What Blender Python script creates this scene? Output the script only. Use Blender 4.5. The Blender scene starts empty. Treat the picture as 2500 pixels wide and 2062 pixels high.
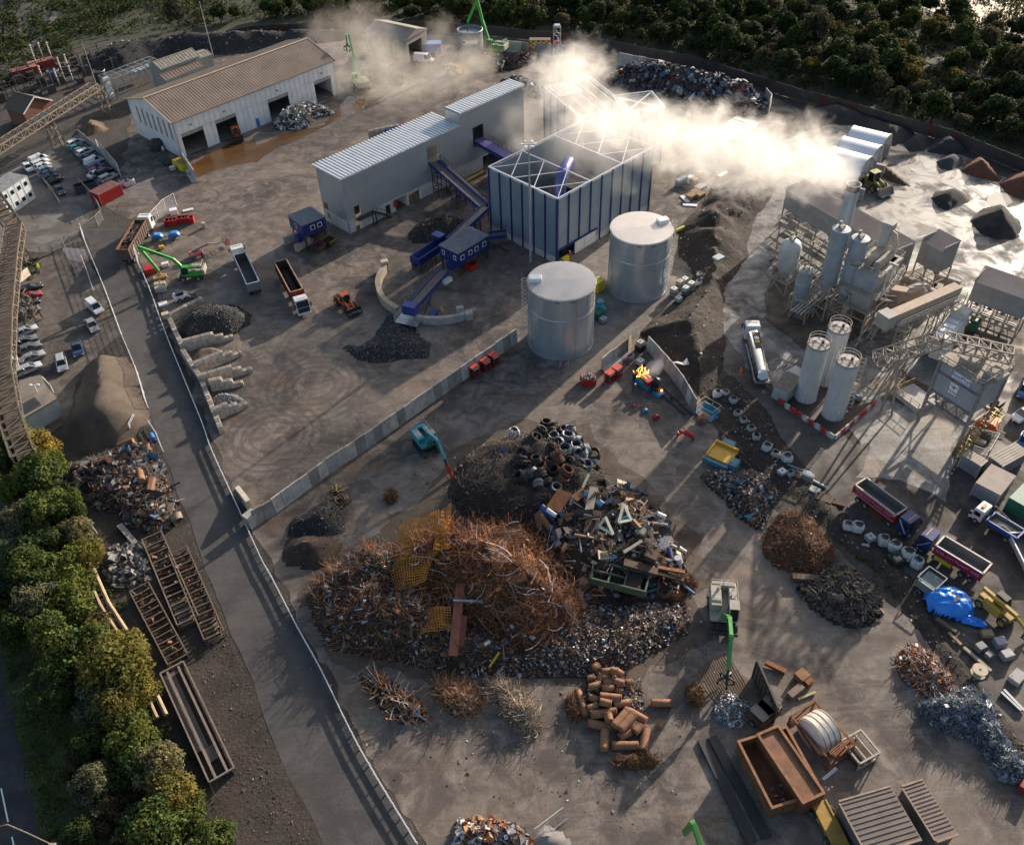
import bpy,bmesh,random
from math import *
from mathutils import Vector,Matrix,Euler,noise

sc=bpy.context.scene
# ------------------------------------------------------------------ camera
FPX,CAM_Z=2200.0,100.0                  # focal length in photo pixels, height in metres
PITCH,ROLL=radians(43.1),radians(-2.1)
Uv=Vector((0,sin(PITCH),cos(PITCH)));Fv=Vector((0,cos(PITCH),-sin(PITCH)))
Rv=Vector((cos(ROLL),0,0)) + sin(ROLL)*Uv
Tv=Vector((-sin(ROLL),0,0)) + cos(ROLL)*Uv
cam=bpy.data.cameras.new('camera');camo=bpy.data.objects.new('camera',cam)
sc.collection.objects.link(camo)
cam.sensor_width=36;cam.sensor_fit='HORIZONTAL';cam.lens=36*FPX/2500
cam.clip_start=1;cam.clip_end=6000
camo.matrix_world=Matrix(((Rv.x,Tv.x,-Fv.x,0),(Rv.y,Tv.y,-Fv.y,0),(Rv.z,Tv.z,-Fv.z,CAM_Z),(0,0,0,1)))
sc.camera=camo
# ------------------------------------------------------------------ light
SUN_AZ,SUN_EL=radians(40),radians(16.5)   # azimuth from +Y towards +X
w=bpy.data.worlds.new('World');sc.world=w;w.use_nodes=True
nt=w.node_tree;bg=nt.nodes['Background'];sky=nt.nodes.new('ShaderNodeTexSky')
sky.sky_type='NISHITA';sky.sun_disc=False;sky.sun_elevation=SUN_EL;sky.sun_rotation=SUN_AZ
sky.air_density=1.0;sky.dust_density=2.5;sky.ozone_density=1.0
nt.links.new(sky.outputs[0],bg.inputs[0]);bg.inputs[1].default_value=0.095
sl=bpy.data.lights.new('sun','SUN');so=bpy.data.objects.new('sun',sl);sc.collection.objects.link(so)
sl.energy=4.2;sl.angle=radians(0.6);sl.color=(1.0,0.87,0.74)
so.rotation_euler=Vector((-sin(SUN_AZ)*cos(SUN_EL),-cos(SUN_AZ)*cos(SUN_EL),-sin(SUN_EL))).to_track_quat('-Z','Y').to_euler()
sc.view_settings.view_transform='Standard';sc.view_settings.look='None'
sc.view_settings.gamma=1.0;sc.view_settings.exposure=1.02
sc.cycles.max_bounces=6;sc.cycles.diffuse_bounces=2;sc.cycles.glossy_bounces=2;sc.cycles.volume_bounces=2
sc.cycles.transparent_max_bounces=6;sc.cycles.use_denoising=True

# ------------------------------------------------------------------ where things stand
KT=640/2105.0
def q(t,x,y):                               # survey tile -> photo pixel
    return ('1234'.index(t[1])*620 + x*KT,{'A':0,'B':510,'C':1020,'D':1540}[t[0]] + y*KT)
def P(p,z=0.0):                              # photo pixel -> world point at height z
    r=Fv + Rv*((p[0]-1250)/FPX) - Tv*((p[1]-1031)/FPX)
    v=Vector((0,0,CAM_Z)) + r*((z-CAM_Z)/r.z);v.z=z
    return v
def G(t,x,y,z=0.0):return P(q(t,x,y),z)
def GS(t,pts,z=0.0):return [G(t,x,y,z) for x,y in pts]

# ------------------------------------------------------------------ mesh builder
RND=random.Random(7)
def U(a,b):return RND.uniform(a,b)
class MB:
    def __init__(s):s.v=[];s.f=[];s.m=[];s.c=[];s.mi=0;s.col=(1,1,1)
    def add(s,vs,fs):
        o=len(s.v);s.v += [tuple(v) for v in vs]
        for f in fs:s.f.append(tuple(i+o for i in f));s.m.append(s.mi);s.c.append(s.col)
        return s
    def box(s,x0,x1,y0,y1,z0,z1,tx=0,ty=0):      # tx, ty: inset of the top
        return s.add([(x0,y0,z0),(x1,y0,z0),(x1,y1,z0),(x0,y1,z0),(x0+tx,y0+ty,z1),(x1-tx,y0+ty,z1),(x1-tx,y1-ty,z1),(x0+tx,y1-ty,z1)],
                     [(3,2,1,0),(4,5,6,7),(0,1,5,4),(1,2,6,5),(2,3,7,6),(3,0,4,7)])
    def rbox(s,c,d,R):                                  # centre, dims, rotation matrix
        vs=[Vector(c)+R@Vector((x*d[0]/2,y*d[1]/2,z*d[2]/2)) for z in (-1,1) for x,y in ((-1,-1),(1,-1),(1,1),(-1,1))]
        return s.add(vs,[(3,2,1,0),(4,5,6,7),(0,1,5,4),(1,2,6,5),(2,3,7,6),(3,0,4,7)])
    def beam(s,a,b,w,h=None):
        a,b=Vector(a),Vector(b);h=h or w;d=b-a;L=d.length
        if L < 1e-5:return s
        return s.rbox((a+b)/2,(L,w,h),d.to_track_quat('X','Z').to_matrix())
    def tube(s,pts,r,n=6,cap=True):
        pts=[Vector(p) for p in pts];N=len(pts);rs=r if isinstance(r,(list,tuple)) else [r]*N
        vs=[];up=None
        for i,p in enumerate(pts):
            d=(pts[min(i+1,N-1)]-pts[max(i-1,0)])
            d=d.normalized() if d.length > 1e-6 else Vector((0,0,1))
            if up is None or abs(up.dot(d)) > .99:up=Vector((0,0,1)) if abs(d.z) < .9 else Vector((1,0,0))
            x=d.cross(up).normalized();y=d.cross(x)
            vs += [p + x*cos(2*pi*k/n)*rs[i] + y*sin(2*pi*k/n)*rs[i] for k in range(n)]
        fs=[(i*n+k,i*n+(k+1) % n,(i+1)*n+(k+1) % n,(i+1)*n+k) for i in range(N-1) for k in range(n)]
        if cap:fs += [tuple(range(n)),tuple(range(N*n-1,N*n-n-1,-1))]
        return s.add(vs,fs)
    def cyl(s,p0,p1,r0,r1=None,n=20,cap=True):return s.tube([p0,p1],[r0,r0 if r1 is None else r1],n,cap)
    def lathe(s,prof,c=(0,0,0),n=32,closed=False):
        vs=[(c[0]+r*cos(2*pi*k/n),c[1]+r*sin(2*pi*k/n),c[2]+z) for r,z in prof for k in range(n)]
        N=len(prof)
        fs=[(i*n+k,i*n+(k+1) % n,(i+1)*n+(k+1) % n,(i+1)*n+k) for i in range(N-1) for k in range(n)]
        if closed:fs += [tuple(range(n-1,-1,-1)),tuple(range((N-1)*n,N*n))]
        return s.add(vs,fs)
    def prism(s,pts,z0,z1,top=None):
        n=len(pts);t=top or pts
        return s.add([(p[0],p[1],z0) for p in pts]+[(p[0],p[1],z1) for p in t],
                     [tuple(range(n-1,-1,-1)),tuple(range(n,2*n))]+[(i,(i+1) % n,n+(i+1) % n,n+i) for i in range(n)])
    def xprism(s,prof,y0,y1,y0t=None):                 # side profile (x, z) extruded over y
        n=len(prof)
        return s.add([(x,y0,z) for x,z in prof]+[(x,y1,z) for x,z in prof],
                     [tuple(range(n)),tuple(range(2*n-1,n-1,-1))]+[(i,n+i,n+(i+1) % n,(i+1) % n) for i in range(n)])
    def yprism(s,prof,x0,x1):                           # front profile (y, z) extruded over x
        n=len(prof)
        return s.add([(x0,y,z) for y,z in prof]+[(x1,y,z) for y,z in prof],
                     [tuple(range(n-1,-1,-1)),tuple(range(n,2*n))]+[(i,(i+1) % n,n+(i+1) % n,n+i) for i in range(n)])
    def quad(s,*p):return s.add(p,[tuple(range(len(p)))])
    def ball(s,c,r,nu=10,nv=6,jit=0.0,sz=1.0):
        vs=[]
        for j in range(nv+1):
            th=pi*j/nv
            for k in range(nu):
                rr=r*(1+(U(-jit,jit) if jit else 0))
                vs.append((c[0]+rr*sin(th)*cos(2*pi*k/nu),c[1]+rr*sin(th)*sin(2*pi*k/nu),c[2]+rr*cos(th)*sz))
        return s.add(vs,[(j*nu+k,(j+1)*nu+k,(j+1)*nu+(k+1) % nu,j*nu+(k+1) % nu) for j in range(nv) for k in range(nu)])
    def rail(s,pts,h=1.1,w=.05,mid=True,step=1.5):    # handrail with posts
        for a,b in zip(pts[:-1],pts[1:]):
            a,b=Vector(a),Vector(b);u=Vector((0,0,h));n=max(1,int((b-a).length/step))
            s.beam(a+u,b+u,w)
            if mid:s.beam(a+u*.5,b+u*.5,w*.8)
            for i in range(n+1):p=a.lerp(b,i/n);s.beam(p,p+u,w)
        return s
    def ringrail(s,c,r,h=1.1,w=.06,n=20):
        pts=[Vector((c[0]+r*cos(2*pi*k/n),c[1]+r*sin(2*pi*k/n),c[2])) for k in range(n+1)]
        for k in range(n):
            for hh in (h,h*.5):s.beam(pts[k]+Vector((0,0,hh)),pts[k+1]+Vector((0,0,hh)),w)
            if k % 2 == 0:s.beam(pts[k],pts[k]+Vector((0,0,h)),w)
        return s
    def ladder(s,x,y,z0,z1,rz,cage=True):
        d=Vector((cos(rz),sin(rz),0));t=Vector((-sin(rz),cos(rz),0));b=Vector((x,y,0))
        for q_ in (-.28,.28):s.beam(b+t*q_+Vector((0,0,z0)),b+t*q_+Vector((0,0,z1+1)),.06)
        z=z0
        while z < z1:s.beam(b-t*.28+Vector((0,0,z)),b+t*.28+Vector((0,0,z)),.04);z += .4
        if cage:
            z=z0+2.2
            while z <= z1+1.05:
                pr=[b+Vector((0,0,z))+t*.42*cos(a)+d*(.1+.75*sin(a)) for a in [pi*i/6 for i in range(7)]]
                for i in range(6):s.beam(pr[i],pr[i+1],.05)
                z += .85
            for a in (pi/4,pi/2,3*pi/4):
                o=t*.42*cos(a)+d*(.1+.75*sin(a));s.beam(b+o+Vector((0,0,z0+2.2)),b+o+Vector((0,0,z1+1)),.04)
        return s
    def lattice(s,a,b,w,h,bay,r=.12):                # box truss from a to b
        a,b=Vector(a),Vector(b);d=(b-a).normalized();sd=d.cross(Vector((0,0,1))).normalized();up=sd.cross(d)
        n=max(1,round((b-a).length/bay));co=lambda i,x,y:a.lerp(b,i/n)+sd*x*w/2+up*y*h
        for x in (-1,1):
            for y in (0,1):s.beam(co(0,x,y),co(n,x,y),r*1.3)
        for i in range(n+1):
            for x in (-1,1):s.beam(co(i,x,0),co(i,x,1),r)
            for y in (0,1):s.beam(co(i,-1,y),co(i,1,y),r)
            if i < n:
                for x in (-1,1):s.beam(co(i,x,i % 2),co(i+1,x,1-i % 2),r)
                s.beam(co(i,-1,1),co(i+1,1,1),r*.8)
        return s
    def tower(s,x,y,z0,z1,w,bay,r=.1,top=1.0):     # four-legged braced tower
        n=max(1,round((z1-z0)/bay))
        co=lambda i,k:Vector((x+(-1,1,1,-1)[k]*w/2*(1+(top-1)*i/n),y+(-1,-1,1,1)[k]*w/2*(1+(top-1)*i/n),z0+(z1-z0)*i/n))
        for k in range(4):
            s.beam(co(0,k),co(n,k),r*1.3)
            for i in range(n):
                s.beam(co(i+1,k),co(i+1,(k+1) % 4),r*.8)
                s.beam(co(i,k if i % 2 else (k+1) % 4),co(i+1,(k+1) % 4 if i % 2 else k),r*.7)
        return s

def link(o,parent=None,loc=None,rz=0):
    sc.collection.objects.link(o)
    if parent is not None:o.parent=parent
    if loc is not None:o.location=loc
    if rz:o.rotation_euler=(0,0,rz)
    return o
def ob(name,b,mats,parent=None,loc=None,rz=0,smooth=False,bevel=0,seg=1):
    me=bpy.data.meshes.new(name);me.from_pydata(b.v,[],b.f)
    for m in (mats if isinstance(mats,(list,tuple)) else [mats]):me.materials.append(m)
    me.polygons.foreach_set('material_index',b.m)
    if any(c is not b.c[0] and c != (1,1,1) for c in b.c) or (b.c and b.c[0] != (1,1,1)):
        ca=me.color_attributes.new('Col','FLOAT_COLOR','CORNER');data=[]
        for f,c in zip(b.f,b.c):data += [c[0],c[1],c[2],1.0]*len(f)
        ca.data.foreach_set('color',data)
    me.update()
    if bevel:
        bm=bmesh.new();bm.from_mesh(me);bmesh.ops.remove_doubles(bm,verts=bm.verts,dist=1e-4)
        bmesh.ops.bevel(bm,geom=[e for e in bm.edges if len(e.link_faces) == 2 and e.calc_face_angle(0) > .5],offset=bevel,segments=seg,affect='EDGES',clamp_overlap=True)
        bm.to_mesh(me);bm.free()
    if smooth:
        me.shade_smooth();me.set_sharp_from_angle(angle=radians(38))
    return link(bpy.data.objects.new(name,me),parent,loc,rz)
def tag(o,label=None,cat=None,group=None,kind=None):
    if label:o['label']=label
    if cat:o['category']=cat
    if group:o['group']=group
    if kind:o['kind']=kind
    return o
def thing(name,label,cat,loc=(0,0,0),rz=0,group=None):
    o=bpy.data.objects.new(name,None);o.empty_display_size=.5
    return tag(link(o,None,loc,rz),label,cat,group)
KIDS={}
def kids(o):return list(o.children)
def dup(root,loc,rz=0,label=None,group=None,scale=None,mats=None):
    def cp(o,par):
        c=o.copy();sc.collection.objects.link(c)
        if par is not None:c.parent=par
        for ch in kids(o):cp(ch,c)
        return c
    r=cp(root,None);r.location=loc;r.rotation_euler=(0,0,rz)
    if label:r['label']=label
    if group:r['group']=group
    if scale:r.scale=(scale,)*3 if not isinstance(scale,tuple) else scale
    return r
def recol(root,old,new):                                # paint the copy's own material slots
    for o in [root]+list(root.children_recursive):
        if o.type == 'MESH':
            for sl_ in o.material_slots:
                if sl_.material == old:sl_.link='OBJECT';sl_.material=new
def head(a,b):d=b-a;return atan2(d.y,d.x)
def rect(A,B,C,h=0.0):          # B near corner, C end of the long side, A end of the short side (pixels at height h)
    a,b,c=P(A,h),P(B,h),P(C,h);u=(c-b);L=u.length;u /= L;v=Vector((-u.y,u.x,0))
    return Vector((b.x,b.y,0)),atan2(u.y,u.x),L,(a-b).dot(v)
# ------------------------------------------------------------------ materials
def new_mat(name):
    m=bpy.data.materials.new(name);m.use_nodes=True;t=m.node_tree
    return m,t,t.nodes['Principled BSDF']
def nd(t,typ,**kw):
    n=t.nodes.new(typ)
    for k,v in kw.items():
        if k in n.inputs:n.inputs[k].default_value=v
        else:setattr(n,k,v)
    return n
def coords(t):return nd(t,'ShaderNodeTexCoord').outputs['Object']
def noise_(t,co,scale,detail=4,rough=.6,dist=0.0):
    n=nd(t,'ShaderNodeTexNoise');t.links.new(co,n.inputs['Vector'])
    n.inputs['Scale'].default_value=scale;n.inputs['Detail'].default_value=detail;n.inputs['Roughness'].default_value=rough;n.inputs['Distortion'].default_value=dist
    return n.outputs[0]
def ramp(t,fac,stops):
    r=nd(t,'ShaderNodeValToRGB');e=r.color_ramp.elements
    while len(e) < len(stops):e.new(.5)
    for k,(p,c) in enumerate(stops):e[k].position=p;e[k].color=(*c,1) if len(c) == 3 else c
    t.links.new(fac,r.inputs[0]);return r.outputs[0]
def mixc(t,fac,a,b,mode='MIX'):
    n=nd(t,'ShaderNodeMix',data_type='RGBA',blend_type=mode)
    for s_,v in ((0,fac),(6,a),(7,b)):
        if isinstance(v,(int,float)):n.inputs[s_].default_value=v
        elif isinstance(v,tuple):n.inputs[s_].default_value=(*v,1)
        else:t.links.new(v,n.inputs[s_])
    return n.outputs[2]
def stretch(t,co,sx,sy,sz=1,rz=0):
    n=nd(t,'ShaderNodeMapping');t.links.new(co,n.inputs[0]);n.inputs['Scale'].default_value=(sx,sy,sz);n.inputs['Rotation'].default_value=(0,0,rz)
    return n.outputs[0]
def bumpn(t,h,strength,dist=.1):
    n=nd(t,'ShaderNodeBump');t.links.new(h,n.inputs['Height']);n.inputs['Strength'].default_value=strength;n.inputs['Distance'].default_value=dist
    return n.outputs[0]
def g3(v):return (v,v*.97,v*.94)
MC={}
def mat(col,rough=.6,metal=0.0,var=.3,vs=1.2,dirt=.25,dcol=(.11,.085,.06),streak=0.0,bump=0.0,spec=None):
    """a weathered surface: base colour, blotches, grime and optional vertical run-off streaks"""
    key=(col,rough,metal,var,vs,dirt,streak,bump,dcol)
    if key in MC:return MC[key]
    m,t,p=new_mat('surface_%d' % len(MC));co=coords(t)
    n1=noise_(t,co,vs,5);n2=noise_(t,co,vs*5.3,3)
    c=mixc(t,ramp(t,n1,[(.3,g3(0)),(.7,g3(1))]),tuple(x*(1-var) for x in col),tuple(min(1,x*(1+var*.7)) for x in col))
    if dirt:c=mixc(t,ramp(t,noise_(t,co,vs*.8,6,.7),[(.45,(0,0,0)),(.75,(dirt,)*3)]),c,dcol)
    if streak:c=mixc(t,ramp(t,noise_(t,stretch(t,co,3.0,3.0,.18),1.5,4),[(.45,(0,0,0)),(.8,(streak,)*3)]),c,dcol)
    t.links.new(c,p.inputs['Base Color']);p.inputs['Metallic'].default_value=metal
    r=nd(t,'ShaderNodeMapRange');t.links.new(n2,r.inputs[0]);rv=.03 if metal > .25 else .12;r.inputs[3].default_value=max(.05,rough-rv);r.inputs[4].default_value=min(1,rough+rv)
    t.links.new(r.outputs[0],p.inputs['Roughness'])
    if bump:t.links.new(bumpn(t,n2,bump,.05),p.inputs['Normal'])
    MC[key]=m;return m
def mat_attr(name,rough=.65,metal=0.0,var=.35,rust=.25):
    """each piece of a pile brings its own colour; rust blotches on top"""
    m,t,p=new_mat(name);co=coords(t)
    a=nd(t,'ShaderNodeVertexColor',layer_name='Col').outputs[0]
    c=mixc(t,1.0,a,ramp(t,noise_(t,co,2.5,4),[(.3,(1-var,)*3),(.7,(1+var,)*3)]),'MULTIPLY')
    if rust:c=mixc(t,ramp(t,noise_(t,co,1.1,6,.7),[(.5,(0,0,0)),(.7,(rust,)*3)]),c,(.12,.055,.025))
    t.links.new(c,p.inputs['Base Color']);p.inputs['Roughness'].default_value=rough;p.inputs['Metallic'].default_value=metal
    return m
def mat_soil(name,a,b,scale=.6,bump=.6,grain=6.0,rough=.9,speck=None):
    m,t,p=new_mat(name);co=coords(t)
    n1=noise_(t,co,scale,8,.65);n2=noise_(t,co,grain,4,.7)
    c=mixc(t,ramp(t,n1,[(.3,(0,0,0)),(.7,(1,1,1))]),a,b)
    c=mixc(t,1.0,c,ramp(t,n2,[(.25,(.55,)*3),(.75,(1.4,)*3)]),'MULTIPLY')
    if speck:
        v=nd(t,'ShaderNodeTexVoronoi');t.links.new(co,v.inputs['Vector']);v.inputs['Scale'].default_value=speck[1]
        c=mixc(t,ramp(t,v.outputs['Distance'],[(.0,(1,1,1)),(.16,(0,0,0))]),c,speck[0])
    t.links.new(c,p.inputs['Base Color']);p.inputs['Roughness'].default_value=rough
    t.links.new(bumpn(t,n2,bump,.25),p.inputs['Normal'])
    return m
def mat_leaf(name,a,b):
    m,t,p=new_mat(name);co=coords(t)
    v=nd(t,'ShaderNodeVertexColor',layer_name='Col').outputs[0]
    c=mixc(t,ramp(t,noise_(t,co,.35,3),[(.35,(0,0,0)),(.65,(1,1,1))]),a,b)
    c=mixc(t,1.0,c,v,'MULTIPLY')
    oi=nd(t,'ShaderNodeObjectInfo').outputs['Random']
    c=mixc(t,1.0,c,ramp(t,oi,[(0,(.7,.78,.7)),(.5,(1,1,1)),(1,(1.35,1.2,.9))]),'MULTIPLY')
    t.links.new(c,p.inputs['Base Color']);p.inputs['Roughness'].default_value=.85;p.inputs['Specular IOR Level'].default_value=.12
    tr=nd(t,'ShaderNodeBsdfTranslucent');t.links.new(c,tr.inputs[0]);mx=nd(t,'ShaderNodeMixShader');mx.inputs[0].default_value=.28
    out=t.nodes['Material Output'];t.links.new(p.outputs[0],mx.inputs[1]);t.links.new(tr.outputs[0],mx.inputs[2]);t.links.new(mx.outputs[0],out.inputs[0])
    return m
def mat_emit(name,col,s):
    m,t,p=new_mat(name);p.inputs['Base Color'].default_value=(*col,1);p.inputs['Emission Color'].default_value=(*col,1);p.inputs['Emission Strength'].default_value=s
    return m

STEEL=mat((.33,.34,.35),.45,.7,.25,.6,.3)
GALV=mat((.52,.55,.57),.34,.7,.14,.35,.12,streak=.15)
ROOFG=mat((.40,.42,.45),.42,.4,.10,.4,.08,streak=.08)
CLAD=mat((.40,.42,.44),.42,.35,.10,.3,.08,streak=.12)
WHITE=mat((.72,.73,.74),.5,0,.10,.4,.15,streak=.22)
WHITEC=mat((.78,.78,.78),.32,0,.06,.8,.12)
BROWNROOF=mat((.25,.19,.145),.7,.1,.22,.25,.25,streak=.2)
CONC=mat((.40,.385,.36),.85,0,.28,.7,.45,streak=.35,bump=.2)
CONCD=mat((.27,.25,.23),.9,0,.3,.6,.5,streak=.3,bump=.3)
CREAM=mat((.42,.37,.29),.85,0,.25,.8,.45,bump=.2)
BLUE=mat((.012,.028,.155),.4,.1,.2,.8,.12)
BLUEL=mat((.03,.05,.22),.42,.1,.2,.8,.2)
BLUESKY=mat((.03,.20,.52),.4,.05,.2,.8,.15)
TEAL=mat((.05,.34,.38),.45,.05,.22,.9,.35)
GREEN=mat((.06,.27,.055),.38,.05,.18,.8,.18)
RED=mat((.42,.022,.018),.42,.05,.22,.8,.22)
REDD=mat((.26,.03,.025),.5,.05,.3,.8,.35)
ORANGE=mat((.62,.13,.025),.45,.05,.2,.8,.2)
YELLOW=mat((.62,.36,.02),.5,.05,.2,.8,.25)
YELL2=mat((.62,.52,.03),.5,.0,.2,.8,.15)
YELLD=mat((.36,.21,.03),.55,.05,.3,.8,.4)
BLACK=mat((.022,.022,.024),.55,0,.3,1,.25)
RUBBER=mat((.025,.025,.026),.85,0,.3,2,.35)
GLASS=mat((.015,.02,.025),.08,0,.1,1,0)
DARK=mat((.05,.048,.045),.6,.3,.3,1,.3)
DUSTY=mat((.36,.32,.27),.85,.05,.25,.5,.5,dcol=(.24,.2,.16),streak=.25)
DUSTYG=mat((.33,.335,.33),.75,.1,.2,.5,.5,dcol=(.3,.25,.2),streak=.35)
DUSTW=mat((.62,.60,.56),.8,.05,.18,.5,.4,dcol=(.3,.26,.22),streak=.3)
SILOB=mat((.30,.36,.41),.6,.15,.18,.5,.4,dcol=(.3,.26,.22),streak=.4)
PROOF=mat((.32,.265,.235),.8,.05,.22,.3,.45,dcol=(.24,.18,.15))
RUST=mat((.235,.095,.04),.85,.15,.45,1.1,.4,dcol=(.06,.03,.02),bump=.4)
RUSTL=mat((.29,.145,.075),.85,.1,.35,1.1,.35,dcol=(.12,.06,.03),bump=.3)
RUSTD=mat((.085,.05,.035),.85,.15,.5,1.1,.4,bump=.4)
WOOD=mat((.33,.23,.13),.85,0,.35,1.5,.3)
WOODD=mat((.115,.085,.06),.9,0,.4,1.5,.4,bump=.3)
BAGW=mat((.56,.56,.56),.8,0,.3,3,.5,bump=.6)
BAGG=mat((.36,.355,.34),.8,0,.25,2,.5,bump=.3)
PLASTIC=mat((.68,.68,.66),.45,0,.12,2,.2)
TAN=mat((.50,.42,.30),.7,0,.15,1,.2)
CHROME=mat((.75,.75,.74),.16,1.0,.08,.6,.06)
PURPLE=mat((.16,.13,.36),.5,.2,.2,.6,.35)
GREENC=mat((.03,.16,.10),.5,.1,.2,.8,.2)
BRICK=mat((.20,.085,.055),.85,0,.3,3,.3)
ASHBL=mat_soil('ash',(.012,.0115,.0115),(.036,.034,.032),.35,.9,3.0)
SCRAP=mat_attr('scrap_pieces');REBAR=mat_attr('rusty_bars',.85,0,.3,.15);SHINY=mat_attr('bright_scrap',.42,.45,.3,.12)
PAINTED=mat_attr('painted',.5,.1,.15,.12)
LAMP=mat((.75,.75,.7),.3)
def text(s,size,parent,loc,rot,m,name='lettering',ext=.01,sx=1.0):
    cu=bpy.data.curves.new(name,'FONT');cu.body=s;cu.size=size;cu.extrude=ext;cu.align_x='CENTER';cu.align_y='CENTER';cu.resolution_u=2
    o=bpy.data.objects.new(name,cu);link(o)
    dg=bpy.context.evaluated_depsgraph_get();me=bpy.data.meshes.new_from_object(o.evaluated_get(dg));bpy.data.objects.remove(o)
    o=bpy.data.objects.new(name,me);me.materials.clear();me.materials.append(m);link(o,parent,loc)
    o.rotation_euler=rot;o.scale=(sx,1,1)
    return o

# ------------------------------------------------------------------ ground
def sheet(name,pts,z,m,kind='structure',rag=.45,step=1.3):
    if rag and len(pts) < 90:                                  # broken, irregular edges
        out=[]
        for a,e in zip(pts,pts[1:]+pts[:1]):
            n=max(1,min(60,int((e-a).length/step)))
            for k in range(n):
                p=a.lerp(e,k/n);v=Vector((p.x*.22,p.y*.22,z*90));out.append(p+Vector((noise.fractal(v,1,2,4),noise.fractal(v+Vector((9,4,0)),1,2,4),0))*rag*2)
        pts=out
    b=MB();b.add([(p.x,p.y,z) for p in pts],[tuple(range(len(pts)))])
    o=ob(name,b,m)
    if o.data.polygons[0].normal.z < 0:o.data.flip_normals()
    bm=bmesh.new();bm.from_mesh(o.data);bmesh.ops.triangulate(bm,faces=bm.faces);bm.to_mesh(o.data);bm.free()
    return tag(o,kind=kind)
def mat_yard(name,base,dark,pale,joints=True,wet=0.0):
    m,t,p=new_mat(name);co=coords(t)
    big=noise_(t,co,.045,6,.6,.6);mid=noise_(t,co,.35,8,.72,.8);fine=noise_(t,co,4.0,4,.7)
    c=mixc(t,ramp(t,big,[(.38,(0,0,0)),(.62,(1,1,1))]),dark,base)
    c=mixc(t,ramp(t,mid,[(.44,(0,0,0)),(.64,(.8,)*3)]),c,pale)
    c=mixc(t,ramp(t,noise_(t,co,.085,7,.66,1.5),[(.50,(0,0,0)),(.60,(.55,)*3)]),c,tuple(x*.8 for x in dark))
    c=mixc(t,ramp(t,noise_(t,stretch(t,co,.5,1.0,1,.3),.16,5,.6),[(.58,(0,0,0)),(.70,(.5,)*3)]),c,(base[0]*1.15,base[1]*.88,base[2]*.66))
    for ang,sc_ in ((.75,.5),(1.0,.35),(.4,.6)):                     # tyre scuffs along the ways vehicles drive
        st=noise_(t,stretch(t,co,.07,1.0,1,-ang),sc_*.9,7,.72,1.6)
        c=mixc(t,ramp(t,st,[(.55,(0,0,0)),(.66,(.26,)*3)]),c,tuple(x*.55 for x in dark) if ang != 1.0 else pale)
    for (cx,cy,r0,r1) in RINGS:                                          # turning circles
        mp=nd(t,'ShaderNodeMapping');t.links.new(co,mp.inputs[0]);mp.inputs['Location'].default_value=(-cx,-cy,0)
        wv=nd(t,'ShaderNodeTexWave',wave_type='RINGS',rings_direction='Z');t.links.new(mp.outputs[0],wv.inputs[0]);wv.inputs['Scale'].default_value=.22;wv.inputs['Distortion'].default_value=2.2;wv.inputs['Detail'].default_value=3;wv.inputs['Detail Scale'].default_value=.4
        ln=nd(t,'ShaderNodeVectorMath',operation='LENGTH');t.links.new(mp.outputs[0],ln.inputs[0])
        msk=ramp(t,ln.outputs[1],[(0,(0,0,0)),(.001,(0,0,0))]);r_=msk.node;r_.color_ramp.elements[0].position=0
        mr=nd(t,'ShaderNodeMapRange');t.links.new(ln.outputs[1],mr.inputs[0]);mr.inputs[1].default_value=0;mr.inputs[2].default_value=r1*1.3
        msk=ramp(t,mr.outputs[0],[(r0/r1*.5,(0,0,0)),(r0/r1*.75,(1,1,1)),(.72,(1,1,1)),(.95,(0,0,0))])
        f=mixc(t,1.0,ramp(t,wv.outputs[1],[(.55,(0,0,0)),(.8,(.42,)*3)]),msk,'MULTIPLY')
        f=mixc(t,1.0,f,ramp(t,mid,[(.35,(.1,)*3),(.6,(1,)*3)]),'MULTIPLY')
        c=mixc(t,f,c,tuple(x*.6 for x in dark))
    if joints:                                                              # slab joints
        for sx,sy in ((1,0),(0,1)):
            wv=nd(t,'ShaderNodeTexWave',wave_type='BANDS',bands_direction='X' if sx else 'Y');t.links.new(stretch(t,co,1,1,1,-.77),wv.inputs[0]);wv.inputs['Scale'].default_value=.045
            c=mixc(t,mixc(t,1.0,ramp(t,wv.outputs[1],[(.985,(0,0,0)),(.999,(.22,)*3)]),ramp(t,mid,[(.48,(0,0,0)),(.6,(1,1,1))]),'MULTIPLY'),c,tuple(x*.6 for x in dark))
    c=mixc(t,1.0,c,ramp(t,fine,[(.25,(.72,)*3),(.75,(1.25,)*3)]),'MULTIPLY')
    t.links.new(c,p.inputs['Base Color'])
    ro=ramp(t,noise_(t,co,.12,5,.6,1.0),[(.40,(.86,)*3),(.60,(.86-wet,)*3)])
    t.links.new(ro,p.inputs['Roughness']);p.inputs['Specular IOR Level'].default_value=.34 if wet > .6 else .2
    t.links.new(bumpn(t,fine,.12,.08),p.inputs['Normal'])
    return m
c_=G('B2',480,1420);c2_=G('B1',2105,1250);c3_=G('C2',150,150)
RINGS=[(c_.x,c_.y,3.0,9.0),(c3_.x,c3_.y,3,8.5)]
YARD=mat_yard('yard_concrete',(.182,.147,.119),(.076,.065,.058),(.270,.226,.188),wet=.42)
RINGS=[]
PLANTG=mat_yard('pale_plant_mud',(.20,.19,.178),(.050,.046,.042),(.31,.298,.282),False,.62)
TARMAC=mat_yard('worn_tarmac',(.090,.085,.081),(.066,.062,.060),(.112,.104,.097),False,.2)
CARPARK=mat_yard('car_park_surface',(.18,.165,.15),(.105,.09,.078),(.23,.212,.195),False,.15)
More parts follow.
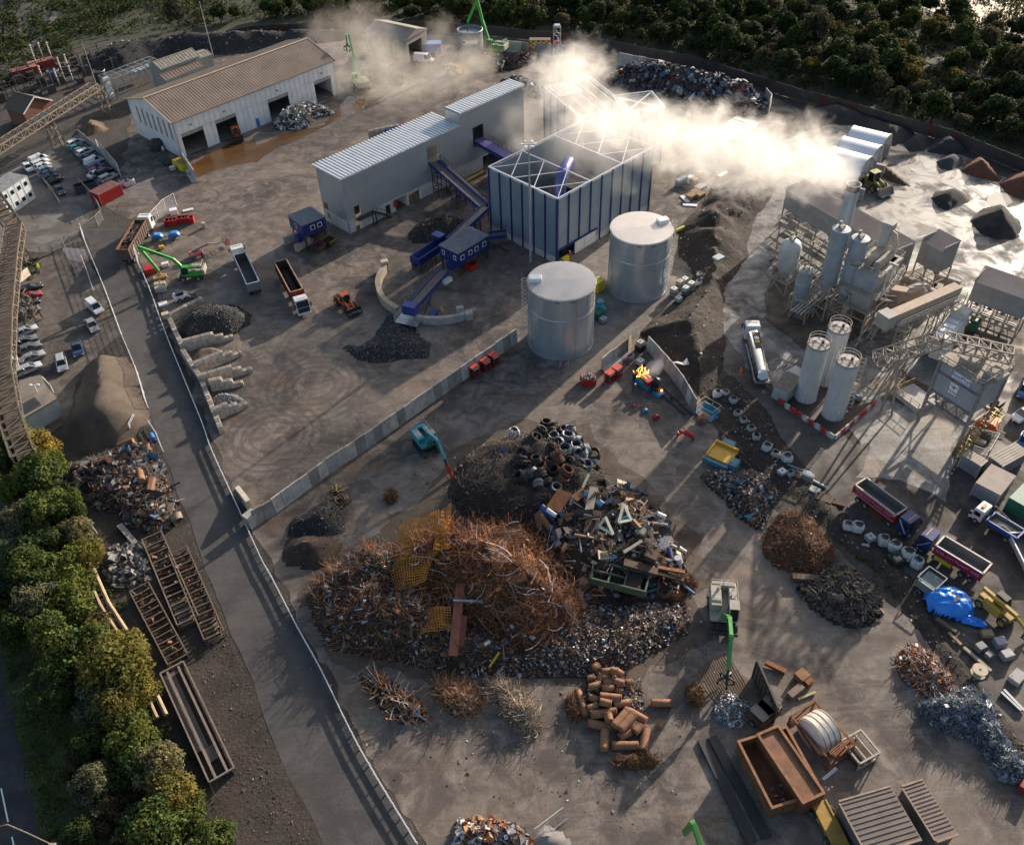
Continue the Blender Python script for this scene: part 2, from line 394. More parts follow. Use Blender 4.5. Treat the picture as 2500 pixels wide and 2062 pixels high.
DIRT=mat_soil('dirt',(.026,.021,.017),(.070,.054,.042),.25,.5,2.2,.95,((.22,.19,.16),2.2))  # brown dirt, its tone also darkened for the shade beside the trees
SOILG=mat_soil('wood_floor',(.020,.026,.010),(.050,.055,.020),.10,.7,1.2)
GRASSM=mat_soil('verge',(.022,.040,.010),(.050,.068,.018),.30,.9,2.5)
SCRUBM=mat_soil('scrubland',(.026,.030,.014),(.060,.055,.032),.03,.8,.6)

b=MB();b.quad((-1500,-300,-.3),(1500,-300,-.3),(1500,2500,-.3),(-1500,2500,-.3));tag(ob('ground',b,SCRUBM),kind='structure')
sheet("site_soil",[P((-500,1000)),P((-300,500)),G("A1",0,560),G("A1",800,340),G("A2",0,215),G("A3",0,250),G("A3",1000,400),G("A4",0,720),G("A4",1000,960),G("A4",2105,1330),P((2900,520)),P((3000,2400)),P((-400,2400))],-.02,mat_soil("site_earth",(.035,.030,.026),(.075,.062,.050),.3,.7,2.0))
sheet('wood_floor',[P((-700,-60)),P((-100,330)),G('A1',150,560),G('A1',800,360),G('A2',0,215),G('A3',0,250),G('A3',1000,400),G('A4',0,720),G('A4',1000,960),G('A4',2105,1330),P((2900,520)),P((3300,-250)),P((1250,-420))],-.12,SOILG)
yl=[(1090,400),(1200,640),(1350,1050),(1620,1710)]
YARD_PTS=([G('A1',1000,1300),G('A1',1050,900)] + [G('A1',1300,700),G('A2',0,250),G('A3',0,290),G('A3',900,430),G('A4',0,730),G('A4',300,880),G('A3',2105,1150),G('A3',1700,1400),G('B3',1480,60),G('B3',1480,480),G('B3',1150,900),G('B3',1560,1550),G('C3',1900,550),G('C4',700,1150),G('C4',1250,1680),G('D4',1500,250),G('D4',2105,1250),P((2700,2250)),P((1100,2300))]
  + GS('D2',[(1370,1717),(900,950),(600,340)]) + GS('C2',[(390,1690),(190,1300),(40,1000)]) + GS('C1',[(1940,700),(1740,260)]) + GS('B1',[(1660,1710),(1400,1050),(1240,640),(1130,400)]) + GS('B1',[(1100,150),(800,-60)]))
sheet('yard',YARD_PTS,.0,YARD,rag=.6)
ROADL=GS('B1',[(640,160),(690,230),(860,700),(1000,1080),(1190,1600)])+GS('C1',[(1250,80),(1310,270),(1430,600),(1640,1170),(1830,1680)])+GS('D1',[(1950,220),(2105,620)])+GS('D2',[(130,800),(230,1080),(480,1500),(560,1717)])+[P((900,2300))]
ROADR=GS('B1',[(1130,150),(1090,330),(1100,420),(1200,640),(1350,1050),(1620,1710)])+GS('C1',[(1700,260),(1900,700),(2105,1150)])+GS('C2',[(150,1300),(350,1690)])+GS('D2',[(550,340),(850,950),(1310,1717)])+[P((1130,2300))]
sheet('road',ROADL+ROADR[::-1],.012,TARMAC,rag=.12)
sheet('car_park',GS('B1',[(640,160),(800,-60),(1130,150),(900,-200)])[:2]+[G('A1',1330,1560),G('A1',1400,1330),G('A1',960,1420),G('A1',640,1070),G('A1',540,1120),G('A1',180,1330),P((-300,560)),P((-300,700))]+GS('B1',[(200,330),(420,350),(640,260)]),.008,CARPARK)
sheet('staff_parking',GS('B1',[(130,380),(420,380),(690,300),(860,740),(960,1010),(800,1150),(640,1400),(500,1720)])+GS('C1',[(300,200)])+[P((-40,1080)),P((-60,760))],.006,mat_yard('parking_dirt',(.13,.11,.095),(.075,.064,.054),(.19,.17,.15),False,.3))
sheet('dirt_strip',GS('B1',[(690,300),(860,740),(1010,1120),(1190,1620)])+GS('C1',[(1310,290),(1430,620),(1640,1190),(1830,1700)])+GS('D1',[(1950,240),(2105,640)])+GS('D2',[(130,820),(480,1520),(590,1800)])+GS('D1',[(1700,1800),(1300,900),(1000,0)])+GS('C1',[(700,1100),(600,600),(300,200)])+GS('B1',[(500,1700),(640,1400),(800,1150)]),.003,DIRT)
sheet('lane',[P((-300,1350)),P((-60,1400)),P((8,1640)),P((60,1880)),P((110,2100)),P((140,2300)),P((-300,2300))],.013,mat_yard('lane_asphalt',(.05,.05,.053),(.035,.035,.037),(.07,.07,.07),False))
b=MB()
for a,e in ((q('D1',8,1260),q('D1',65,1530)),(q('D1',95,1650),q('D1',130,1800))):
    b.beam(P(a,.02),P(e,.02),.16,.012)
tag(ob('lane_marking',b,WHITEC),kind='structure')
sheet('verge',[P((-60,1400)),P((8,1640)),P((60,1880)),P((110,2100)),P((330,2300)),P((260,1900)),P((140,1650)),P((60,1350)),P((-60,1200))],.006,GRASSM)
sheet('plant_yard',[G('A3',2105,1150),G('A4',560,1000),G('A4',1240,1050),G('A4',2105,1500),P((2700,560)),P((2900,1000)),G('B4',2105,900),G('B4',2105,1250),G('C4',1500,400),G('C4',1300,830),G('B4',650,1717),G('B3',1950,1450),G('B3',1720,1000),G('B3',1720,620),G('B3',1900,400),G('B3',2050,-100)],.004,PLANTG)
MUDM=mat_yard('plant_mud',(.085,.068,.052),(.045,.037,.030),(.15,.125,.10),False,.4)
for pts in ([(80,270),(300,380),(470,560),(700,720),(900,900),(760,1100),(560,1150),(330,1130),(180,1060),(60,860),(40,560)],[(1560,840),(1700,760),(2105,900),(2200,1230),(2000,1330),(1700,1100),(1600,1050)],[(900,1350),(1150,1300),(1300,1420),(1180,1560),(960,1560)],[(1080,520),(1400,480),(1640,580),(1600,800),(1300,780),(1000,700)]):sheet('mud',GS('B4',pts),.02,MUDM,rag=1.2)
sheet('haul_road',GS('B3',[(1720,1000),(1960,1300),(2105,1380)])+GS('B4',[(120,1480),(600,1717)])+GS('C4',[(700,200),(1060,180),(1280,560),(1500,640),(1540,200)])+[G('B4',2105,1240),P((2800,1000)),P((2900,1700)),P((2700,2100))]+GS('D4',[(2105,1000),(1500,150)])+GS('C4',[(1250,1600),(700,1000),(200,400)])+GS('B3',[(2000,1660),(1640,1150)]),.008,mat_yard('haul_road_surface',(.10,.088,.076),(.055,.048,.042),(.145,.128,.112),False,.35))
sheet('pale_apron',GS('B4',[(1190,1480),(1540,1717)])+GS('C4',[(1540,170),(1480,660),(1290,560),(1080,490),(760,480),(980,60),(1170,-130)]),.014,mat_yard('pale_dust',(.36,.335,.29),(.17,.15,.13),(.47,.445,.40),False,.1))
sheet('tank_slab',GS('B3',[(40,1060),(160,960),(560,360),(1000,90),(1390,450),(1490,540),(1320,760),(780,1140),(455,1320)]),.03,mat_yard('slab',(.20,.178,.155),(.125,.11,.098),(.27,.245,.22),True,.2),rag=0)
def puddle(t,pts,m,z=.022):return sheet('puddle',GS(t,pts),z,m)
def mat_water(name,col,rough=.04):
    m,t,p=new_mat(name);co=coords(t)
    t.links.new(ramp(t,noise_(t,co,.25,5),[(.35,col),(.7,tuple(x*1.5 for x in col))]),p.inputs['Base Color'])
    p.inputs['Roughness'].default_value=rough;p.inputs['Specular IOR Level'].default_value=.6
    t.links.new(bumpn(t,noise_(t,co,3,3),.03,.03),p.inputs['Normal']);return m
WBROWN=mat_water('brown_water',(.085,.045,.018),.10);WPALE=mat_water('glint_pale_water',(.30,.285,.265),.14)  # pale puddle colour stands in for white glints on wet ground
puddle('A2',[(-20,1180),(0,1310),(210,1180),(470,1080),(640,960),(880,900),(900,800),(760,770),(560,1000),(330,1060),(200,1090)],WBROWN)
puddle('A1',[(1530,1330),(1560,1440),(1750,1370),(2060,1290),(2060,1130),(1850,1150),(1700,1230)],WBROWN,.027)
puddle('A2',[(820,850),(850,910),(870,880),(860,840)],WBROWN,.026)
puddle('A4',[(1810,1580),(1830,1650),(1930,1670),(2010,1630),(1960,1560),(1880,1540)],WPALE,.03)
puddle('B4',[(1100,130),(1110,190),(1180,240),(1260,230),(1265,160),(1200,110),(1140,100)],WPALE,.03)
puddle('A4',[(1250,1530),(1270,1565),(1310,1550),(1300,1520)],WPALE,.03)
puddle('B1',[(500,310),(680,330),(690,380),(640,430),(540,400)],mat_water('grey_water',(.17,.15,.14),.2))
for pts in ([(1270,1300),(1330,1370),(1420,1320),(1380,1270)],[(1180,1330),(1260,1410),(1400,1420),(1300,1380)],[(1000,1560),(1180,1600),(1300,1560),(1100,1530)],[(1420,1460),(1620,1540),(1560,1430)],[(1600,1490),(1790,1600),(1740,1530)]):puddle('A4',pts,WPALE,.034)
for pts in ([(820,1000),(1100,1130),(1280,1100),(1100,1080)],):pass
sheet('track',GS('A4',[(1020,270),(1270,365),(1700,560),(2105,690),(2105,730),(1700,600),(1270,400),(1000,290)]),-.05,mat_soil('track_dirt',(.13,.10,.085),(.19,.155,.13),.3,.4))
sheet('lagoon',GS('A4',[(1100,0),(1290,60),(1500,130),(1650,190),(1900,240),(2200,330),(2400,200),(2000,-40),(1500,-120)]),-.06,mat_water('lagoon_water',(.12,.10,.085),.12))
sheet('clearing',[P((-200,-40)),P((40,-10)),G('A1',420,60),G('A1',220,420),P((-100,330))],-.08,mat_soil('clearing_dirt',(.04,.035,.026),(.10,.085,.068),.08,.5))
sheet('clearing',GS('A1',[(560,0),(420,170),(330,340),(0,520),(0,470),(300,300),(390,150),(520,-20)]),-.06,mat_soil('path_dirt',(.10,.08,.07),(.16,.135,.12),.2,.4))
# ------------------------------------------------------------------ large buildings
def Z(o,s):return lambda x,y:(o[0]+x*s,o[1]+y*s)
z1=Z((1160,300),500/2105);z2=Z((1250,480),450/1860);z3=Z((740,180),580/2105);z4=Z((300,60),560/2105)
z5=Z((1860,400),400/1827);z6=Z((1860,740),400/1827);z7=Z((2220,560),280/1430);z8=Z((2200,860),300/1532)
def lxy(o,p,z=0.0):                                  # pixel at height z -> the thing's local frame
    v=P(p,z)-Vector((o.location.x,o.location.y,0));r=-o.rotation_euler.z
    return Vector((v.x*cos(r)-v.y*sin(r),v.x*sin(r)+v.y*cos(r),z))
def wall(b,L,H,ops=(),th=.25,side='y0',W=0,z0=0.0):
    """a wall with openings (u0,u1,za,zb) along one side of a rectangle L x W"""
    us=sorted({0,L,*[o[0] for o in ops],*[o[1] for o in ops]})
    for u0,u1 in zip(us[:-1],us[1:]):
        if u1-u0 < 1e-3:continue
        cut=sorted((o[2],o[3]) for o in ops if o[0] <= u0+1e-4 and o[1] >= u1-1e-4);z=z0;segs=[]
        for a,c in cut:
            if a > z+1e-3:segs.append((z,a))
            z=max(z,c)
        if z < H-1e-3:segs.append((z,H))
        for a,c in segs:
            if side == 'y0':b.box(u0,u1,0,th,a,c)
            elif side == 'y1':b.box(u0,u1,W-th,W,a,c)
            elif side == 'x0':b.box(0,th,u0,u1,a,c)
            else:b.box(W-th,W,u0,u1,a,c)
    return b
def ribs(b,L,W,step,h,za,zb,w=.09,x0=0,along='y'):   # standing seams from y=0 (za) to y=W (zb)
    n=int(L/step)
    for i in range(n+1):
        x=x0+i*step;b.beam((x,0,za+h/2),(x,W,zb+h/2),w,h)
    return b
# --- white vehicle shed
loc,rz,L,Wd=rect(z4(85,665),z4(450,900),z4(1925,330),9.0)
shed=thing('vehicle_shed','long white shed with brown pitched roof and four tall doors facing the yard','shed',loc,rz)
dx=lambda p:lxy(shed,p).x
D4=[]
for a,c in ((z4(610,1222),z4(828,1150)),(z4(940,1108),z4(1128,1030)),(z4(1400,905),z4(1590,830)),(z4(1790,720),z4(1975,672))):
    D4.append((max(.6,dx(a)),min(L-.4,dx(c)),0.0,5.6))
blue_x=dx(z4(1285,955))
b=MB();wall(b,L,9,D4+[(blue_x-.5,blue_x+.5,0,2.2)],.3);wall(b,L,9,(),.3,'y1',Wd)
gops=[(1.6+i*2.45,2.5+i*2.45,4.0,8.3) for i in range(7)]
wall(b,Wd,9,gops,.3,'x0');wall(b,Wd,9,(),.3,'x1',L)
for x in (0,L-.3):b.yprism([(0,9),(Wd,9),(Wd/2,12.0)],x,x+.3)
ob('wall',b,WHITE,shed)
b=MB()
for i in range(int(L/1.5)):b.beam((i*1.5+.7,-.03,5.85 if any(o[0] < i*1.5+.7 < o[1] for o in D4) else .2),(i*1.5+.7,-.03,9),.07,.06)
b.beam((0,-.05,5.75),(L,-.05,5.75),.12,.18);b.beam((0,-.12,8.95),(L,-.12,8.95),.25,.22)
ob('wall_trim',b,mat((.62,.63,.65),.5,0,.1,.4,.15),shed)
b=MB();t_=.18;ov=.5
for s_ in (0,1):
    y0,y1=(-ov,Wd/2) if s_ == 0 else (Wd+ov,Wd/2)
    zz=9-ov*3/(Wd/2)
    b.add([(-ov,y0,zz),(L+ov,y0,zz),(L+ov,y1,12.0),(-ov,y1,12.0),(-ov,y0,zz+t_),(L+ov,y0,zz+t_),(L+ov,y1,12+t_),(-ov,y1,12+t_)],[(3,2,1,0),(4,5,6,7),(0,1,5,4),(1,2,6,5),(2,3,7,6),(3,0,4,7)])
    for i in range(int((L+1)/.75)):b.beam((-.45+i*.75,y0,zz+t_+.02),(-.45+i*.75,y1,12+t_+.02),.10,.07)
rf_=ob('roof',b,BROWNROOF,shed)
b=MB();b.beam((-.5,Wd/2,12.25),(L+.5,Wd/2,12.25),.6,.14)
for x in (-.5,L+.5):
    b.beam((x,-.5,9.05),(x,Wd/2,12.2),.22,.2);b.beam((x,Wd+.5,9.05),(x,Wd/2,12.2),.22,.2)
ob('ridge_cap',b,mat((.42,.33,.24),.7),rf_)
for o_ in gops:
    b=MB();b.box(.12,.2,o_[0],o_[1],o_[2],o_[3]);ob('window',b,mat((.24,.20,.16),.45),shed)
b=MB();b.box(blue_x-.5,blue_x+.5,.1,.2,0,2.2);ob('door',b,BLUESKY,shed)
for o_ in D4:
    b=MB();b.box(o_[0],o_[1],.32,.5,4.6,5.6);ob('roller_door',b,mat((.34,.33,.30),.6),shed)
b=MB();b.box(.4,L-.4,.6,Wd-.4,.005,.02);ob('floor',b,CONCD,shed)
for o_ in D4:
    b=MB();x=(o_[0]+o_[1])/2;b.box(x-.3,x+.3,-.35,0,6.9,7.15);ob('flood_light',b,STEEL,shed)

# --- long silver conveyor building
loc,rz,L1,W1=rect(z3(80,840),z3(335,945),z3(1388,465),12.4)
longb=thing('process_building','long narrow silver clad building stepping up in two heights above white plinth','building',loc,rz)
lx_=lambda p,z=0.0:lxy(longb,p,z)
hi_end=lxy(longb,z3(2030,138),15.0).x;hi_w=lxy(longb,z3(1172,345),15.0).y
jog=lxy(longb,z3(690,548),12.4).x;W0=lxy(longb,z3(690,548),12.4).y
e1=lx_(z3(1045,760),7.5);e2=lx_(z3(1150,760),7.5);c1x0,c1x1=e1.x,e1.x+3.4
hx=lxy(longb,z3(1500,500),9).x
b=MB()
wall(b,L1,12.4,[(2.0,3.5,2.9,5.6),(c1x0,c1x1,6.3,10.8)],.25,'y0',z0=2.9)
wall(b,W1,12.4,[(W1-1.9,W1-.5,2.9,4.6)],.25,'x0',z0=2.9);wall(b,L1,12.4,(),.25,'y1',W1,2.9)
b.box(L1,hi_end,0,.25,2.9,6.0);b.box(L1,hx-1.7,0,.25,6,15);b.box(hx+1.7,hi_end,0,.25,6,15);b.box(hx-1.7,hx+1.7,0,.25,10.6,15)
b.box(L1,L1+.25,.25,hi_w,12.4,15);b.box(hi_end-.25,hi_end,.25,hi_w,0,15);b.box(L1,hi_end,hi_w-.25,hi_w,0,15)
ob('wall',b,CLAD,longb)
b=MB();b.box(-.1,L1,-.12,W1+.1,12.4,12.62);b.box(L1+.26,hi_end+.15,-.12,hi_w+.1,15,15.22)
if W0 > W1:b.box(0,jog,W1+.1,W0,12.3,12.58)
rfo=ob('roof',b,ROOFG,longb)
b=MB();ribs(b,L1,max(W0,W1),.86,.16,12.62,12.62,.34);ribs(b,hi_end-L1-.4,hi_w,.86,.16,15.22,15.22,.34,L1+.4)
ob('roof_rib',b,mat((.74,.76,.78),.35,.25,.05,.4,.05),rfo)  # ribs coloured lighter than the roof, their bright catch of light painted in
b=MB();b.beam((-.15,-.16,12.55),(L1,-.16,12.55),.12,.3);b.beam((L1,-.16,15.1),(hi_end,-.16,15.1),.12,.3);b.beam((-.16,-.1,12.5),(-.16,W1,12.5),.1,.3)
b.beam((0,-.1,2.92),(hi_end,-.1,2.92),.14,.16);b.beam((0,-.03,2.9),(0,-.03,12.4),.1);ob('edge_trim',b,mat((.62,.64,.66),.4,.3),longb)
bay0,bay1=lx_(z3(830,1220)).x,lx_(z3(1030,1120)).x
dr=lx_(z3(765,1250)).x
b=MB()
wall(b,hi_end,2.9,[(1.7,3.0,0,2.2),(dr-.7,dr+.7,0,2.3),(bay0,bay0+3.3,0,2.9),(bay0+3.8,bay1+.5,0,2.9),(hx+1,hx+7,0,2.9)],.3,'y0')
b.box(bay0+3.3,bay0+3.8,.3,5,0,2.9)
wall(b,W1,2.9,[(W1-2.2,W1-1,.9,2.4)],.3,'x0');b.box(0,hi_end,W1-.3,W1,0,2.9)
ob('plinth',b,mat((.62,.61,.59),.8,0,.15,.5,.3,streak=.4),longb)
b=MB();x=dr+1.5;b.box(x,x+.9,-.3,0,1.2,2.6);ob('red_cabinet',b,RED,longb)
b=MB();p0=[(2.2,-.9,3.0),(6.4,-.9,3.0)]
b.box(1.8,6.4,-1.6,-.05,2.85,2.95);b.rail([(1.8,-1.6,2.95),(6.4,-1.6,2.95)],1.1,.07)
for i in range(12):b.box(6.4+i*.32,6.75+i*.32,-1.5,-.3,2.75-i*.24,2.8-i*.24)
b.beam((6.4,-1.55,2.9),(10.3,-1.55,.1),.1,.25);b.beam((6.4,-.25,2.9),(10.3,-.25,.1),.1,.25)
b.beam((6.4,-1.55,4.0),(10.3,-1.55,1.2),.06);b.beam((6.4,-.25,4.0),(10.3,-.25,1.2),.06)
for x in (5.4,6.2):b.beam((x,-1.4,0),(x,-1.4,2.9),.2)
ob('stair',b,DARK,longb)

# --- blue framed shredder building, open at the top
HB=14.4
def frame_house(name,label,A,B,C,h,bays,cols,ops=(),stub=None):
    loc,rz,L,W=rect(A,B,C,h)
    t=thing(name,label,'building',loc,rz)
    b=MB();wall(b,L,h-.3,ops,.18,'y0',z0=1.4);wall(b,W,h-.3,(),.18,'x0',z0=1.4);wall(b,L,h-.3,(),.18,'y1',W,1.4);wall(b,W,h-.3,(),.18,'x1',L,1.4)
    n=int((h-1.6)/.55)
    for i in range(n):                                        # laps between the sheets
        z=1.7+i*.55
        b.box(-.035,-.002,0,W,z,z+.09)
        xs=[0]+[v for o in ops if o[2] < z < o[3] for v in o[:2]]+[L]
        for u,v in zip(xs[::2],xs[1::2]):b.box(u,v,-.035,-.002,z,z+.09)
    ob('cladding',b,mat((.31,.385,.44),.34,.45,.14,.25,.10,streak=.12),t)
    b=MB()
    zl={}
    for o in ops:zl[o[0]]=o
    wall(b,L,1.4,[o for o in ops if o[2] < 1],.3,'y0');b.box(0,.3,0,W,0,1.4);b.box(L-.3,L,0,W,0,1.4)
    ob('plinth',b,mat((.55,.53,.50),.85,0,.2,.7,.5,streak=.6),t)
    for i in range(bays+1):
        b=MB();x=L*i/bays;bot=0
        for o in ops:
            if o[0]+.2 < x < o[1]-.2:bot=o[3]
        b.box(x-.14,x+.14,-.22,.0,bot,h);ob('column',b,BLUE,t)
    for i in range(1,cols+1):
        b=MB();y=W*i/cols;b.box(-.22,0,y-.14,y+.14,0,h);ob('column',b,BLUE,t)
    b=MB();b.box(-.32,.1,-.32,.1,0,h);ob('column',b,BLUE,t)
    b=MB()
    for o in ops:b.box(o[0]-.2,o[1]+.2,-.3,-.0,o[3]-.3,o[3]);b.box(o[0]-.2,o[0],-.24,0,0,o[3]-.3)
    ob('door_beam',b,BLUE,t)
    b=MB()
    for a,c in (((0,0),(L,0)),((L,0),(L,W)),((L,W),(0,W)),((0,W),(0,0))):b.beam((*a,h+.1),(*c,h+.1),.26,.2)
    ob('top_rail',b,mat((.60,.60,.64),.4,.2,.05,.5,.05),t)
    return t,L,W
tb_=frame_house('shredder_house','tall blue framed steel clad building open at the top with white bracing',z1(110,470),z1(845,785),z1(1830,250),HB,9,6,
    [(.35,5.0,0,3.2),(5.0,11.6,0,3.2)])
box,LB,WB=tb_
b=MB()
for x in (.25,LB*.33,LB*.66):b.beam((x,.2,HB),(x,WB-.2,HB),.24)
for x0,x1 in ((.2,LB*.33),(LB*.66,LB-.2)):
    n=3
    for i in range(n):
        y0,y1=WB*i/n+.1,WB*(i+1)/n-.1
        b.beam((x0,y0,HB+.05),(x1,y1,HB+.05),.15);b.beam((x0,y1,HB-.12),(x1,y0,HB-.12),.15)
ob('roof_bracing',b,mat((.55,.55,.60),.4,.2,.05,.5,.05),box)
b=MB();b.box(5.1,8.2,-.05,.1,0,2.85);b.box(8.3,11.5,-.05,.1,0,2.85)
for x in (5.1,8.2,8.3,11.4):b.box(x,x+.12,-.14,-.05,0,2.9)
for z in (.9,1.8,2.8):
    b.box(5.2,11.4,-.12,-.05,z,z+.1)
ob('roller_door',b,mat((.66,.66,.65),.5,0,.1,.5,.15),box)
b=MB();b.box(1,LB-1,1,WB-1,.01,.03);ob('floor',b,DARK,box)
b=MB();b.tube([(7,6,1),(7.2,6.2,8),(7.6,6.4,11.5),(8.8,7,13.2),(10.8,8,13.7),(13.5,9.4,13.6)],1.25,16);ob('duct',b,mat((.09,.11,.30),.4,.2,.2,.4,.2),box,smooth=True)
b=MB();b.tube([(4.6,4.2,.5),(5.4,4.8,6),(6.6,5.6,8.5)],.9,14);b.cyl((5.5,9,0),(5.5,9,7.6),1.6);ob('duct',b,mat((.07,.09,.26),.45,.2,.2,.4,.3),box,smooth=True)
b=MB();b.box(9,20,4,13,0,7.5);b.box(11,18,5.5,11,7.5,9.8);b.box(2,6,11,16,0,5);b.box(3,7.5,1.2,3.8,0,4.2)
b.rail([(9,4,7.5),(20,4,7.5)],1.1,.1);b.rail([(9,4,7.5),(9,13,7.5)],1.1,.1);ob('shredder',b,BLACK,box,bevel=.1)
b=MB();b.box(.8,2.4,-1.2,-.45,0,1.3);ob('yellow_guard',b,YELL2,box)
r1_=frame_house('rear_frame_house','roofless blue framed annex with white rails half hidden in steam',q('A3',795,780),q('A3',940,905),q('A3',1260,865),13.5,5,4)
r2_=frame_house('steaming_house','open topped steel house with white roof beams the steam rises from',q('A3',350,690),q('A3',578,945),q('A3',965,858),13.5,6,5)
b=MB()
for i in range(5):b.beam((r2_[1]*i/5+.8,0,13.4),(r2_[1]*i/5+.8,r2_[2],13.4),.22)
b.box(.4,r2_[1]*.55,r2_[2]*.62,r2_[2]-.2,13.55,13.75);ob('roof_sheet',b,mat((.36,.34,.33),.7),r2_[0])
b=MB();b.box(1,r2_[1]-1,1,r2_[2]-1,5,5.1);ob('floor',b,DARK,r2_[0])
b=MB();b.beam((.2,.2,13.4),(r1_[1]-.2,r1_[2]-.2,13.4),.25);b.beam((.2,r1_[2]-.2,13.4),(r1_[1]-.2,.2,13.4),.25);ob('roof_bracing',b,WHITEC,r1_[0])
# small grey shed beyond
loc,rz,L,Wd=rect(q('A3',1730,1040),q('A3',1830,1125),q('A3',2018,990),4.5)
t=thing('flat_roof_store','small flat roofed grey store beside the arched bays behind drifting steam','shed',loc,rz)
Wd=max(Wd,6)
b=MB();b.box(0,L,0,Wd,0,4.4);ob('wall',b,mat((.12,.13,.15),.5,.3),t)
b=MB();b.box(-.2,L+.2,-.2,Wd+.2,4.4,4.6)
for i in range(7):b.beam((L*i/6,-.1,4.65),(L*i/6,Wd+.1,4.65),.12,.1)
ob('roof',b,mat((.55,.54,.52),.5,.2),t)

# --- two round steel tanks
def tank(pc,h,r,lad,hatch,label):
    c=P(pc,h);t=thing('storage_tank',label,'tank',(c.x,c.y,.03),0,'round steel tanks')
    b=MB();b.lathe([(r+.06,0),(r+.06,.25),(r,.25),(r,h)],n=64)
    w_=ob('shell',b,mat((.50,.55,.59),.30,.62,.08,.3,.06,streak=.08),t,smooth=True)
    b=MB()
    for i in range(8):z=.25+h/9*(i+1);b.lathe([(r+.012,z-.02),(r+.03,z),(r+.012,z+.02)],n=64)
    z=h*.66;b.lathe([(r+.02,z-.08),(r+.07,z),(r+.02,z+.08)],n=64)
    for k in range(16):
        a=2*pi*k/16;b.beam((cos(a)*(r+.02),sin(a)*(r+.02),.2),(cos(a)*(r+.02),sin(a)*(r+.02),h-.1),.06)
    for k in range(80):
        a=2*pi*k/80;b.box(cos(a)*(r+.12)-.06,cos(a)*(r+.12)+.06,sin(a)*(r+.12)-.06,sin(a)*(r+.12)+.06,0,.16)
    ob('seam',b,mat((.46,.51,.55),.35,.8),w_)
    b=MB();b.lathe([(r+.12,h-.1),(r+.12,h+.12),(0,h+.30)],n=64);b.lathe([(r+.12,h-.1),(r-.05,h-.1)],n=64)
    ro=ob('roof',b,mat((.30,.265,.24),.6,.2,.1,.5,.15),t)
    b=MB()
    for i in range(-24,25):
        x=i*r/24.5;y=sqrt(max(0,(r+.08)**2-x*x));zz=h+.20+.17*(1-abs(x)/r);
        if y > .3:
            b.beam((x,-y,h+.18),(x,0,zz+.03),.15,.14);b.beam((x,0,zz+.03),(x,y,h+.18),.15,.14)
    ob('roof_rib',b,mat((.74,.70,.67),.45,.3,.06,.5,.08),ro).rotation_euler=(0,0,radians(8))  # pale ribs over a darkened roof, light on the seams put into colour
    b=MB();b.lathe([(r+.13,h-.02),(r+.2,h+.06),(r+.13,h+.2)],n=64);ob('rim',b,mat((.82,.76,.70),.4,.2),ro)
    b=MB();a=hatch;d=Vector((cos(a),sin(a),0));b.rbox(d*(r-1.3)+Vector((0,0,h+.65)),(2.1,1.5,.8),Matrix.Rotation(a,3,'Z'));ob('hatch',b,WHITEC,ro,bevel=.06)
    b=MB();b.ladder(cos(lad)*(r+.25),sin(lad)*(r+.25),0,h,lad);ob('ladder',b,mat((.70,.71,.72),.35,.6),t)
    b=MB()
    for a in (-1.75,-1.30):b.rbox((cos(a)*(r+.06),sin(a)*(r+.06),h-.45),(.1,.8,.4),Matrix.Rotation(a,3,'Z'))
    ob('name_plate',b,mat((.25,.27,.28),.5),t)
    return t
tank(z2(500,857),12.6,5.75,pi,pi-.05,'nearer round steel tank with ribbed white roof and caged ladder on left')
tank(z2(1306,325),12.6,5.65,.15,.35,'farther round steel tank beside the blue framed building with ladder on right')

# --- concrete barn, grey water tank, blue container in the background
loc,rz,L,Wd=rect(q('A2',778,312),q('A2',1215,325),q('A2',1385,232),6.5)
barn=thing('concrete_barn','weathered concrete panel barn with low pitched roof standing in the dust','barn',loc,rz)
b=MB();b.box(0,L,0,.3,4.9,6.5);b.box(0,1.2,0,.3,0,4.9);b.box(L*.75,L,0,.3,0,4.9);b.box(0,.3,0,Wd,0,6.5);b.box(L-.3,L,0,Wd,0,6.5);b.box(0,L,Wd-.3,Wd,0,6.5)
for i in range(8):b.box(-.12,0,Wd*i/8,Wd*i/8+.25,0,6.5)
ob('wall',b,mat((.30,.285,.265),.9,0,.3,.5,.5,streak=.5),barn)
b=MB();b.xprism([(-.3,6.5),(L+.3,6.5),(L/2,8.2)],-.3,Wd+.3);ob('roof',b,mat((.27,.23,.20),.85,0,.25,.3,.4),barn)
c=P(q('A2',1733,235),6);t=thing('water_tank','open topped grey cylindrical tank with white sign near the back fence','tank',(c.x,c.y,0))
b=MB();b.lathe([(3.6,0),(3.6,6),(3.45,6),(3.45,5.2),(0,5.2)],n=40);ob('shell',b,mat((.25,.28,.31),.5,.4),t,smooth=True)
b=MB();b.lathe([(3.62,5.9),(3.75,6),(3.6,6.1)],n=40);ob('rim',b,mat((.5,.5,.5),.5,.3),t)
b=MB();n=8
for i in range(n):
    a0,a1=-2.15+i*.15,-2.15+(i+1)*.15;b.quad((3.66*cos(a0),3.66*sin(a0),3.0),(3.66*cos(a1),3.66*sin(a1),3.0),(3.66*cos(a1),3.66*sin(a1),4.1),(3.66*cos(a0),3.66*sin(a0),4.1))
ob('sign',b,WHITEC,t)
b=MB();a=-2.05;b.rbox((3.69*cos(a),3.69*sin(a),3.55),(.06,.7,.6),Matrix.Rotation(a,3,'Z'));ob('emblem',b,RED,t)
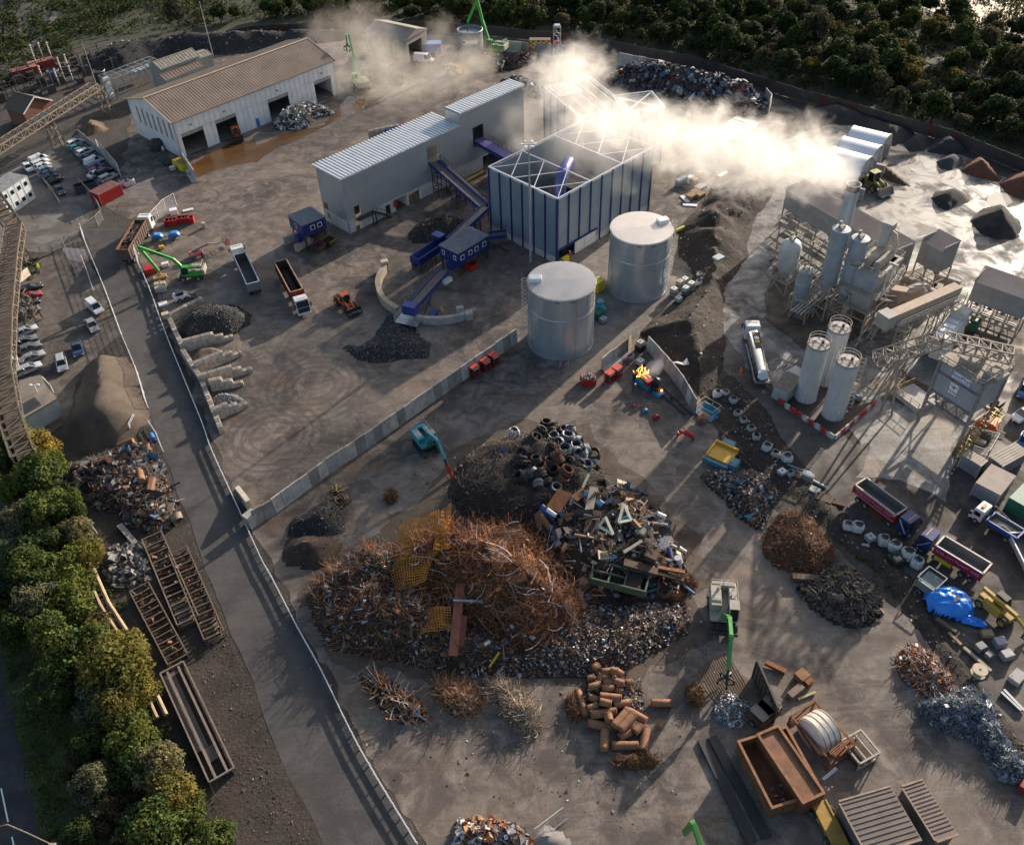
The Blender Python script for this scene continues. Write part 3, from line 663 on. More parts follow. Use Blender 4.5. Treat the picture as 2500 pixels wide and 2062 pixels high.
# steel sheds behind the white shed
def gable(name,label,A,B,C,h,rise,wm,rm,cat='shed',ov=.2,axis='x'):
    loc,rz,L,W=rect(A,B,C,h);t=thing(name,label,cat,loc,rz)
    b=MB();b.box(0,L,0,W,0,h)
    if axis == 'x':b.yprism([(0,h),(W,h),(W/2,h+rise)],.02,L-.02)
    else:b.xprism([(0,h),(L,h),(L/2,h+rise)],.02,W-.02)
    ob('wall',b,wm,t);b=MB()
    if axis == 'x':
        for y0,y1 in ((-ov,W/2),(W+ov,W/2)):b.beam((-ov,(y0+y1)/2,0),(-ov,(y0+y1)/2,0),.1);b.add([(-ov,y0,h+.05),(L+ov,y0,h+.05),(L+ov,y1,h+rise+.12),(-ov,y1,h+rise+.12)],[(0,1,2,3)] if y0 < y1 else [(3,2,1,0)])
        n=int(L/.9)
        for i in range(n+1):
            x=L*i/n;b.beam((x,-ov,h+.1),(x,W/2,h+rise+.17),.1,.07);b.beam((x,W+ov,h+.1),(x,W/2,h+rise+.17),.1,.07)
        b.beam((-ov,W/2,h+rise+.2),(L+ov,W/2,h+rise+.2),.3,.1)
    else:
        for x0,x1 in ((-ov,L/2),(L+ov,L/2)):b.add([(x0,-ov,h+.05),(x1,-ov,h+rise+.12),(x1,W+ov,h+rise+.12),(x0,W+ov,h+.05)],[(0,1,2,3)])
        b.beam((L/2,-ov,h+rise+.2),(L/2,W+ov,h+rise+.2),.3,.12)
    ob('roof',b,rm,t);return t,L,W
gable('steel_store','greenish steel store with curved ribbed roof behind the white shed',q('A1',1205,510),q('A1',1290,560),q('A1',1600,450),6.5,1.2,mat((.26,.30,.29),.6,.2),mat((.36,.32,.25),.7))
gable('annex_shed','low brown roofed annex built against back of white shed',q('A1',1275,610),q('A1',1330,650),q('A1',1630,530),4.5,1.0,mat((.30,.31,.29),.6,.2),BROWNROOF)
gable('steel_kiosk','square greenish steel kiosk beside the tall mast',q('A1',1560,420),q('A1',1600,470),q('A1',1700,440),5.5,.3,mat((.28,.31,.30),.6,.2),mat((.36,.32,.25),.7))
gh=gable('brick_house','small dark brick house with brown tiled gable roof and blue doors',q('A1',95,850),q('A1',190,910),q('A1',400,810),4.0,2.6,BRICK,mat((.115,.09,.055),.85,0,.25,1.5),'house',.5,'y')
b=MB();b.box(gh[1]*.18,gh[1]*.34,-.12,-.02,0,2.2);ob('door',b,BLUESKY,gh[0])
b=MB();b.box(gh[1]*.5,gh[1]*.74,-.12,-.02,0,2.2);ob('door',b,BLUESKY,gh[0])
b=MB();b.beam((-.5,-.55,4.0),(gh[1]/2,-.55,6.75),.12,.3);b.beam((gh[1]+.5,-.55,4.0),(gh[1]/2,-.55,6.75),.12,.3);ob('bargeboard',b,WHITEC,gh[0])
# stacked white site cabins
loc,rz,L,Wd=rect(q('A1',-60,1480),q('A1',0,1560),q('A1',215,1420),5.4)
for i in range(2):
    t=thing('site_cabin',['lower white site cabin with small square windows','upper white site cabin of the stack with ribbed pale roof'][i],'cabin',loc+Vector((0,0,.1+i*2.72)),rz,'stacked white cabins')
    b=MB();b.box(0,L,0,Wd,0,2.68);ob('wall',b,mat((.66,.68,.70),.5,0,.1,.6,.2),t)
    b=MB()
    for k in range(5):b.box(L*k/4-.1,L*k/4+.1,-.05,0,0,2.68)
    ob('trim',b,mat((.5,.52,.54),.5),t)
    for k in range(4):b=MB();x=L*(k+.5)/4;b.box(x-.45,x+.45,-.06,.0,1.0,1.9);ob('window',b,GLASS,t)
    if i:
        b=MB();b.box(-.1,L+.1,-.1,Wd+.1,2.69,2.78)
        for k in range(22):b.beam((L*k/21,-.1,2.82),(L*k/21,Wd+.1,2.82),.12,.08)
        ob('roof',b,mat((.52,.50,.46),.6),t)
# --- three arched stock bays
ARCH=[]
for k,(x0,y0,x1,y1,lab) in enumerate(((735,1015,1030,1085,'farthest arched white canopy over concrete stock bay'),(655,1100,955,1175,'middle arched white canopy over concrete stock bay'),(580,1185,875,1265,'nearest arched white canopy over concrete stock bay half in steam'))):
    a,c=G('A4',x0,y0,7.0),G('A4',x1,y1,7.0);u=(c-a);L=u.length;rz=atan2(u.y,u.x)
    t=thing('arched_canopy',lab,'canopy',(a.x,a.y,0),rz,'arched stock bay canopies')
    b=MB();R_=4.6;n=14;pr=[(-R_*cos(pi*i/n),3.0+4.2*sin(pi*i/n)) for i in range(n+1)];pi_=[(y*.985,z-.09) for y,z in pr]
    vs=[(x,y-R_*.2,z) for x in (0,L) for y,z in pr]+[(x,y-R_*.2,z) for x in (0,L) for y,z in pi_];N=n+1
    fs=[(i,i+1,N+i+1,N+i) for i in range(n)]+[(2*N+i+1,2*N+i,3*N+i,3*N+i+1) for i in range(n)]+[(i+1,i,2*N+i,2*N+i+1) for i in range(n)]+[(N+i,N+i+1,3*N+i+1,3*N+i) for i in range(n)]
    b.add(vs,fs);ob('cover',b,mat((.74,.75,.77),.42,.05,.06,.4,.10),t,smooth=True)
    b=MB();b.box(0,L,-R_*1.2-.4,-R_*1.2+.4,0,3.0);b.box(0,L,R_*.8-.4,R_*.8+.4,0,3.0);b.box(L,L+2,-R_*1.2-.4,-R_*1.2+.4,0,2.6);ob('bay_wall',b,CONC,t)
    b=MB()
    for x in (.05,L-.05):
        pp=[(x,y-R_*.2,z+.02) for y,z in pr]
        b.tube(pp,.12,5)
    ob('hoop',b,mat((.5,.47,.45),.5,.4),t);ARCH.append(t)
# ------------------------------------------------------------------ asphalt plant
def legs(b,L,W,H,nx,r=.22):
    for i in range(nx+1):
        for y in (.15,W-.15):b.beam((L*i/nx,y,0),(L*i/nx,y,H),r)
        b.beam((L*i/nx,.15,H*.55),(L*i/nx,W-.15,H*.55),r*.7)
    for y in (.15,W-.15):
        for z in (H*.3,H*.62):b.beam((0,y,z),(L,y,z),r*.7)
        for i in range(nx):b.beam((L*i/nx,y,0),(L*(i+1)/nx,y,H*.6),r*.5)
    return b
def bin_shed(label,A,B,C,h,zb,nx):
    loc,rz,L,W=rect(A,B,C,h);W=max(W,4.2);t=thing('feed_bin_shed',label,'shed',loc,rz,'raised feed bin sheds')
    b=MB();wall(b,L,h,(),.12,'y0',z0=zb);wall(b,W,h+.9,(),.12,'x0',z0=zb);wall(b,W,h+.9,(),.12,'x1',L,z0=zb)
    n=int(L/.33)
    for i in range(n):b.box(i*.33,i*.33+.13,-.05,0,zb,h)
    n=int(W/.33)
    for i in range(n):b.box(-.05,0,i*.33,i*.33+.13,zb,h+.3);b.box(L,L+.05,i*.33,i*.33+.13,zb,h+.3)
    ob('cladding',b,DUSTYG,t)
    b=MB();b.add([(-.2,-.25,h),(L+.2,-.25,h),(L+.2,W,h+1.0),(-.2,W,h+1.0)],[(0,1,2,3)])
    n=int(L/.33)
    for i in range(n+1):b.beam((i*.33,-.25,h+.03),(i*.33,W,h+1.03),.14,.07)
    ob('roof',b,PROOF,t)
    b=MB();legs(b,L,W,zb,nx);b.rail([(0,-.9,2.2),(L,-.9,2.2)],1.1,.08);b.box(0,L,-1.0,0,2.1,2.2);ob('frame',b,DUSTY,t)
    for i in range(nx):
        b=MB();x0,x1=L*i/nx+.3,L*(i+1)/nx-.3
        b.add([(x0,.3,zb+1),(x1,.3,zb+1),(x1,W-.3,zb+1),(x0,W-.3,zb+1),(x0+1.2,W*.4,zb-1.6),(x1-1.2,W*.4,zb-1.6),(x1-1.2,W*.6,zb-1.6),(x0+1.2,W*.6,zb-1.6)],[(0,1,5,4),(1,2,6,5),(2,3,7,6),(3,0,4,7),(4,5,6,7)])
        ob('hopper',b,mat((.16,.17,.18),.6,.3),t)
    b=MB();b.box(.5,L-.5,W*.4,W*.6,1.1,1.35);ob('belt',b,BLACK,t)
    return t,L,W
bin_shed('long raised shed over feed bins with brown ribbed roof behind the tall chimney',z5(400,180),z5(275,290),z5(1500,1005),8.6,4.6,6)
bin_shed('short raised feed bin shed between two longer ones',z7(270,28),z7(165,140),z7(430,285),9.5,5.0,2)
bin_shed('raised ribbed feed bin shed at plant edge with patched dusty roof',z7(850,480),z7(825,645),z7(1500,885),8.2,4.2,4)

def ribbed_tank(pc,h,r,label,lad=None):
    c=P(pc,h);t=thing('bitumen_tank',label,'tank',(c.x,c.y,0),0,'ribbed upright bitumen tanks')
    b=MB();pr=[];n=88
    vs=[];fs=[]
    for z in (0.25,h):
        for k in range(n):rr=r+(.055 if k % 4 < 2 else -.03);vs.append((rr*cos(2*pi*k/n),rr*sin(2*pi*k/n),z))
    fs=[(k,(k+1) % n,n+(k+1) % n,n+k) for k in range(n)];b.add(vs,fs);b.cyl((0,0,0),(0,0,.3),r+.1,n=32)
    ob('shell',b,mat((.57,.59,.60),.5,.2,.12,.35,.2,dcol=(.3,.25,.2),streak=.35),t)
    b=MB();b.lathe([(r+.1,h-.25),(r+.12,h),(r*.9,h+.03),(0,h+.12)],n=36);ob('lid',b,mat((.48,.43,.40),.85,0,.2,.6,.4),t)
    b=MB();b.lathe([(r+.08,h-.3),(r+.14,h-.1),(r+.08,h+.06)],n=36);ob('rim',b,STEEL,t)
    b=MB();b.ringrail((0,0,h+.05),r+.02,1.1,.07);ob('guard_rail',b,DUSTY,t)
    b=MB();b.cyl((.4,-.3,h+.1),(.4,-.3,h+.9),.22,n=10);b.box(-.9,-.3,.2,.7,h+.1,h+.16);ob('hatch',b,DARK,t)
    if lad is not None:b=MB();b.ladder(cos(lad)*(r+.15),sin(lad)*(r+.15),0,h,lad);ob('ladder',b,DUSTY,t)
    return t
ribbed_tank(z6(640,450),11.2,1.68,'left of three white ribbed bitumen tanks')
ribbed_tank(z6(965,640),11.2,1.68,'front right white ribbed bitumen tank with caged ladder',-.2)
ribbed_tank(z6(868,270),11.2,1.68,'rear white ribbed bitumen tank half hidden behind the other two')
def silo(pc,h,r,zc,label,name='filler_silo',dome=0.0,m=None,ring=0):
    c=P(pc,h);t=thing(name,label,'silo',(c.x,c.y,0),.7,'steel silos on legs')
    b=MB();pr=[(.35,zc-2.6),(r,zc),(r,h)]
    if dome:pr += [(r*.86,h+dome*.5),(r*.5,h+dome*.85),(0,h+dome)]
    else:pr += [(0,h+.15)]
    b.lathe(pr,n=36);sh=ob('shell',b,m or SILOB,t,smooth=True)
    b=MB();zz=[zc,(zc+h)/2,h-.1]
    for z in zz:b.lathe([(r,z-.1),(r+.08,z),(r,z+.1)],n=36)
    ob('band',b,m or SILOB,sh)
    b=MB();b.tower(0,0,0,zc+.3,r*1.9,2.4,.16);ob('leg_frame',b,DUSTY,t)
    b=MB();hh=h+(dome or .1);b.box(-.5,.5,-.4,.4,hh-.1,hh+.55);b.cyl((.5,.6,hh-.2),(.5,.6,hh+.9),.28,n=10);b.cyl((-.7,-.4,hh-.3),(-.7,-.4,hh+.5),.22,n=10);ob('filter',b,DUSTY,t)
    if ring:b=MB();b.ringrail((0,0,h),r+.1,1.2,.07);ob('guard_rail',b,DUSTY,t)
    return t
silo(z5(890,722),18.0,1.52,7.4,'taller blue grey silo on legs beside the mixing tower',ring=0)
silo(z5(1105,825),17.0,1.52,6.5,'shorter blue grey silo just behind the taller one')
silo(z5(330,915),9.6,1.85,5.2,'dome topped pale silo on spindly legs at edge of plant',dome=1.4,m=mat((.43,.44,.45),.5,.2,.15,.5,.35,dcol=(.3,.26,.22),streak=.3))
silo(z5(497,1180),9.0,1.35,3.4,'small blue grey silo with ring guard rail',ring=1)
c=P(z5(1030,228),22.0);t=thing('chimney','tall round steel chimney with steam pouring from its top','chimney',(c.x,c.y,0))
b=MB();b.lathe([(1.15,0),(1.1,21.9),(1.22,21.95),(1.22,22.1),(.95,22.1),(.95,20)],n=32);ob('stack',b,mat((.36,.42,.47),.45,.35,.15,.5,.25),t,smooth=True)
b=MB();b.lathe([(1.11,20.9),(1.12,22.12),(.96,22.13),(.95,20.5)],n=32);ob('sooty_rim',b,RUSTD,t)
# mixing tower
c=G('B4',800,1010);rz=radians(44)
t=thing('mixing_tower','tall dusty mixing tower of stacked steel decks, bins and hand rails','mixing tower',(c.x,c.y,0),rz)
Lm,Wm=7.2,4.6
b=MB();legs(b,Lm,Wm,5.0,2,.28);ob('leg_frame',b,DUSTY,t)
for z,e in ((5.0,.9),(8.6,1.1),(12.6,.5)):
    b=MB();b.box(-e,Lm+e,-e,Wm+e,z-.12,z);b.rail([(-e,-e,z),(Lm+e,-e,z),(Lm+e,Wm+e,z),(-e,Wm+e,z),(-e,-e,z)],1.1,.08)
    b.beam((-e,-e,z-.15),(Lm+e,-e,z-.15),.18,.3);ob('deck',b,DUSTY,t)
b=MB();b.box(.3,Lm-.3,.3,Wm-.3,5.0,8.5);ob('bin',b,DUSTYG,t)
b=MB();b.box(.2,4.9,.4,Wm-.4,8.6,12.5);ob('screen_house',b,mat((.28,.34,.38),.6,.15,.2,.5,.45,dcol=(.3,.26,.22),streak=.4),t)
b=MB();b.box(5.0,Lm-.2,.2,Wm-.2,8.6,12.6);b.box(5.3,Lm-.4,-.05,.2,9,12);ob('panel',b,DUSTW,t)
b=MB();b.tube([(1,1.2,13.4),(5.8,1.2,13.4)],.75,14);b.tube([(1,2.9,13.4),(5.8,2.9,13.4)],.75,14);ob('drum',b,DUSTY,t,smooth=True)
b=MB();b.rbox((6.6,3.2,9.5),(1.3,1.5,17),Matrix.Identity(3));b.box(5.8,7.4,2.2,4.2,17.4,18.6);ob('elevator',b,DUSTYG,t)
b=MB();b.tube([(6.4,1.2,12.4),(6.4,1.0,15.2),(6.9,1.8,16.6),(6.7,2.8,17.0)],.38,10);ob('duct',b,TAN,t,smooth=True)
b=MB();b.beam((-.8,-1.1,14.2),(4.6,-1.1,14.2),.25);b.beam((.6,-1.1,8.6),(.6,-1.1,14.2),.15);b.beam((4.4,-1.1,8.6),(4.4,-1.1,14.2),.15);b.beam((2,-1.9,14.3),(2,-.3,14.3),.3);ob('lifting_beam',b,DUSTW,t)
b=MB()
for za,zb,s in ((0,5,1),(5,8.6,-1),(8.6,12.6,1)):
    x0,x1=(-.5,6) if s > 0 else (6,-.5)
    b.beam((x0,-2.0,za),(x1,-2.0,zb),.12,.3);b.beam((x0,-1.2,za),(x1,-1.2,zb),.12,.3);b.beam((x0,-2.0,za+1.1),(x1,-2.0,zb+1.1),.08)
    for i in range(10):f=(i+.5)/10;b.box(x0+(x1-x0)*f-.15,x0+(x1-x0)*f+.15,-2.0,-1.2,za+(zb-za)*f,za+(zb-za)*f+.05)
ob('stair',b,DUSTY,t)
# plant frames and walkways below the silos
c=G('B4',330,930);t=thing('pipe_rack','tangle of dusty steel frames and pipes below the silos','steel frame',(c.x,c.y,0),radians(44))
b=MB()
for x in range(0,16,3):
    for y in (0,3):b.beam((x,y,0),(x,y,4.6),.16)
    b.beam((x,0,4.6),(x,3,4.6),.16);b.beam((x,0,2.4),(x,3,2.4),.12)
for y in (0,3):
    for z in (2.4,4.6):b.beam((0,y,z),(15,y,z),.16)
    for x in range(0,15,3):b.beam((x,y,0),(x+3,y,2.4),.09);b.beam((x,y,4.6),(x+3,y,2.4),.09)
b.rail([(0,0,4.6),(15,0,4.6)],1.1,.07);ob('frame',b,DUSTY,t)
b=MB()
for k in range(4):b.tube([(-1,.5+k*.6,2.6),(8,.5+k*.6,2.6),(8,.5+k*.6,4.9),(14,.5+k*.6,4.9)],.14,8)
ob('pipe',b,DUSTW,t,smooth=True)
b=MB()
for k in range(5):x=1+k*2.8;b.box(x,x+1.7,.7,2.4,0,1.2+.4*(k % 3))
ob('pump_box',b,mat((.22,.16,.12),.8),t)
# dryer, ducts and covered belts
a,e=G('B4',1030,880,7.5),G('B4',1565,650,7.5);u=e-a;t=thing('covered_conveyor','long straight conveyor under a flat dusty cover crossing the plant','conveyor',(a.x,a.y,0),head(a,e))
L=u.length;b=MB();b.box(0,L,-.9,.9,7.2,8.6);ob('cover',b,mat((.46,.36,.27),.8,0,.15,.5,.35),t)
b=MB();b.lattice((0,-1.6,6.1),(L,-1.6,6.1),1.0,1.1,1.6,.1);b.rail([(0,-2.1,7.2),(L,-2.1,7.2)],1.1,.07);b.box(0,L,-2.1,-.9,7.1,7.2)
for x in (L*.25,L*.75):b.tower(x,-.6,0,6.2,1.6,2,.12)
ob('frame',b,DUSTY,t)
b=MB();b.box(-2.2,0,-1.3,1.2,6.5,9.1);ob('head_box',b,DUSTYG,t)
a,e=G('B4',1000,660,6),G('B4',1190,690,6);f=G('B4',1280,640,6.5)
t=thing('exhaust_duct','wide square dusty duct that bends beside the mixing tower','duct',(a.x,a.y,0))
b=MB();p0,p1,p2=(Vector(v)-Vector((a.x,a.y,0)) for v in (a,e,f));b.beam(p0,p1,1.9,2.0);b.beam(p1-(p1-p0).normalized()*.6,p2,1.9,1.9);ob('duct',b,mat((.50,.38,.28),.8,0,.15,.6,.35),t,bevel=.1)
b=MB();b.beam(p2+Vector((0,0,-5.5)),p2,1.8,1.8);
for s in (.35,.8):q0=p1.lerp(p2,s);b.beam(q0+Vector((-1.1,0,1.05)),q0+Vector((1.1,0,1.05)),.25)
ob('support',b,DUSTW,t)
a,e=G('B4',1170,790,3),G('B4',1000,900,2.2);t=thing('dryer_drum','rounded dusty dryer drum lying under the covered conveyor','drum',(a.x,a.y,0))
e=e-Vector((a.x,a.y,0));b=MB();b.tube([(0,0,3),e*.5+Vector((0,0,1.4)),e],[1.5,1.5,1.0],20);ob('shell',b,mat((.42,.30,.20),.8,.1,.2,.6,.4),t,smooth=True)
b=MB();b.beam((0,0,0),(0,0,1.6),1.6,1.2);b.beam((e.x,e.y,0),(e.x,e.y,1.2),1.2,1.2);ob('support',b,DUSTY,t)
loc,rz,L,W=rect(q('B4',1350,1000),q('B4',1520,1080),q('B4',1670,880),4.5)
t=thing('filter_house','long white topped filter house with sloping grey side below the covered conveyor','filter house',loc,rz)
b=MB();b.box(0,L,.0,max(W,3.5),1.0,4.5,0,.5);b.box(L*.9,L+1.5,.4,3.2,1,5.6);b.box(.4,L-.4,.5,2.8,0,1);ob('body',b,DUSTW,t,bevel=.06)
b=MB()
for k in range(5):b.box(L*k/5+.5,L*k/5+1.7,1.0,max(W,3.5)-1.0,4.5,4.6)
ob('cover_plate',b,WHITEC,t)
c=G('B4',1690,960);t=thing('fuel_tank','small dark green fuel tank beside the filter house','tank',(c.x,c.y,0),.9)
b=MB();b.box(-1.5,1.5,-.9,.9,.2,1.9);b.box(-1.2,.2,-.5,.5,1.9,2.3);ob('body',b,mat((.03,.11,.07),.5),t,bevel=.1)
for pa,pe,lab in ((q('B4',1130,540),q('B4',1420,690),'dusty low conveyor feeding out below the short bin shed'),(q('B4',1410,540),q('B4',1590,600),'short round topped conveyor below the middle bin shed'),(q('B4',1520,740),q('B4',1640,790),'short low conveyor beside filter house')):
    a,e=P(pa,2.2),P(pe,2.2);L=(e-a).length;t=thing('feed_conveyor',lab,'conveyor',(a.x,a.y,0),head(a,e))
    b=MB();b.lathe  # noqa
    b.yprism([(.9*cos(pi*i/8),2.0+.7*sin(pi*i/8)) for i in range(9)],0,L);ob('cover',b,mat((.40,.33,.27),.8,0,.2,.6,.4),t)
    b=MB();b.box(0,L,-.8,.8,1.5,2.0)
    for x in (.3,L/2,L-.3):b.beam((x,-.7,0),(x,-.7,1.6),.14);b.beam((x,.7,0),(x,.7,1.6),.14)
    ob('frame',b,DUSTY,t)
# load-out tower
a,e=P(z8(210,850)),P(z8(700,1180));Lt=(e-a).length;rz=head(a,e)
lo=thing('load_out_tower','tall ribbed load out bin on four legs with two blue and white signs','load-out tower',(a.x,a.y,0),rz)
Wt=6.0
b=MB()
for x in (0,Lt):
    for y in (0,Wt):b.beam((x,y,0),(x,y,13.2),.42)
    b.beam((x,0,4.6),(x,Wt,4.6),.35);b.beam((x,0,.8),(x,Wt,4.4),.16);b.beam((x,Wt,.8),(x,0,4.4),.16)
for y in (0,Wt):b.beam((0,y,4.5),(Lt,y,4.5),.45,.55)
for x in (Lt*.25,Lt*.5,Lt*.75):b.beam((x,0,4.7),(x-1.0,.3,6.6),.16);b.beam((x,0,4.7),(x+1.0,.3,6.6),.16)
ob('leg_frame',b,mat((.26,.24,.23),.7,.2),lo)
z0,z1_=6.6,12.6
b=MB();b.box(.15,Lt-.15,.15,Wt-.15,z0,z1_)
n=int(Lt/.42)
for i in range(n):b.box(.15+i*.42,.15+i*.42+.2,.06,.15,z0,z1_)
for i in range(int(Wt/.42)):b.box(Lt-.15,Lt-.06,.15+i*.42,.35+i*.42,z0,z1_);b.box(.06,.15,.15+i*.42,.35+i*.42,z0,z1_)
ob('bin',b,mat((.40,.42,.46),.55,.15,.15,.5,.25,dcol=(.3,.26,.22),streak=.25),lo)
b=MB();b.box(-.05,Lt+.05,-.05,.06,z1_-2.35,z1_-2.0);b.box(-.05,Lt+.05,-.05,.1,z0,z0+.25);b.box(-.05,Lt+.05,-.05,.1,z1_-.2,z1_+.1);ob('band',b,mat((.17,.165,.165),.7),lo)
b=MB()
for x0,x1 in ((.3,Lt/2-.1),(Lt/2+.1,Lt-.3)):
    xm=(x0+x1)/2
    b.add([(x0,.3,z0),(x1,.3,z0),(x1,Wt-.3,z0),(x0,Wt-.3,z0),(xm-.6,Wt/2-.6,4.9),(xm+.6,Wt/2-.6,4.9),(xm+.6,Wt/2+.6,4.9),(xm-.6,Wt/2+.6,4.9)],[(0,1,5,4),(1,2,6,5),(2,3,7,6),(3,0,4,7),(4,5,6,7)])
    b.box(xm-.5,xm+.5,Wt/2-.5,Wt/2+.5,4.1,4.9)
ob('hopper',b,mat((.27,.28,.30),.6,.3),lo)
SGB=mat((.02,.16,.50),.5,0,.05,1,0)
b=MB();b.box(Lt*.33,Lt*.75,-.02,.05,z1_-1.75,z1_-.55);s1=ob('sign',b,WHITEC,lo)
text('SteelPhalt',.84,s1,(Lt*.54,-.05,z1_-1.05),(pi/2,0,0),SGB)
b=MB();b.box(Lt*.37,Lt*.37+3.1,-.02,.028,z1_-1.63,z1_-1.55);ob('underline',b,SGB,s1).location=(0,-.02,0)
b=MB();b.box(Lt*.36,Lt*.56,-.02,.05,z0+1.5,z0+3.4);s2=ob('sign',b,WHITEC,lo)
text('Parker',.58,s2,(Lt*.46,-.05,z0+1.95),(pi/2,0,0),mat((.03,.06,.36),.5,0,.05,1,0))
b=MB();x,z=Lt*.46,z0+2.75;b.add([(x-.75,-.05,z+.35),(x-.1,-.05,z+.1),(x,-.05,z+.45),(x+.1,-.05,z+.1),(x+.75,-.05,z+.35),(x+.1,-.05,z-.1),(x,-.05,z-.4),(x-.1,-.05,z-.1)],[(1,2,3),(0,1,7),(3,4,5),(1,3,5,7),(7,5,6)]);ob('emblem',b,mat((.03,.06,.36),.5,0,.05,1,0),s2)
b=MB();b.box(-.3,Lt+.3,-.6,Wt+.3,z1_+.1,z1_+.2);b.rail([(-.3,-.6,z1_+.2),(Lt+.3,-.6,z1_+.2),(Lt+.3,Wt,z1_+.2),(-.3,Wt,z1_+.2)],1.1,.09)
for i in range(16):b.box(Lt*i/16,Lt*i/16+.3,-.75,-.45,z1_+.2,z1_+.5)
b.box(2,4.5,1,4,z1_+.2,z1_+1.4);b.box(6,8.4,1.2,4,z1_+.2,z1_+1.1);ob('top_deck',b,DUSTY,lo)
b=MB()
for i in range(12):b.box(Lt+.5,Lt+1.7,4.6-i*.55,4.9-i*.55,6.3-i*.5,6.36-i*.5)
for x in (Lt+.5,Lt+1.7):b.beam((x,5.2,6.6),(x,-1.8,.1),.1,.28);b.beam((x,5.2,7.7),(x,-1.8,1.2),.08)
ob('stair',b,YELLD,lo)
b=MB();a1,a2,a3=(lxy(lo,q('B4',930,1240),9.0),lxy(lo,q('B4',1440,1090),14.4),lxy(lo,q('B4',1990,1215),14.4))
b.lattice(a1,a2,2.0,1.8,1.7,.16);b.lattice(a2,a3,2.0,1.8,1.7,.16);b.rail([a1,a2,a3],1.1,.08)
for f in (.35,):p=a1.lerp(a2,f);b.beam((p.x,p.y,0),p,.3);b.beam((p.x+2,p.y,0),p,.25);b.beam((p.x-2,p.y,0),p,.25)
ob('skip_bridge',b,mat((.33,.28,.24),.8,.1),lo)
# small plant buildings and platform
loc,rz,L,W=rect(q('B4',120,1250),q('B4',95,1420),q('B4',190,1470),2.5)
t=thing('pump_hut','small dusty hut with ribbed roof beside white ribbed tanks','hut',loc,rz)
b=MB();b.box(0,max(L,2.5),0,4,0,2.5);ob('wall',b,mat((.36,.38,.37),.7,.1),t)
b=MB();b.add([(-.1,-.1,2.5),(2.8,-.1,2.5),(2.8,4.1,3.2),(-.1,4.1,3.2)],[(0,1,2,3)])
for i in range(8):b.beam((i*.38,-.1,2.55),(i*.38,4.1,3.25),.12,.08)
ob('roof',b,mat((.33,.26,.20),.8),t)
c=G('B4',250,1420);t=thing('pump_box','tan steel box with flat dusty lid between hut and ribbed tanks','box',(c.x,c.y,0),.6)
b=MB();b.box(-1.1,1.1,-1.1,1.1,0,3.0);ob('body',b,TAN,t);b=MB();b.box(-1.2,1.2,-1.2,1.2,3.0,3.1);ob('lid',b,DUSTW,t)
loc,rz,L,W=rect(q('B4',1180,1500),q('B4',1240,1640),q('B4',1350,1590),.0);t=thing('loading_platform','grey access platform with hand rails beside load out legs','platform',loc,rz)
b=MB();b.box(0,4.2,0,5,0,.9);ob('deck',b,mat((.42,.40,.38),.8),t);b=MB();b.rail([(0,0,.9),(0,5,.9),(4.2,5,.9)],1.1,.08);b.rail([(-3,8,0),(4,6.5,0)],1.1,.08);ob('guard_rail',b,YELLD,t)
# red and white water filled barriers round the tanks
def bar_piece(col,label):
    t=thing('barrier_block',label,'barrier',(0,0,0),0,'red and white barrier blocks round the ribbed tanks')
    b=MB();b.xprism([(-.75,0),(.75,0),(.75,.85),(-.75,.85)],-.14,.14);b.box(-.75,.75,-.25,.25,0,.22);ob('body',b,col,t);return t
RW=[mat((.46,.035,.045),.6,0,.25,1.2,.4),mat((.55,.50,.48),.6,0,.25,1.2,.4)]
pr=None;runs=[(z6(185,1105),z6(790,1510),9,'the roadside run'),(z6(815,1510),z6(1245,1130),9,'run facing load out tower')]
ords=['first','second','third','fourth','fifth','sixth','seventh','eighth','ninth']
for ri,(pa,pe,n,wh) in enumerate(runs):
    a,e=P(pa),P(pe);h_=head(a,e)
    for i in range(n):
        ci=[0,1,0,0,1,0,1,0,1][i] if ri == 0 else [1,0,1,0,1,0,0,1,0][i];p=a.lerp(e,(i+.5)/n)
        t=bar_piece(RW[ci],('faded red' if ci == 0 else 'dirty white')+' barrier block, %s from %s in %s' % (ords[i],'hut' if ri == 0 else 'corner',wh));t.location=(p.x,p.y,0);t.rotation_euler=(0,0,h_)
b=MB();poly=[P(z6(200,1090)),P(z6(800,1490)),P(z6(1230,1120)),P(z6(700,900))];tag(ob('bund_floor',MB().add([(p.x,p.y,.03) for p in poly],[(0,1,2,3)]),mat((.06,.045,.035),.7)),kind='structure')
c=P(z6(960,1130));t=thing('pump_shelter','low mesh roofed pump shelter inside the red and white barriers','shelter',(c.x,c.y,0),.75)
b=MB();b.box(0,3.4,0,2,2,2.1);
for x in (.1,3.3):
    for y in (.1,1.9):b.beam((x,y,0),(x,y,2),.12)
ob('frame',b,DUSTY,t);b=MB();b.box(.6,2.8,.4,1.5,0,1.4);b.cyl((2,-1,.5),(2,.4,.5),.5);ob('pump',b,mat((.16,.22,.30),.6),t)

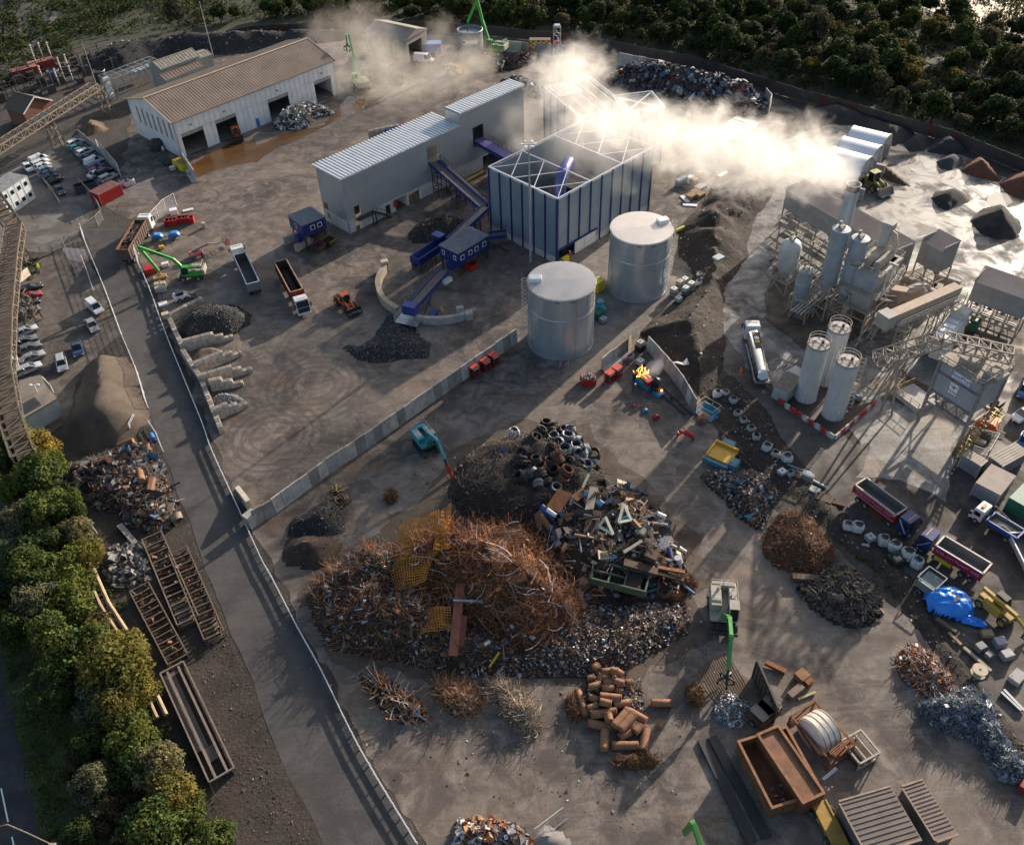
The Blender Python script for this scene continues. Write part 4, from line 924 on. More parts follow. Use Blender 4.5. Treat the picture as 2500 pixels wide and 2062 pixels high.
# ------------------------------------------------------------------ conveyors of the shredder
def belt(name,label,a,e,w,m,hrail=True,towers=(),cover=False,bm=None):
    a,e=Vector(a),Vector(e);t=thing(name,label,'conveyor',(a.x,a.y,0),head(a,e));L=(e-a).to_2d().length;za,ze=a.z,e.z
    zf=lambda x:za+(ze-za)*x/L
    b=MB()
    for s in (-1,1):
        b.beam((0,s*w/2,za),(L,s*w/2,ze),.16,.75)
        n=int(L/1.2)
        for i in range(n):x=L*i/n;b.beam((x,s*(w/2+.12),zf(x)-.35),(x,s*(w/2+.12),zf(x)+.4),.1)
    b.beam((-.2,0,za),(-.2,0,za),.1)
    ob('frame',b,m,t)
    b=MB();b.add([(0,-w/2,za+.05),(L,-w/2,ze+.05),(L,w/2,ze+.05),(0,w/2,za+.05),(0,-w/2,za-.3),(L,-w/2,ze-.3),(L,w/2,ze-.3),(0,w/2,za-.3)],[(0,1,2,3),(7,6,5,4)]);ob('belt',b,bm or mat((.10,.095,.09),.8),t)
    if cover:
        b=MB();n=int(L/1.3)
        for i in range(n):x0,x1=L*i/n,L*(i+1)/n-.04;b.add([(x0,-w/2,zf(x0)+.45),(x1,-w/2,zf(x1)+.45),(x1,w/2,zf(x1)+.45),(x0,w/2,zf(x0)+.45)],[(0,1,2,3)])
        ob('cover',b,PURPLE,t)
    if hrail:b=MB();b.rail([(0,w/2+.8,za+.1),(L,w/2+.8,ze+.1)],1.1,.06);b.beam((0,w/2+.5,za),(L,w/2+.5,ze),.7,.06);ob('hand_rail',b,DARK,t)
    for x in towers:b=MB();b.tower(x,0,0,zf(x)-.4,w*.95,1.7,.11);ob('support',b,mat((.03,.035,.07),.6),t)
    return t
Lw=longb.matrix_world if False else Matrix.Translation(longb.location) @ Matrix.Rotation(longb.rotation_euler.z,4,'Z')
a=Lw @ Vector((c1x0+1.7,.2,6.9));e=P(z3(1600,1175),4.2)
belt('inclined_conveyor','open dark belt conveyor on lattice towers sloping down from the silver building',a,e,2.3,BLUEL,True,(1.8,9,17.5))
a=Lw @ Vector((hx,.2,7.0));e=P(z3(1830,750),6.6)
belt('inclined_conveyor','purple covered conveyor from upper silver building into blue framed house',a,e,2.4,BLUEL,True,(6,),True)
a=P(z3(1620,1180),4.6);e=P(z3(1300,1480),2.9)
belt('inclined_conveyor','dark blue conveyor running past black heap towards picking cabin',a,e,1.7,BLUEL,False,(4,))
# ------------------------------------------------------------------ fences and walls
def polyline(pts,step):
    out=[]
    for a,b in zip(pts[:-1],pts[1:]):
        n=max(1,round((b-a).length/step));out += [a.lerp(b,i/n) for i in range(n)]
    return out+[pts[-1]]
FENCE=GS('A2',[(-200,330),(0,290),(500,262),(1000,245),(1500,262),(2000,300)])+GS('A3',[(250,335),(500,355),(900,428),(1250,500),(1500,545),(1800,640),(2105,735)])+GS('A4',[(300,810),(600,885),(1000,1005),(1500,1140),(2105,1390)])+[P((2750,540))]
t=thing('boundary_fence','long dark palisade fence with rusty panels between the yards and the wood','fence',FENCE[0])
pl=polyline(FENCE,2.8);b=MB();b2=MB();r_=random.Random(3)
for i,(a,c) in enumerate(zip(pl[:-1],pl[1:])):
    a,c=a-FENCE[0],c-FENCE[0];b.beam(a,a+Vector((0,0,3.3)),.14)
    (b2 if r_.random() < .1 else b).beam(a+Vector((0,0,1.55)),c+Vector((0,0,1.55)),.06,2.9)
ob('fence_panel',b,mat((.045,.042,.042),.75,0,.35,.3,.4),t);ob('rusty_panel',b2,mat((.085,.028,.020),.85,0,.3,.5,.3),t)
def panel_wall(name,label,pts,h,step,cat='wall',m=None,th=.22,foot=True,cap=True):
    t=thing(name,label,cat,pts[0]);pl=polyline(pts,step)
    for i,(a,c) in enumerate(zip(pl[:-1],pl[1:])):
        u=(c-a).normalized();nn=Vector((u.y,-u.x,0));a2,c2=a-pts[0]+u*.03,c-pts[0]-u*.03;hh=h*(1+U(-.03,.03));lean=nn*U(-.04,.06)
        b=MB();b.add([a2+nn*th,c2+nn*th,c2-nn*th,a2-nn*th]+[v+Vector((0,0,hh))+lean for v in (a2+nn*th*.45,c2+nn*th*.45,c2-nn*th*.45,a2-nn*th*.45)],[(3,2,1,0),(4,5,6,7),(0,1,5,4),(1,2,6,5),(2,3,7,6),(3,0,4,7)])
        if foot:b.add([a2+nn*(th+.9),c2+nn*(th+.9),c2+nn*th,a2+nn*th,a2+nn*(th+.8)+Vector((0,0,.15)),c2+nn*(th+.8)+Vector((0,0,.15)),c2+nn*th+Vector((0,0,.3)),a2+nn*th+Vector((0,0,.3))],[(4,5,6,7),(0,1,5,4),(1,2,6,5),(3,0,4,7)])
        k=RND.choice((0,1,2,3));ob('panel',b,m or (CONC,mat((.47,.455,.43),.85,0,.2,.7,.3,streak=.3),mat((.27,.255,.235),.85,0,.25,.7,.5,streak=.4),mat((.52,.48,.42),.85,0,.25,.9,.4,streak=.5))[k],t)
    return t
panel_wall('concrete_push_wall','long diagonal concrete panel wall between the two halves of the yard',GS('B2',[(2110,1070),(1720,1345),(1450,1535)])+GS('C2',[(975,195),(600,445),(170,765),(10,865)]),3.1,1.75)
panel_wall('concrete_push_wall','concrete panel wall running back from red cages to the tan sheet',GS('B3',[(750,1290),(960,1130)]),2.6,1.6)
panel_wall('concrete_push_wall','concrete panel wall along the foot of the black soil bank',GS('B3',[(1120,1130),(1260,1280),(1400,1460),(1500,1640)]),3.0,1.7,foot=False)
panel_wall('concrete_push_wall','concrete wall in front of the fire training container',GS('A3',[(-40,400),(250,430),(490,450)]),2.8,1.8)
panel_wall('concrete_push_wall','concrete wall behind the heap of crushed cars',GS('A3',[(890,510),(1100,550),(1300,590)]),3.0,1.8)
panel_wall('concrete_push_wall','short concrete wall at end of the crushed car heap',GS('A3',[(2060,800),(2105,860),(2085,910)]),3.2,1.8)
panel_wall('concrete_push_wall','pale concrete panels beside yellow skip at shed corner',GS('A1',[(1490,1320),(1580,1460)]),3.0,1.7)
panel_wall('concrete_push_wall','grey panel wall along edge of the car park',GS('A1',[(650,1110),(800,1240),(975,1420)]),2.4,1.8,m=mat((.30,.30,.29),.85,0,.25,.7,.4),th=.12,foot=False)
a,e=G('C1',1905,560),G('C1',2020,760);t=thing('concrete_ramp_block','long pale tapering concrete block at the end of diagonal wall','block',(a.x,a.y,0),head(a,e));L=(e-a).length
b=MB();b.xprism([(0,0),(L,0),(L,2.6),(L-.6,2.6),(.2,.5)],-.35,.35);ob('block',b,mat((.52,.47,.38),.85,0,.2,.8,.3),t)
a=G('C2',-10,850);t=thing('concrete_block','square concrete block closing the diagonal wall by the road','block',(a.x,a.y,0),.9);b=MB();b.box(-.9,.9,-.8,.8,0,2.2);ob('block',b,CONC,t,bevel=.06)
# block bays
def block_wall(label,a,e,rows,step=1.6,ends=1,name='block_wall',grp='stepped block walls of the small bays'):
    L=(e-a).length;t=thing(name,label,'wall',(a.x,a.y,0),head(a,e),grp);b=MB();bl,bh=1.6,.8;k=MB()
    for r in range(rows):
        x=-(r % 2)*bl/2 if r % 2 else 0;lim=L-r*step*ends
        while x < lim-.3:
            x0,x1=max(0,x),min(lim,x+bl)
            if x1-x0 > .2:
                b.box(x0+.04,x1-.04,-.4+U(-.05,.05),.4+U(-.05,.05),r*bh+.02,(r+1)*bh-.02)
                if r == rows-1 or x1 > lim-step:
                    n=int((x1-x0)/.4)
                    for i in range(n):
                        for y in (-.2,.2):k.box(x0+.2+i*.4-.1,x0+.2+i*.4+.1,y-.1,y+.1,(r+1)*bh-.01,(r+1)*bh+.10)
            x += bl
    w_=ob('block_course',b,mat((.46,.405,.34),.9,0,.3,.9,.35,bump=.2),t);ob('block_stud',k,mat((.43,.37,.30),.9,0,.25,.9,.3),w_);return t
q1=lambda x,y:G('B1',x,y)
block_wall('block wall holding the large black heap from the road side',q1(1375,900),q1(1640,760),2,1.6,0)
block_wall('uppermost stepped block wall, below the large black heap',q1(1490,1140),q1(1880,1040),3)
block_wall('stepped block wall with small brown heap above it',q1(1580,1320),q1(1945,1170),3)
block_wall('stepped block wall over narrow empty bay',q1(1620,1420),q1(2030,1300),3)
block_wall('stepped block wall just above the grey rubble heap',q1(1700,1460),q1(1960,1410),3)
block_wall('lowest stepped block wall, below grey rubble heap',q1(1740,1690),q1(1995,1580),3)
block_wall('block wall closing the bays along the road, upper run',q1(1380,930),q1(1480,1150),2,0,0)
block_wall('block wall closing the bays along the road, middle run',q1(1480,1180),q1(1640,1420),2,0,0)
block_wall('yellow topped block wall closing the bays along the road, lowest run',q1(1640,1440),G('C1',1790,130),2,0,0)
block_wall('block wall bay holding a blue machine behind the silver building',G('A2',925,1125),G('A2',1170,1075),3,1.6,0)
block_wall('low block stack in front of small blue cabin',G('B2',245,290),G('B2',440,215),2,1.2)
block_wall('angled block stack beside the orange tipping hoppers',G('B2',340,345),G('B2',480,260),2,1.0)
def strip(name,label,pts,w,h,m,cat):
    t=thing(name,label,cat,pts[0]);b=MB();pl=[p-pts[0] for p in pts];n=len(pl);L=[];R=[]
    for i,p in enumerate(pl):
        d=(pl[min(i+1,n-1)]-pl[max(i-1,0)]).normalized();s=Vector((d.y,-d.x,0))*w/2;L.append(p-s);R.append(p+s)
    for i in range(n-1):b.prism([L[i],R[i],R[i+1],L[i+1]],0,h)
    ob('kerb',b,m,t);return t
def smooth_pts(pts,n=5):
    out=[]
    for i in range(len(pts)-1):
        p0,p1,p2,p3=pts[max(i-1,0)],pts[i],pts[i+1],pts[min(i+2,len(pts)-1)]
        for k in range(n):
            u=k/n;out.append(.5*((2*p1)+(p2-p0)*u+(2*p0-5*p1+4*p2-p3)*u*u+(3*p1-p0-3*p2+p3)*u**3))
    return out+[pts[-1]]
strip('curved_wall','curved tan concrete wall sweeping round the end of blue stacking conveyor',smooth_pts(GS('B2',[(1055,500),(1010,590),(1005,670),(1050,770),(1160,850)])),1.0,1.7,mat((.40,.33,.24),.85,0,.25,.8,.4,streak=.3),'wall')
strip('curved_wall','curved pale concrete wall below the blue stacking conveyor end',smooth_pts(GS('B2',[(1290,900),(1400,920),(1560,915),(1690,885)])),.8,1.5,CONC,'wall')
b=MB()
def conc_box(label,t_,x,y,d,rz,m=CONC,name='concrete_block',cat='block'):
    a=G(t_,x,y);t=thing(name,label,cat,(a.x,a.y,0),rz);b=MB();b.box(-d[0]/2,d[0]/2,-d[1]/2,d[1]/2,0,d[2]);ob('block',b,m,t,bevel=.05)
conc_box('tan block standing at upper tip of the curved wall','B2',1055,490,(1.4,1.2,2.2),.3,TAN)
conc_box('tall pale block at right end of the curved wall','B2',1660,870,(1.3,.8,2.4),.2)
conc_box('crumbling concrete cube beyond right end of the curved wall','B2',1725,880,(1.4,1.4,1.5),.3)
conc_box('second crumbling concrete cube, farthest right of the curved wall','B2',1765,850,(1.2,1.2,1.3),.6,CONCD)
conc_box('white ballast block under the blue picking cabin','B2',1555,590,(1.9,.9,.9),.8,WHITE)
conc_box('tan cube beside the road at tip of large black heap','B1',1335,875,(1.3,1.1,1.1),.4,TAN)
# road barrier, left fence and gate fences
def posts(t,ps,h,w,m):
    o=ob('post',MB().box(-w/2,w/2,-w/2,w/2,0,h),m,t,ps[0])
    for p in ps[1:]:c=o.copy();sc.collection.objects.link(c);c.location=p
def barrier(name,label,pts,hs,m,step,w=.09,hb=.3,post=.14,cat='barrier'):
    t=thing(name,label,cat,pts[0]);b=MB();pl=polyline(pts,step);c=MB()
    for a,e in zip(pl[:-1],pl[1:]):
        a,e=a-pts[0],e-pts[0]
        for h in hs:b.beam(a+Vector((0,0,h)),e+Vector((0,0,h)),w,hb)
    ob('rail',b,m,t);posts(t,[p-pts[0] for p in pl],max(hs)+.12,post,m);return t
barrier('crash_barrier','long white crash barrier along the yard side of the road',smooth_pts(ROADR[2:-1],3),(.75,.38),mat((.72,.73,.75),.4,.3,.08,.5,.12),2.0,.12,.2)
lf=GS('B1',[(665,190),(690,280),(760,450),(860,690),(1000,1070),(1110,1330),(1190,1600)])
def mesh_fence(name,label,pts,h,m,step=3,cat='fence',rails=6):
    t=thing(name,label,cat,pts[0]);pl=polyline(pts,step);b=MB()
    for a,e in zip(pl[:-1],pl[1:]):
        a,e=a-pts[0],e-pts[0]
        b.beam(a+Vector((0,0,h)),e+Vector((0,0,h)),.09)
        for i in range(rails):z=.15+i*(h-.2)/rails;b.beam(a+Vector((0,0,z)),e+Vector((0,0,z)),.035)
        n=7
        for i in range(1,n):p=a.lerp(e,i/n);b.beam(p,p+Vector((0,0,h)),.03)
    ob('mesh_panel',b,m,t);posts(t,[p-pts[0] for p in pl],h,.11,m);return t
PALEF=mat((.66,.67,.68),.5,.2,.1,.6,.2);DULLF=mat((.30,.29,.27),.6,.2,.2,.6,.3)
mesh_fence('road_fence','long pale mesh fence along staff parking side of the road',smooth_pts(lf,2),2.2,PALEF)
mesh_fence('yard_fence','tall white mesh fence standing beside the green material handler',GS('B1',[(1110,430),(1110,290),(1220,150),(1340,20)])+[G('A1',1420,1650)],3.0,PALEF)
mesh_fence('site_gate','grey mesh gate closing the staff parking',GS('B1',[(340,385),(520,310)]),2.4,DULLF)
mesh_fence('gate_fence','grey mesh fence beside the entrance to the upper car park',GS('B1',[(670,210),(790,140),(830,90)]),2.4,DULLF)
mesh_fence('car_park_fence','mesh fence along end of the parked car row',GS('A1',[(790,1190),(960,1380),(975,1430)]),2.4,PALEF)
mesh_fence('entrance_fence','dark mesh fence between container and junction',GS('A1',[(650,1500),(740,1590),(810,1690)]),2.2,DULLF)
mesh_fence('cabin_fence','low mesh fence beside the stacked white cabins',GS('A1',[(370,1490),(430,1560),(490,1660)]),2.0,DULLF)
mesh_fence('leaning_fence_panel','loose mesh fence panel lying by the gravel heap',GS('C1',[(1060,120),(1100,40)]),2.0,PALEF)
barrier('handrail','white kerb rail between staff parking and the ditch',GS('B1',[(660,400),(710,530),(750,650)]),(.8,),PALEF,2.2,.1,.15,.1)
barrier('crash_barrier','bent pale barrier at foot of the gravel heap',GS('C1',[(1200,50),(1260,140),(1310,270)]),(.8,.5),PALEF,2,.1,.15,.1)
barrier('crash_barrier','short pale barrier standing in scrap near the trees',GS('C1',[(710,830),(780,930)]),(.8,.5),PALEF,2,.1,.15,.1)
# pipeline beside the trees
t=thing('pipeline','pair of long tan pipes running between trees and the rusty frames','pipe',G('C1',650,1180));b=MB();c=MB()
pa,pm,pe=[G('C1',x,y,1.2)-G('C1',650,1180) for x,y in ((660,1180),(800,1500),(940,1720))];pe2=G('D1',1260,700,1.0)-G('C1',650,1180)
b.tube([pa,pm,pe,pe2],.28,8);o_=Vector((1.0,.4,0));c.tube([pa+o_,pm+o_,pe+o_,pe2+o_],.28,8)
ob('pipe',b,mat((.30,.22,.13),.7,0,.2,.6,.3),t);ob('pipe',c,mat((.40,.30,.18),.7,0,.2,.6,.3),t)

# ------------------------------------------------------------------ masts, substation, lattice conveyor galleries
def mast(label,top,h,r=.14,lamps=0,box=False):
    c=P(top,h);t=thing('lighting_mast',label,'mast',(c.x,c.y,0));b=MB();b.tube([(0,0,0),(0,0,h*.6),(0,0,h)],[r,r*.8,r*.45],10);ob('pole',b,mat((.42,.42,.42),.5,.3),t)
    if lamps:
        b=MB();b.beam((-1.1,0,h),(1.1,0,h),.09);b.beam((0,-1.1,h),(0,1.1,h),.09);ob('cross_arm',b,STEEL,t)
        for k in range(lamps):a=2*pi*k/lamps;b=MB();b.rbox((1.2*cos(a),1.2*sin(a),h+.1),(.5,.4,.3),Matrix.Rotation(a,3,'Z'));ob('lamp',b,WHITEC,t)
    if box:b=MB();b.box(-.15,.15,-.2,.2,1,1.8);ob('box',b,STEEL,t)
mast('tall grey lighting mast with lamps in front of blue framed building',z1(553,225),25,.27,6)
mast('tall thin lightning mast rising behind the white shed',q('A1',1600,10),15.8,.14)
mast('thin lightning mast in the substation',q('A1',655,340),12,.13)
c=P(q('D1',-300,1640),8);t=thing('street_lamp','curved tan street lamp arm reaching over the lane at bottom corner','street lamp',(c.x,c.y,0));b=MB();b.tube([(0,0,0),(0,0,7.6)]+[P(q('D1',*p),8)-Vector((c.x,c.y,0)) for p in ((-120,1590),(60,1552),(230,1625),(400,1705))],[.12,.1,.08,.07,.06,.05],7);ob('pole',b,mat((.32,.25,.17),.6),t);e=P(q('D1',420,1712),8)-Vector((c.x,c.y,0));b=MB();b.rbox(e,(.7,.3,.15),Matrix.Identity(3));ob('lamp_head',b,DUSTY,t)
def gallery(label,pts,w,h,m,towers,zt,roof=None):
    t=thing('conveyor_gallery',label,'conveyor',(pts[0].x,pts[0].y,0));o=Vector((pts[0].x,pts[0].y,0));b=MB();d=MB()
    for a,e in zip(pts[:-1],pts[1:]):
        b.lattice(a-o,e-o,w,h,2.0,.17)
        u=(e-a).normalized();s=u.cross(Vector((0,0,1))).normalized()*w*.33
        d.add([a-o-s+Vector((0,0,.35)),a-o+s+Vector((0,0,.35)),e-o+s+Vector((0,0,.35)),e-o-s+Vector((0,0,.35))],[(0,1,2,3)])
    ob('truss',b,m,t);ob('belt',d,roof or mat((.12,.09,.065),.85,0,.3,.6,.4),t)
    for (x,y,z) in towers:b=MB();b.tower(x-o.x,y-o.y,0,z,2.4,2.2,.16,.7);ob('support_tower',b,m,t)
GALM=mat((.20,.165,.125),.8,.05,.25,.7,.4)
p0,p1=G('A1',770,720,7.5),G('A1',-250,1370,7.5)
tw=[(P(q('A1',800,715),7).x,P(q('A1',800,715),7).y,7.3),(P(q('A1',390,960),7).x,P(q('A1',390,960),7).y,7.3)]
gallery('long tan lattice conveyor gallery on towers crossing below the substation',[p0,p1],2.4,1.7,GALM,tw,7)
ls=[P(q('A1',-80,1560),9),G('B1',60,80,9),G('B1',135,190,9),G('B1',100,420,8.5),G('B1',55,900,8),G('B1',40,1350,7.5),G('C1',100,20,7),G('C1',215,350,6)]
tw=[(G('B1',260,880,1).x,G('B1',260,880,1).y,7.2),(G('B1',140,330,4).x,G('B1',140,330,4).y,8),(G('C1',280,420,3).x,G('C1',280,420,3).y,5.5)]
gallery('rusty brown lattice conveyor gallery running down past staff parking into the trees',ls,3.2,1.9,mat((.15,.12,.09),.85,.05,.3,.7,.4),tw,8)
c=G('A1',450,640);t=thing('substation','crowded electrical substation of dark frames and transformer racks','substation',(c.x,c.y,0),.75)
r_=random.Random(12);b=MB()
for i in range(9):
    for j in range(4):
        x,y=-16+i*4+r_.uniform(-.6,.6),-8+j*4.5;h=r_.uniform(2.5,5.5);b.beam((x,y,0),(x,y,h),.2);b.beam((x,y,h),(x+3.8,y,h),.16)
        if r_.random() < .6:b.box(x-.9,x+.9,y-.7,y+.7,0,r_.uniform(1.2,2.6))
        if r_.random() < .5:b.beam((x,y,h),(x,y+4.4,h*.9),.12)
ob('frame',b,mat((.075,.065,.06),.7,.2,.4,.6,.4),t)
b=MB()
for i in range(12):x,y=r_.uniform(-14,16),r_.uniform(-7,7);b.beam((x,y,0),(x,y,r_.uniform(3,6)),.16)
ob('bushing',b,mat((.36,.28,.18),.7),t)
for i,(x,y) in enumerate(((320,540),(380,510),(440,490),(520,600),(570,560),(600,640),(480,650),(350,610))):
    c=G('A1',x,y+40,0);t=thing('insulator_post','slim pale insulator post standing in the substation','post',(c.x,c.y,0),0,'insulator posts of the substation');h=7.5-i*.5
    b=MB();b.beam((0,0,0),(0,0,h*.6),.22);ob('pole',b,DUSTY,t);b=MB()
    for k in range(6):b.cyl((0,0,h*.6+k*h*.06),(0,0,h*.6+k*h*.06+h*.035),.26,.17,8)
    b.ball((0,0,h),.35,8,5);ob('insulator',b,mat((.5,.44,.38),.5),t)
c=G('A1',900,800);t=thing('gas_cylinder_stack','white stacked cylinders on a frame beside the substation','vessel',(c.x,c.y,0),.7);b=MB()
for k in range(4):b.tube([(-.9,0,1.0+k*1.5),(.9,0,1.0+k*1.5)],.7,12)
ob('vessel',b,WHITEC,t,smooth=True);b=MB();b.tower(0,0,0,6.6,2.2,1.6,.12);ob('frame',b,STEEL,t)
a=G('A1',900,800);e=G('A1',1270,650);L=(e-a).length;t=thing('switch_gantry','galvanised steel gantry of posts and bars beside white shed','gantry',(a.x+1,a.y+3,0),head(a,e));b=MB()
for i in range(7):
    for y in (0,5):b.beam((L*i/6,y,0),(L*i/6,y,4.5),.16)
    b.beam((L*i/6,0,4.5),(L*i/6,5,4.5),.14)
for y in (0,2.5,5):
    for z in (3.0,4.5):b.beam((0,y,z),(L,y,z),.16)
ob('frame',b,mat((.40,.43,.43),.5,.4),t);b=MB()
for i in range(4):b.box(L*.5+i*1.5,L*.5+1.1+i*1.5,1.5,3.5,2,3.4)
ob('switchgear',b,mat((.45,.48,.50),.5,.2),t)
for x,y,lab in ((215,620,'faded red container at left of the substation'),(350,560,'bright red container behind the insulator posts')):
    c=G('A1',x,y);t=thing('container',lab,'container',(c.x,c.y,0),.6);b=MB();b.box(-3.5,3.5,-1.2,1.2,0,2.6);ob('body',b,REDD,t,bevel=.05);b=MB();b.box(-3.55,3.55,-1.25,1.25,2.6,2.68);ob('roof',b,mat((.35,.12,.1),.6),t)
for x,y,lab in ((820,650,'dark drum shaped vessel under substation frames'),(450,650,'dark blue vat in the substation')):
    c=G('A1',x,y);t=thing('vat',lab,'vat',(c.x,c.y,0));b=MB();b.lathe([(1.6,0),(1.6,3),(1.4,3),(1.4,2.7),(0,2.7)],n=20);ob('shell',b,DARK if x > 500 else mat((.04,.07,.16),.5),t,smooth=True);b=MB();b.lathe([(1.62,2.8),(1.7,2.95),(1.6,3.05)],n=20);ob('rim',b,STEEL,t)
# office building by the road with angled pale front
loc,rz,L,W=rect(q('B1',190,1560),q('B1',215,1660),q('B1',470,1420),3.2)
a,c_,d_,e_=G('B1',165,1395,3.4),G('B1',330,1350,3.4),G('B1',385,1450,3.4),G('B1',200,1680,3.4)
o=Vector((a.x,a.y,0));t=thing('control_building','flat roofed pale concrete control building with angled front and wide window','building',o)
pts=[p-o for p in (a,e_,d_+Vector((2.4,-2.6,0)),d_,c_)]
b=MB();pp=[(p.x,p.y) for p in pts];b.prism(pp,0,3.5);ob('wall',b,mat((.46,.50,.49),.8,0,.2,.5,.35,streak=.35),t)
b=MB();cx=sum(p[0] for p in pp)/5;cy=sum(p[1] for p in pp)/5;b.prism([(cx+(x-cx)*1.06,cy+(y-cy)*1.06) for x,y in pp],3.5,3.75);ob('roof',b,mat((.23,.20,.17),.85,0,.25,.4,.4),t)
p,r=pts[2],pts[3]
u=(r-p).normalized();Lw_=(r-p).length;nn=Vector((u.y,-u.x,0));b=MB();c=MB()
fr=mat((.62,.55,.45),.7)
for z in (1.2,2.95):b.beam(p+u*.3+Vector((0,0,z))+nn*.05,r-u*.3+Vector((0,0,z))+nn*.05,.16,.16)
for k in range(4):x=p.lerp(r,.12+.76*k/3);b.beam(x+Vector((0,0,1.2))+nn*.06,x+Vector((0,0,3))+nn*.06,.14)
w_=ob('window',b,fr,t);c.add([p+u*.3+nn*.03+Vector((0,0,1.25)),r-u*.3+nn*.03+Vector((0,0,1.25)),r-u*.3+nn*.03+Vector((0,0,2.9)),p+u*.3+nn*.03+Vector((0,0,2.9))],[(0,1,2,3)]);ob('pane',c,GLASS,w_)
b=MB();m_=Vector((cx,cy,3.75));b.beam(m_,m_+Vector((0,0,1.5)),.08);b.beam(m_+Vector((-.7,0,1.4)),m_+Vector((.7,0,1.4)),.06);b.box(cx-.8,cx-.4,cy-.1,cy+.2,5.1,5.3);b.box(cx+.4,cx+.8,cy-.1,cy+.2,5.1,5.3);ob('aerial',b,WHITEC,t)

# ------------------------------------------------------------------ trees
LEAF=[mat_leaf('leaves_green',(.050,.072,.018),(.105,.125,.034)),mat_leaf('leaves_dark',(.028,.046,.014),(.062,.082,.025)),mat_leaf('leaves_yellow',(.13,.115,.030),(.21,.175,.045)),mat_leaf('leaves_pale',(.10,.105,.060),(.15,.145,.085)),mat_leaf('leaves_brown',(.085,.062,.032),(.12,.095,.050))]
LEAF += [mat_leaf('wood_leaves',(.034,.050,.015),(.066,.084,.026)),mat_leaf('wood_leaves_dark',(.022,.036,.012),(.045,.060,.021)),mat_leaf('wood_leaves_yellow',(.085,.075,.020),(.13,.11,.03)),mat_leaf('wood_leaves_pale',(.060,.062,.036),(.095,.09,.052)),mat_leaf('wood_leaves_brown',(.045,.048,.022),(.075,.072,.034))]  # darker copies of the leaf colours, the wood's backlit gloom painted in
BARK=mat((.075,.055,.04),.9,0,.3,3,.3,bump=.5)
def crown_mesh(seed,R_,H_,nclump,nleaf,leaf,zb,gap=.75):
    r=random.Random(seed);b=MB()
    for k in range(nclump):
        while True:
            x,y,z=r.uniform(-1,1),r.uniform(-1,1),r.uniform(-1,1);d=sqrt(x*x+y*y+z*z)
            if .25 < d < 1:break
        f=r.uniform(.72,1.05)/max(d,.01)*(d**.35)
        wob=1+.35*noise.noise(Vector((x*1.7+seed,y*1.7,z*1.7)))
        cx,cy,cz=x*f*R_*gap*wob,y*f*R_*gap*wob,zb+H_/2+z*f*H_/2*.78
        cr=R_*r.uniform(.24,.42);br=r.uniform(.65,1.35);tint=r.uniform(-.12,.12)
        for i in range(nleaf):
            a,e=r.uniform(0,2*pi),asin(r.uniform(-.75,1));rr=cr*r.uniform(.55,1.05)
            n=Vector((cos(a)*cos(e),sin(a)*cos(e),sin(e)));p=Vector((cx,cy,cz))+n*rr*Vector((1,1,.85)).length/1.65
            n=(n+Vector((r.uniform(-.7,.7),r.uniform(-.7,.7),r.uniform(-.5,.9)))).normalized()
            s=n.orthogonal().normalized();s.rotate(Matrix.Rotation(r.uniform(0,6.28),3,n));tt=n.cross(s)
            l=leaf*r.uniform(.6,1.4);w_=l*.55;v=br*r.uniform(.8,1.2);b.col=(v*(1+tint),v,v*(1-tint))
            b.add([p-s*l,p-tt*w_,p+s*l,p+tt*w_],[(0,1,2,3)])
    return b
def tree_proto(name,label,seed,h,R_,li,nclump,nleaf,leaf):
    t=thing(name,label,'tree',(0,0,-500));r=random.Random(seed+50);zb=h*.22
    b=MB();b.tube([(0,0,-.2),(r.uniform(-.15,.15),r.uniform(-.15,.15),h*.3),(r.uniform(-.4,.4),r.uniform(-.4,.4),h*.75)],[h*.028,h*.02,h*.006],7)
    for k in range(6):a=r.uniform(0,6.28);z=h*r.uniform(.22,.5);b.tube([(0,0,z),(cos(a)*R_*.35,sin(a)*R_*.35,z+h*.13),(cos(a)*R_*.7,sin(a)*R_*.7,z+h*.26)],[h*.012,h*.008,h*.003],5)
    ob('trunk',b,BARK,t);c=crown_mesh(seed,R_,h-zb,nclump,nleaf,leaf,zb);c.f and ob('crown',c,LEAF[li],t)
    return t
NEAR=[tree_proto('broadleaf_tree','x',1,8,3.4,0,46,150,.22),tree_proto('broadleaf_tree','x',2,7,3.0,1,42,150,.22),tree_proto('willow_tree','x',3,9,3.9,2,56,150,.21),tree_proto('willow_tree','x',4,8,3.3,3,48,150,.20),tree_proto('shrub','x',5,4.5,2.6,4,32,130,.19)]
FAR=[tree_proto('broadleaf_tree','x',11,8,3.7,5,40,48,.42),tree_proto('broadleaf_tree','x',12,9,4.1,6,42,48,.44),tree_proto('willow_tree','x',13,7,3.2,7,32,46,.40),tree_proto('willow_tree','x',14,9,4.2,8,42,48,.40),tree_proto('shrub','x',15,5,3.4,9,30,46,.40),tree_proto('broadleaf_tree','x',16,7,3.4,6,38,48,.42)]
names={0:'mid green broadleaf tree',1:'dark green broadleaf tree',2:'yellowish willow',3:'pale grey green willow',4:'brownish leafy shrub'}
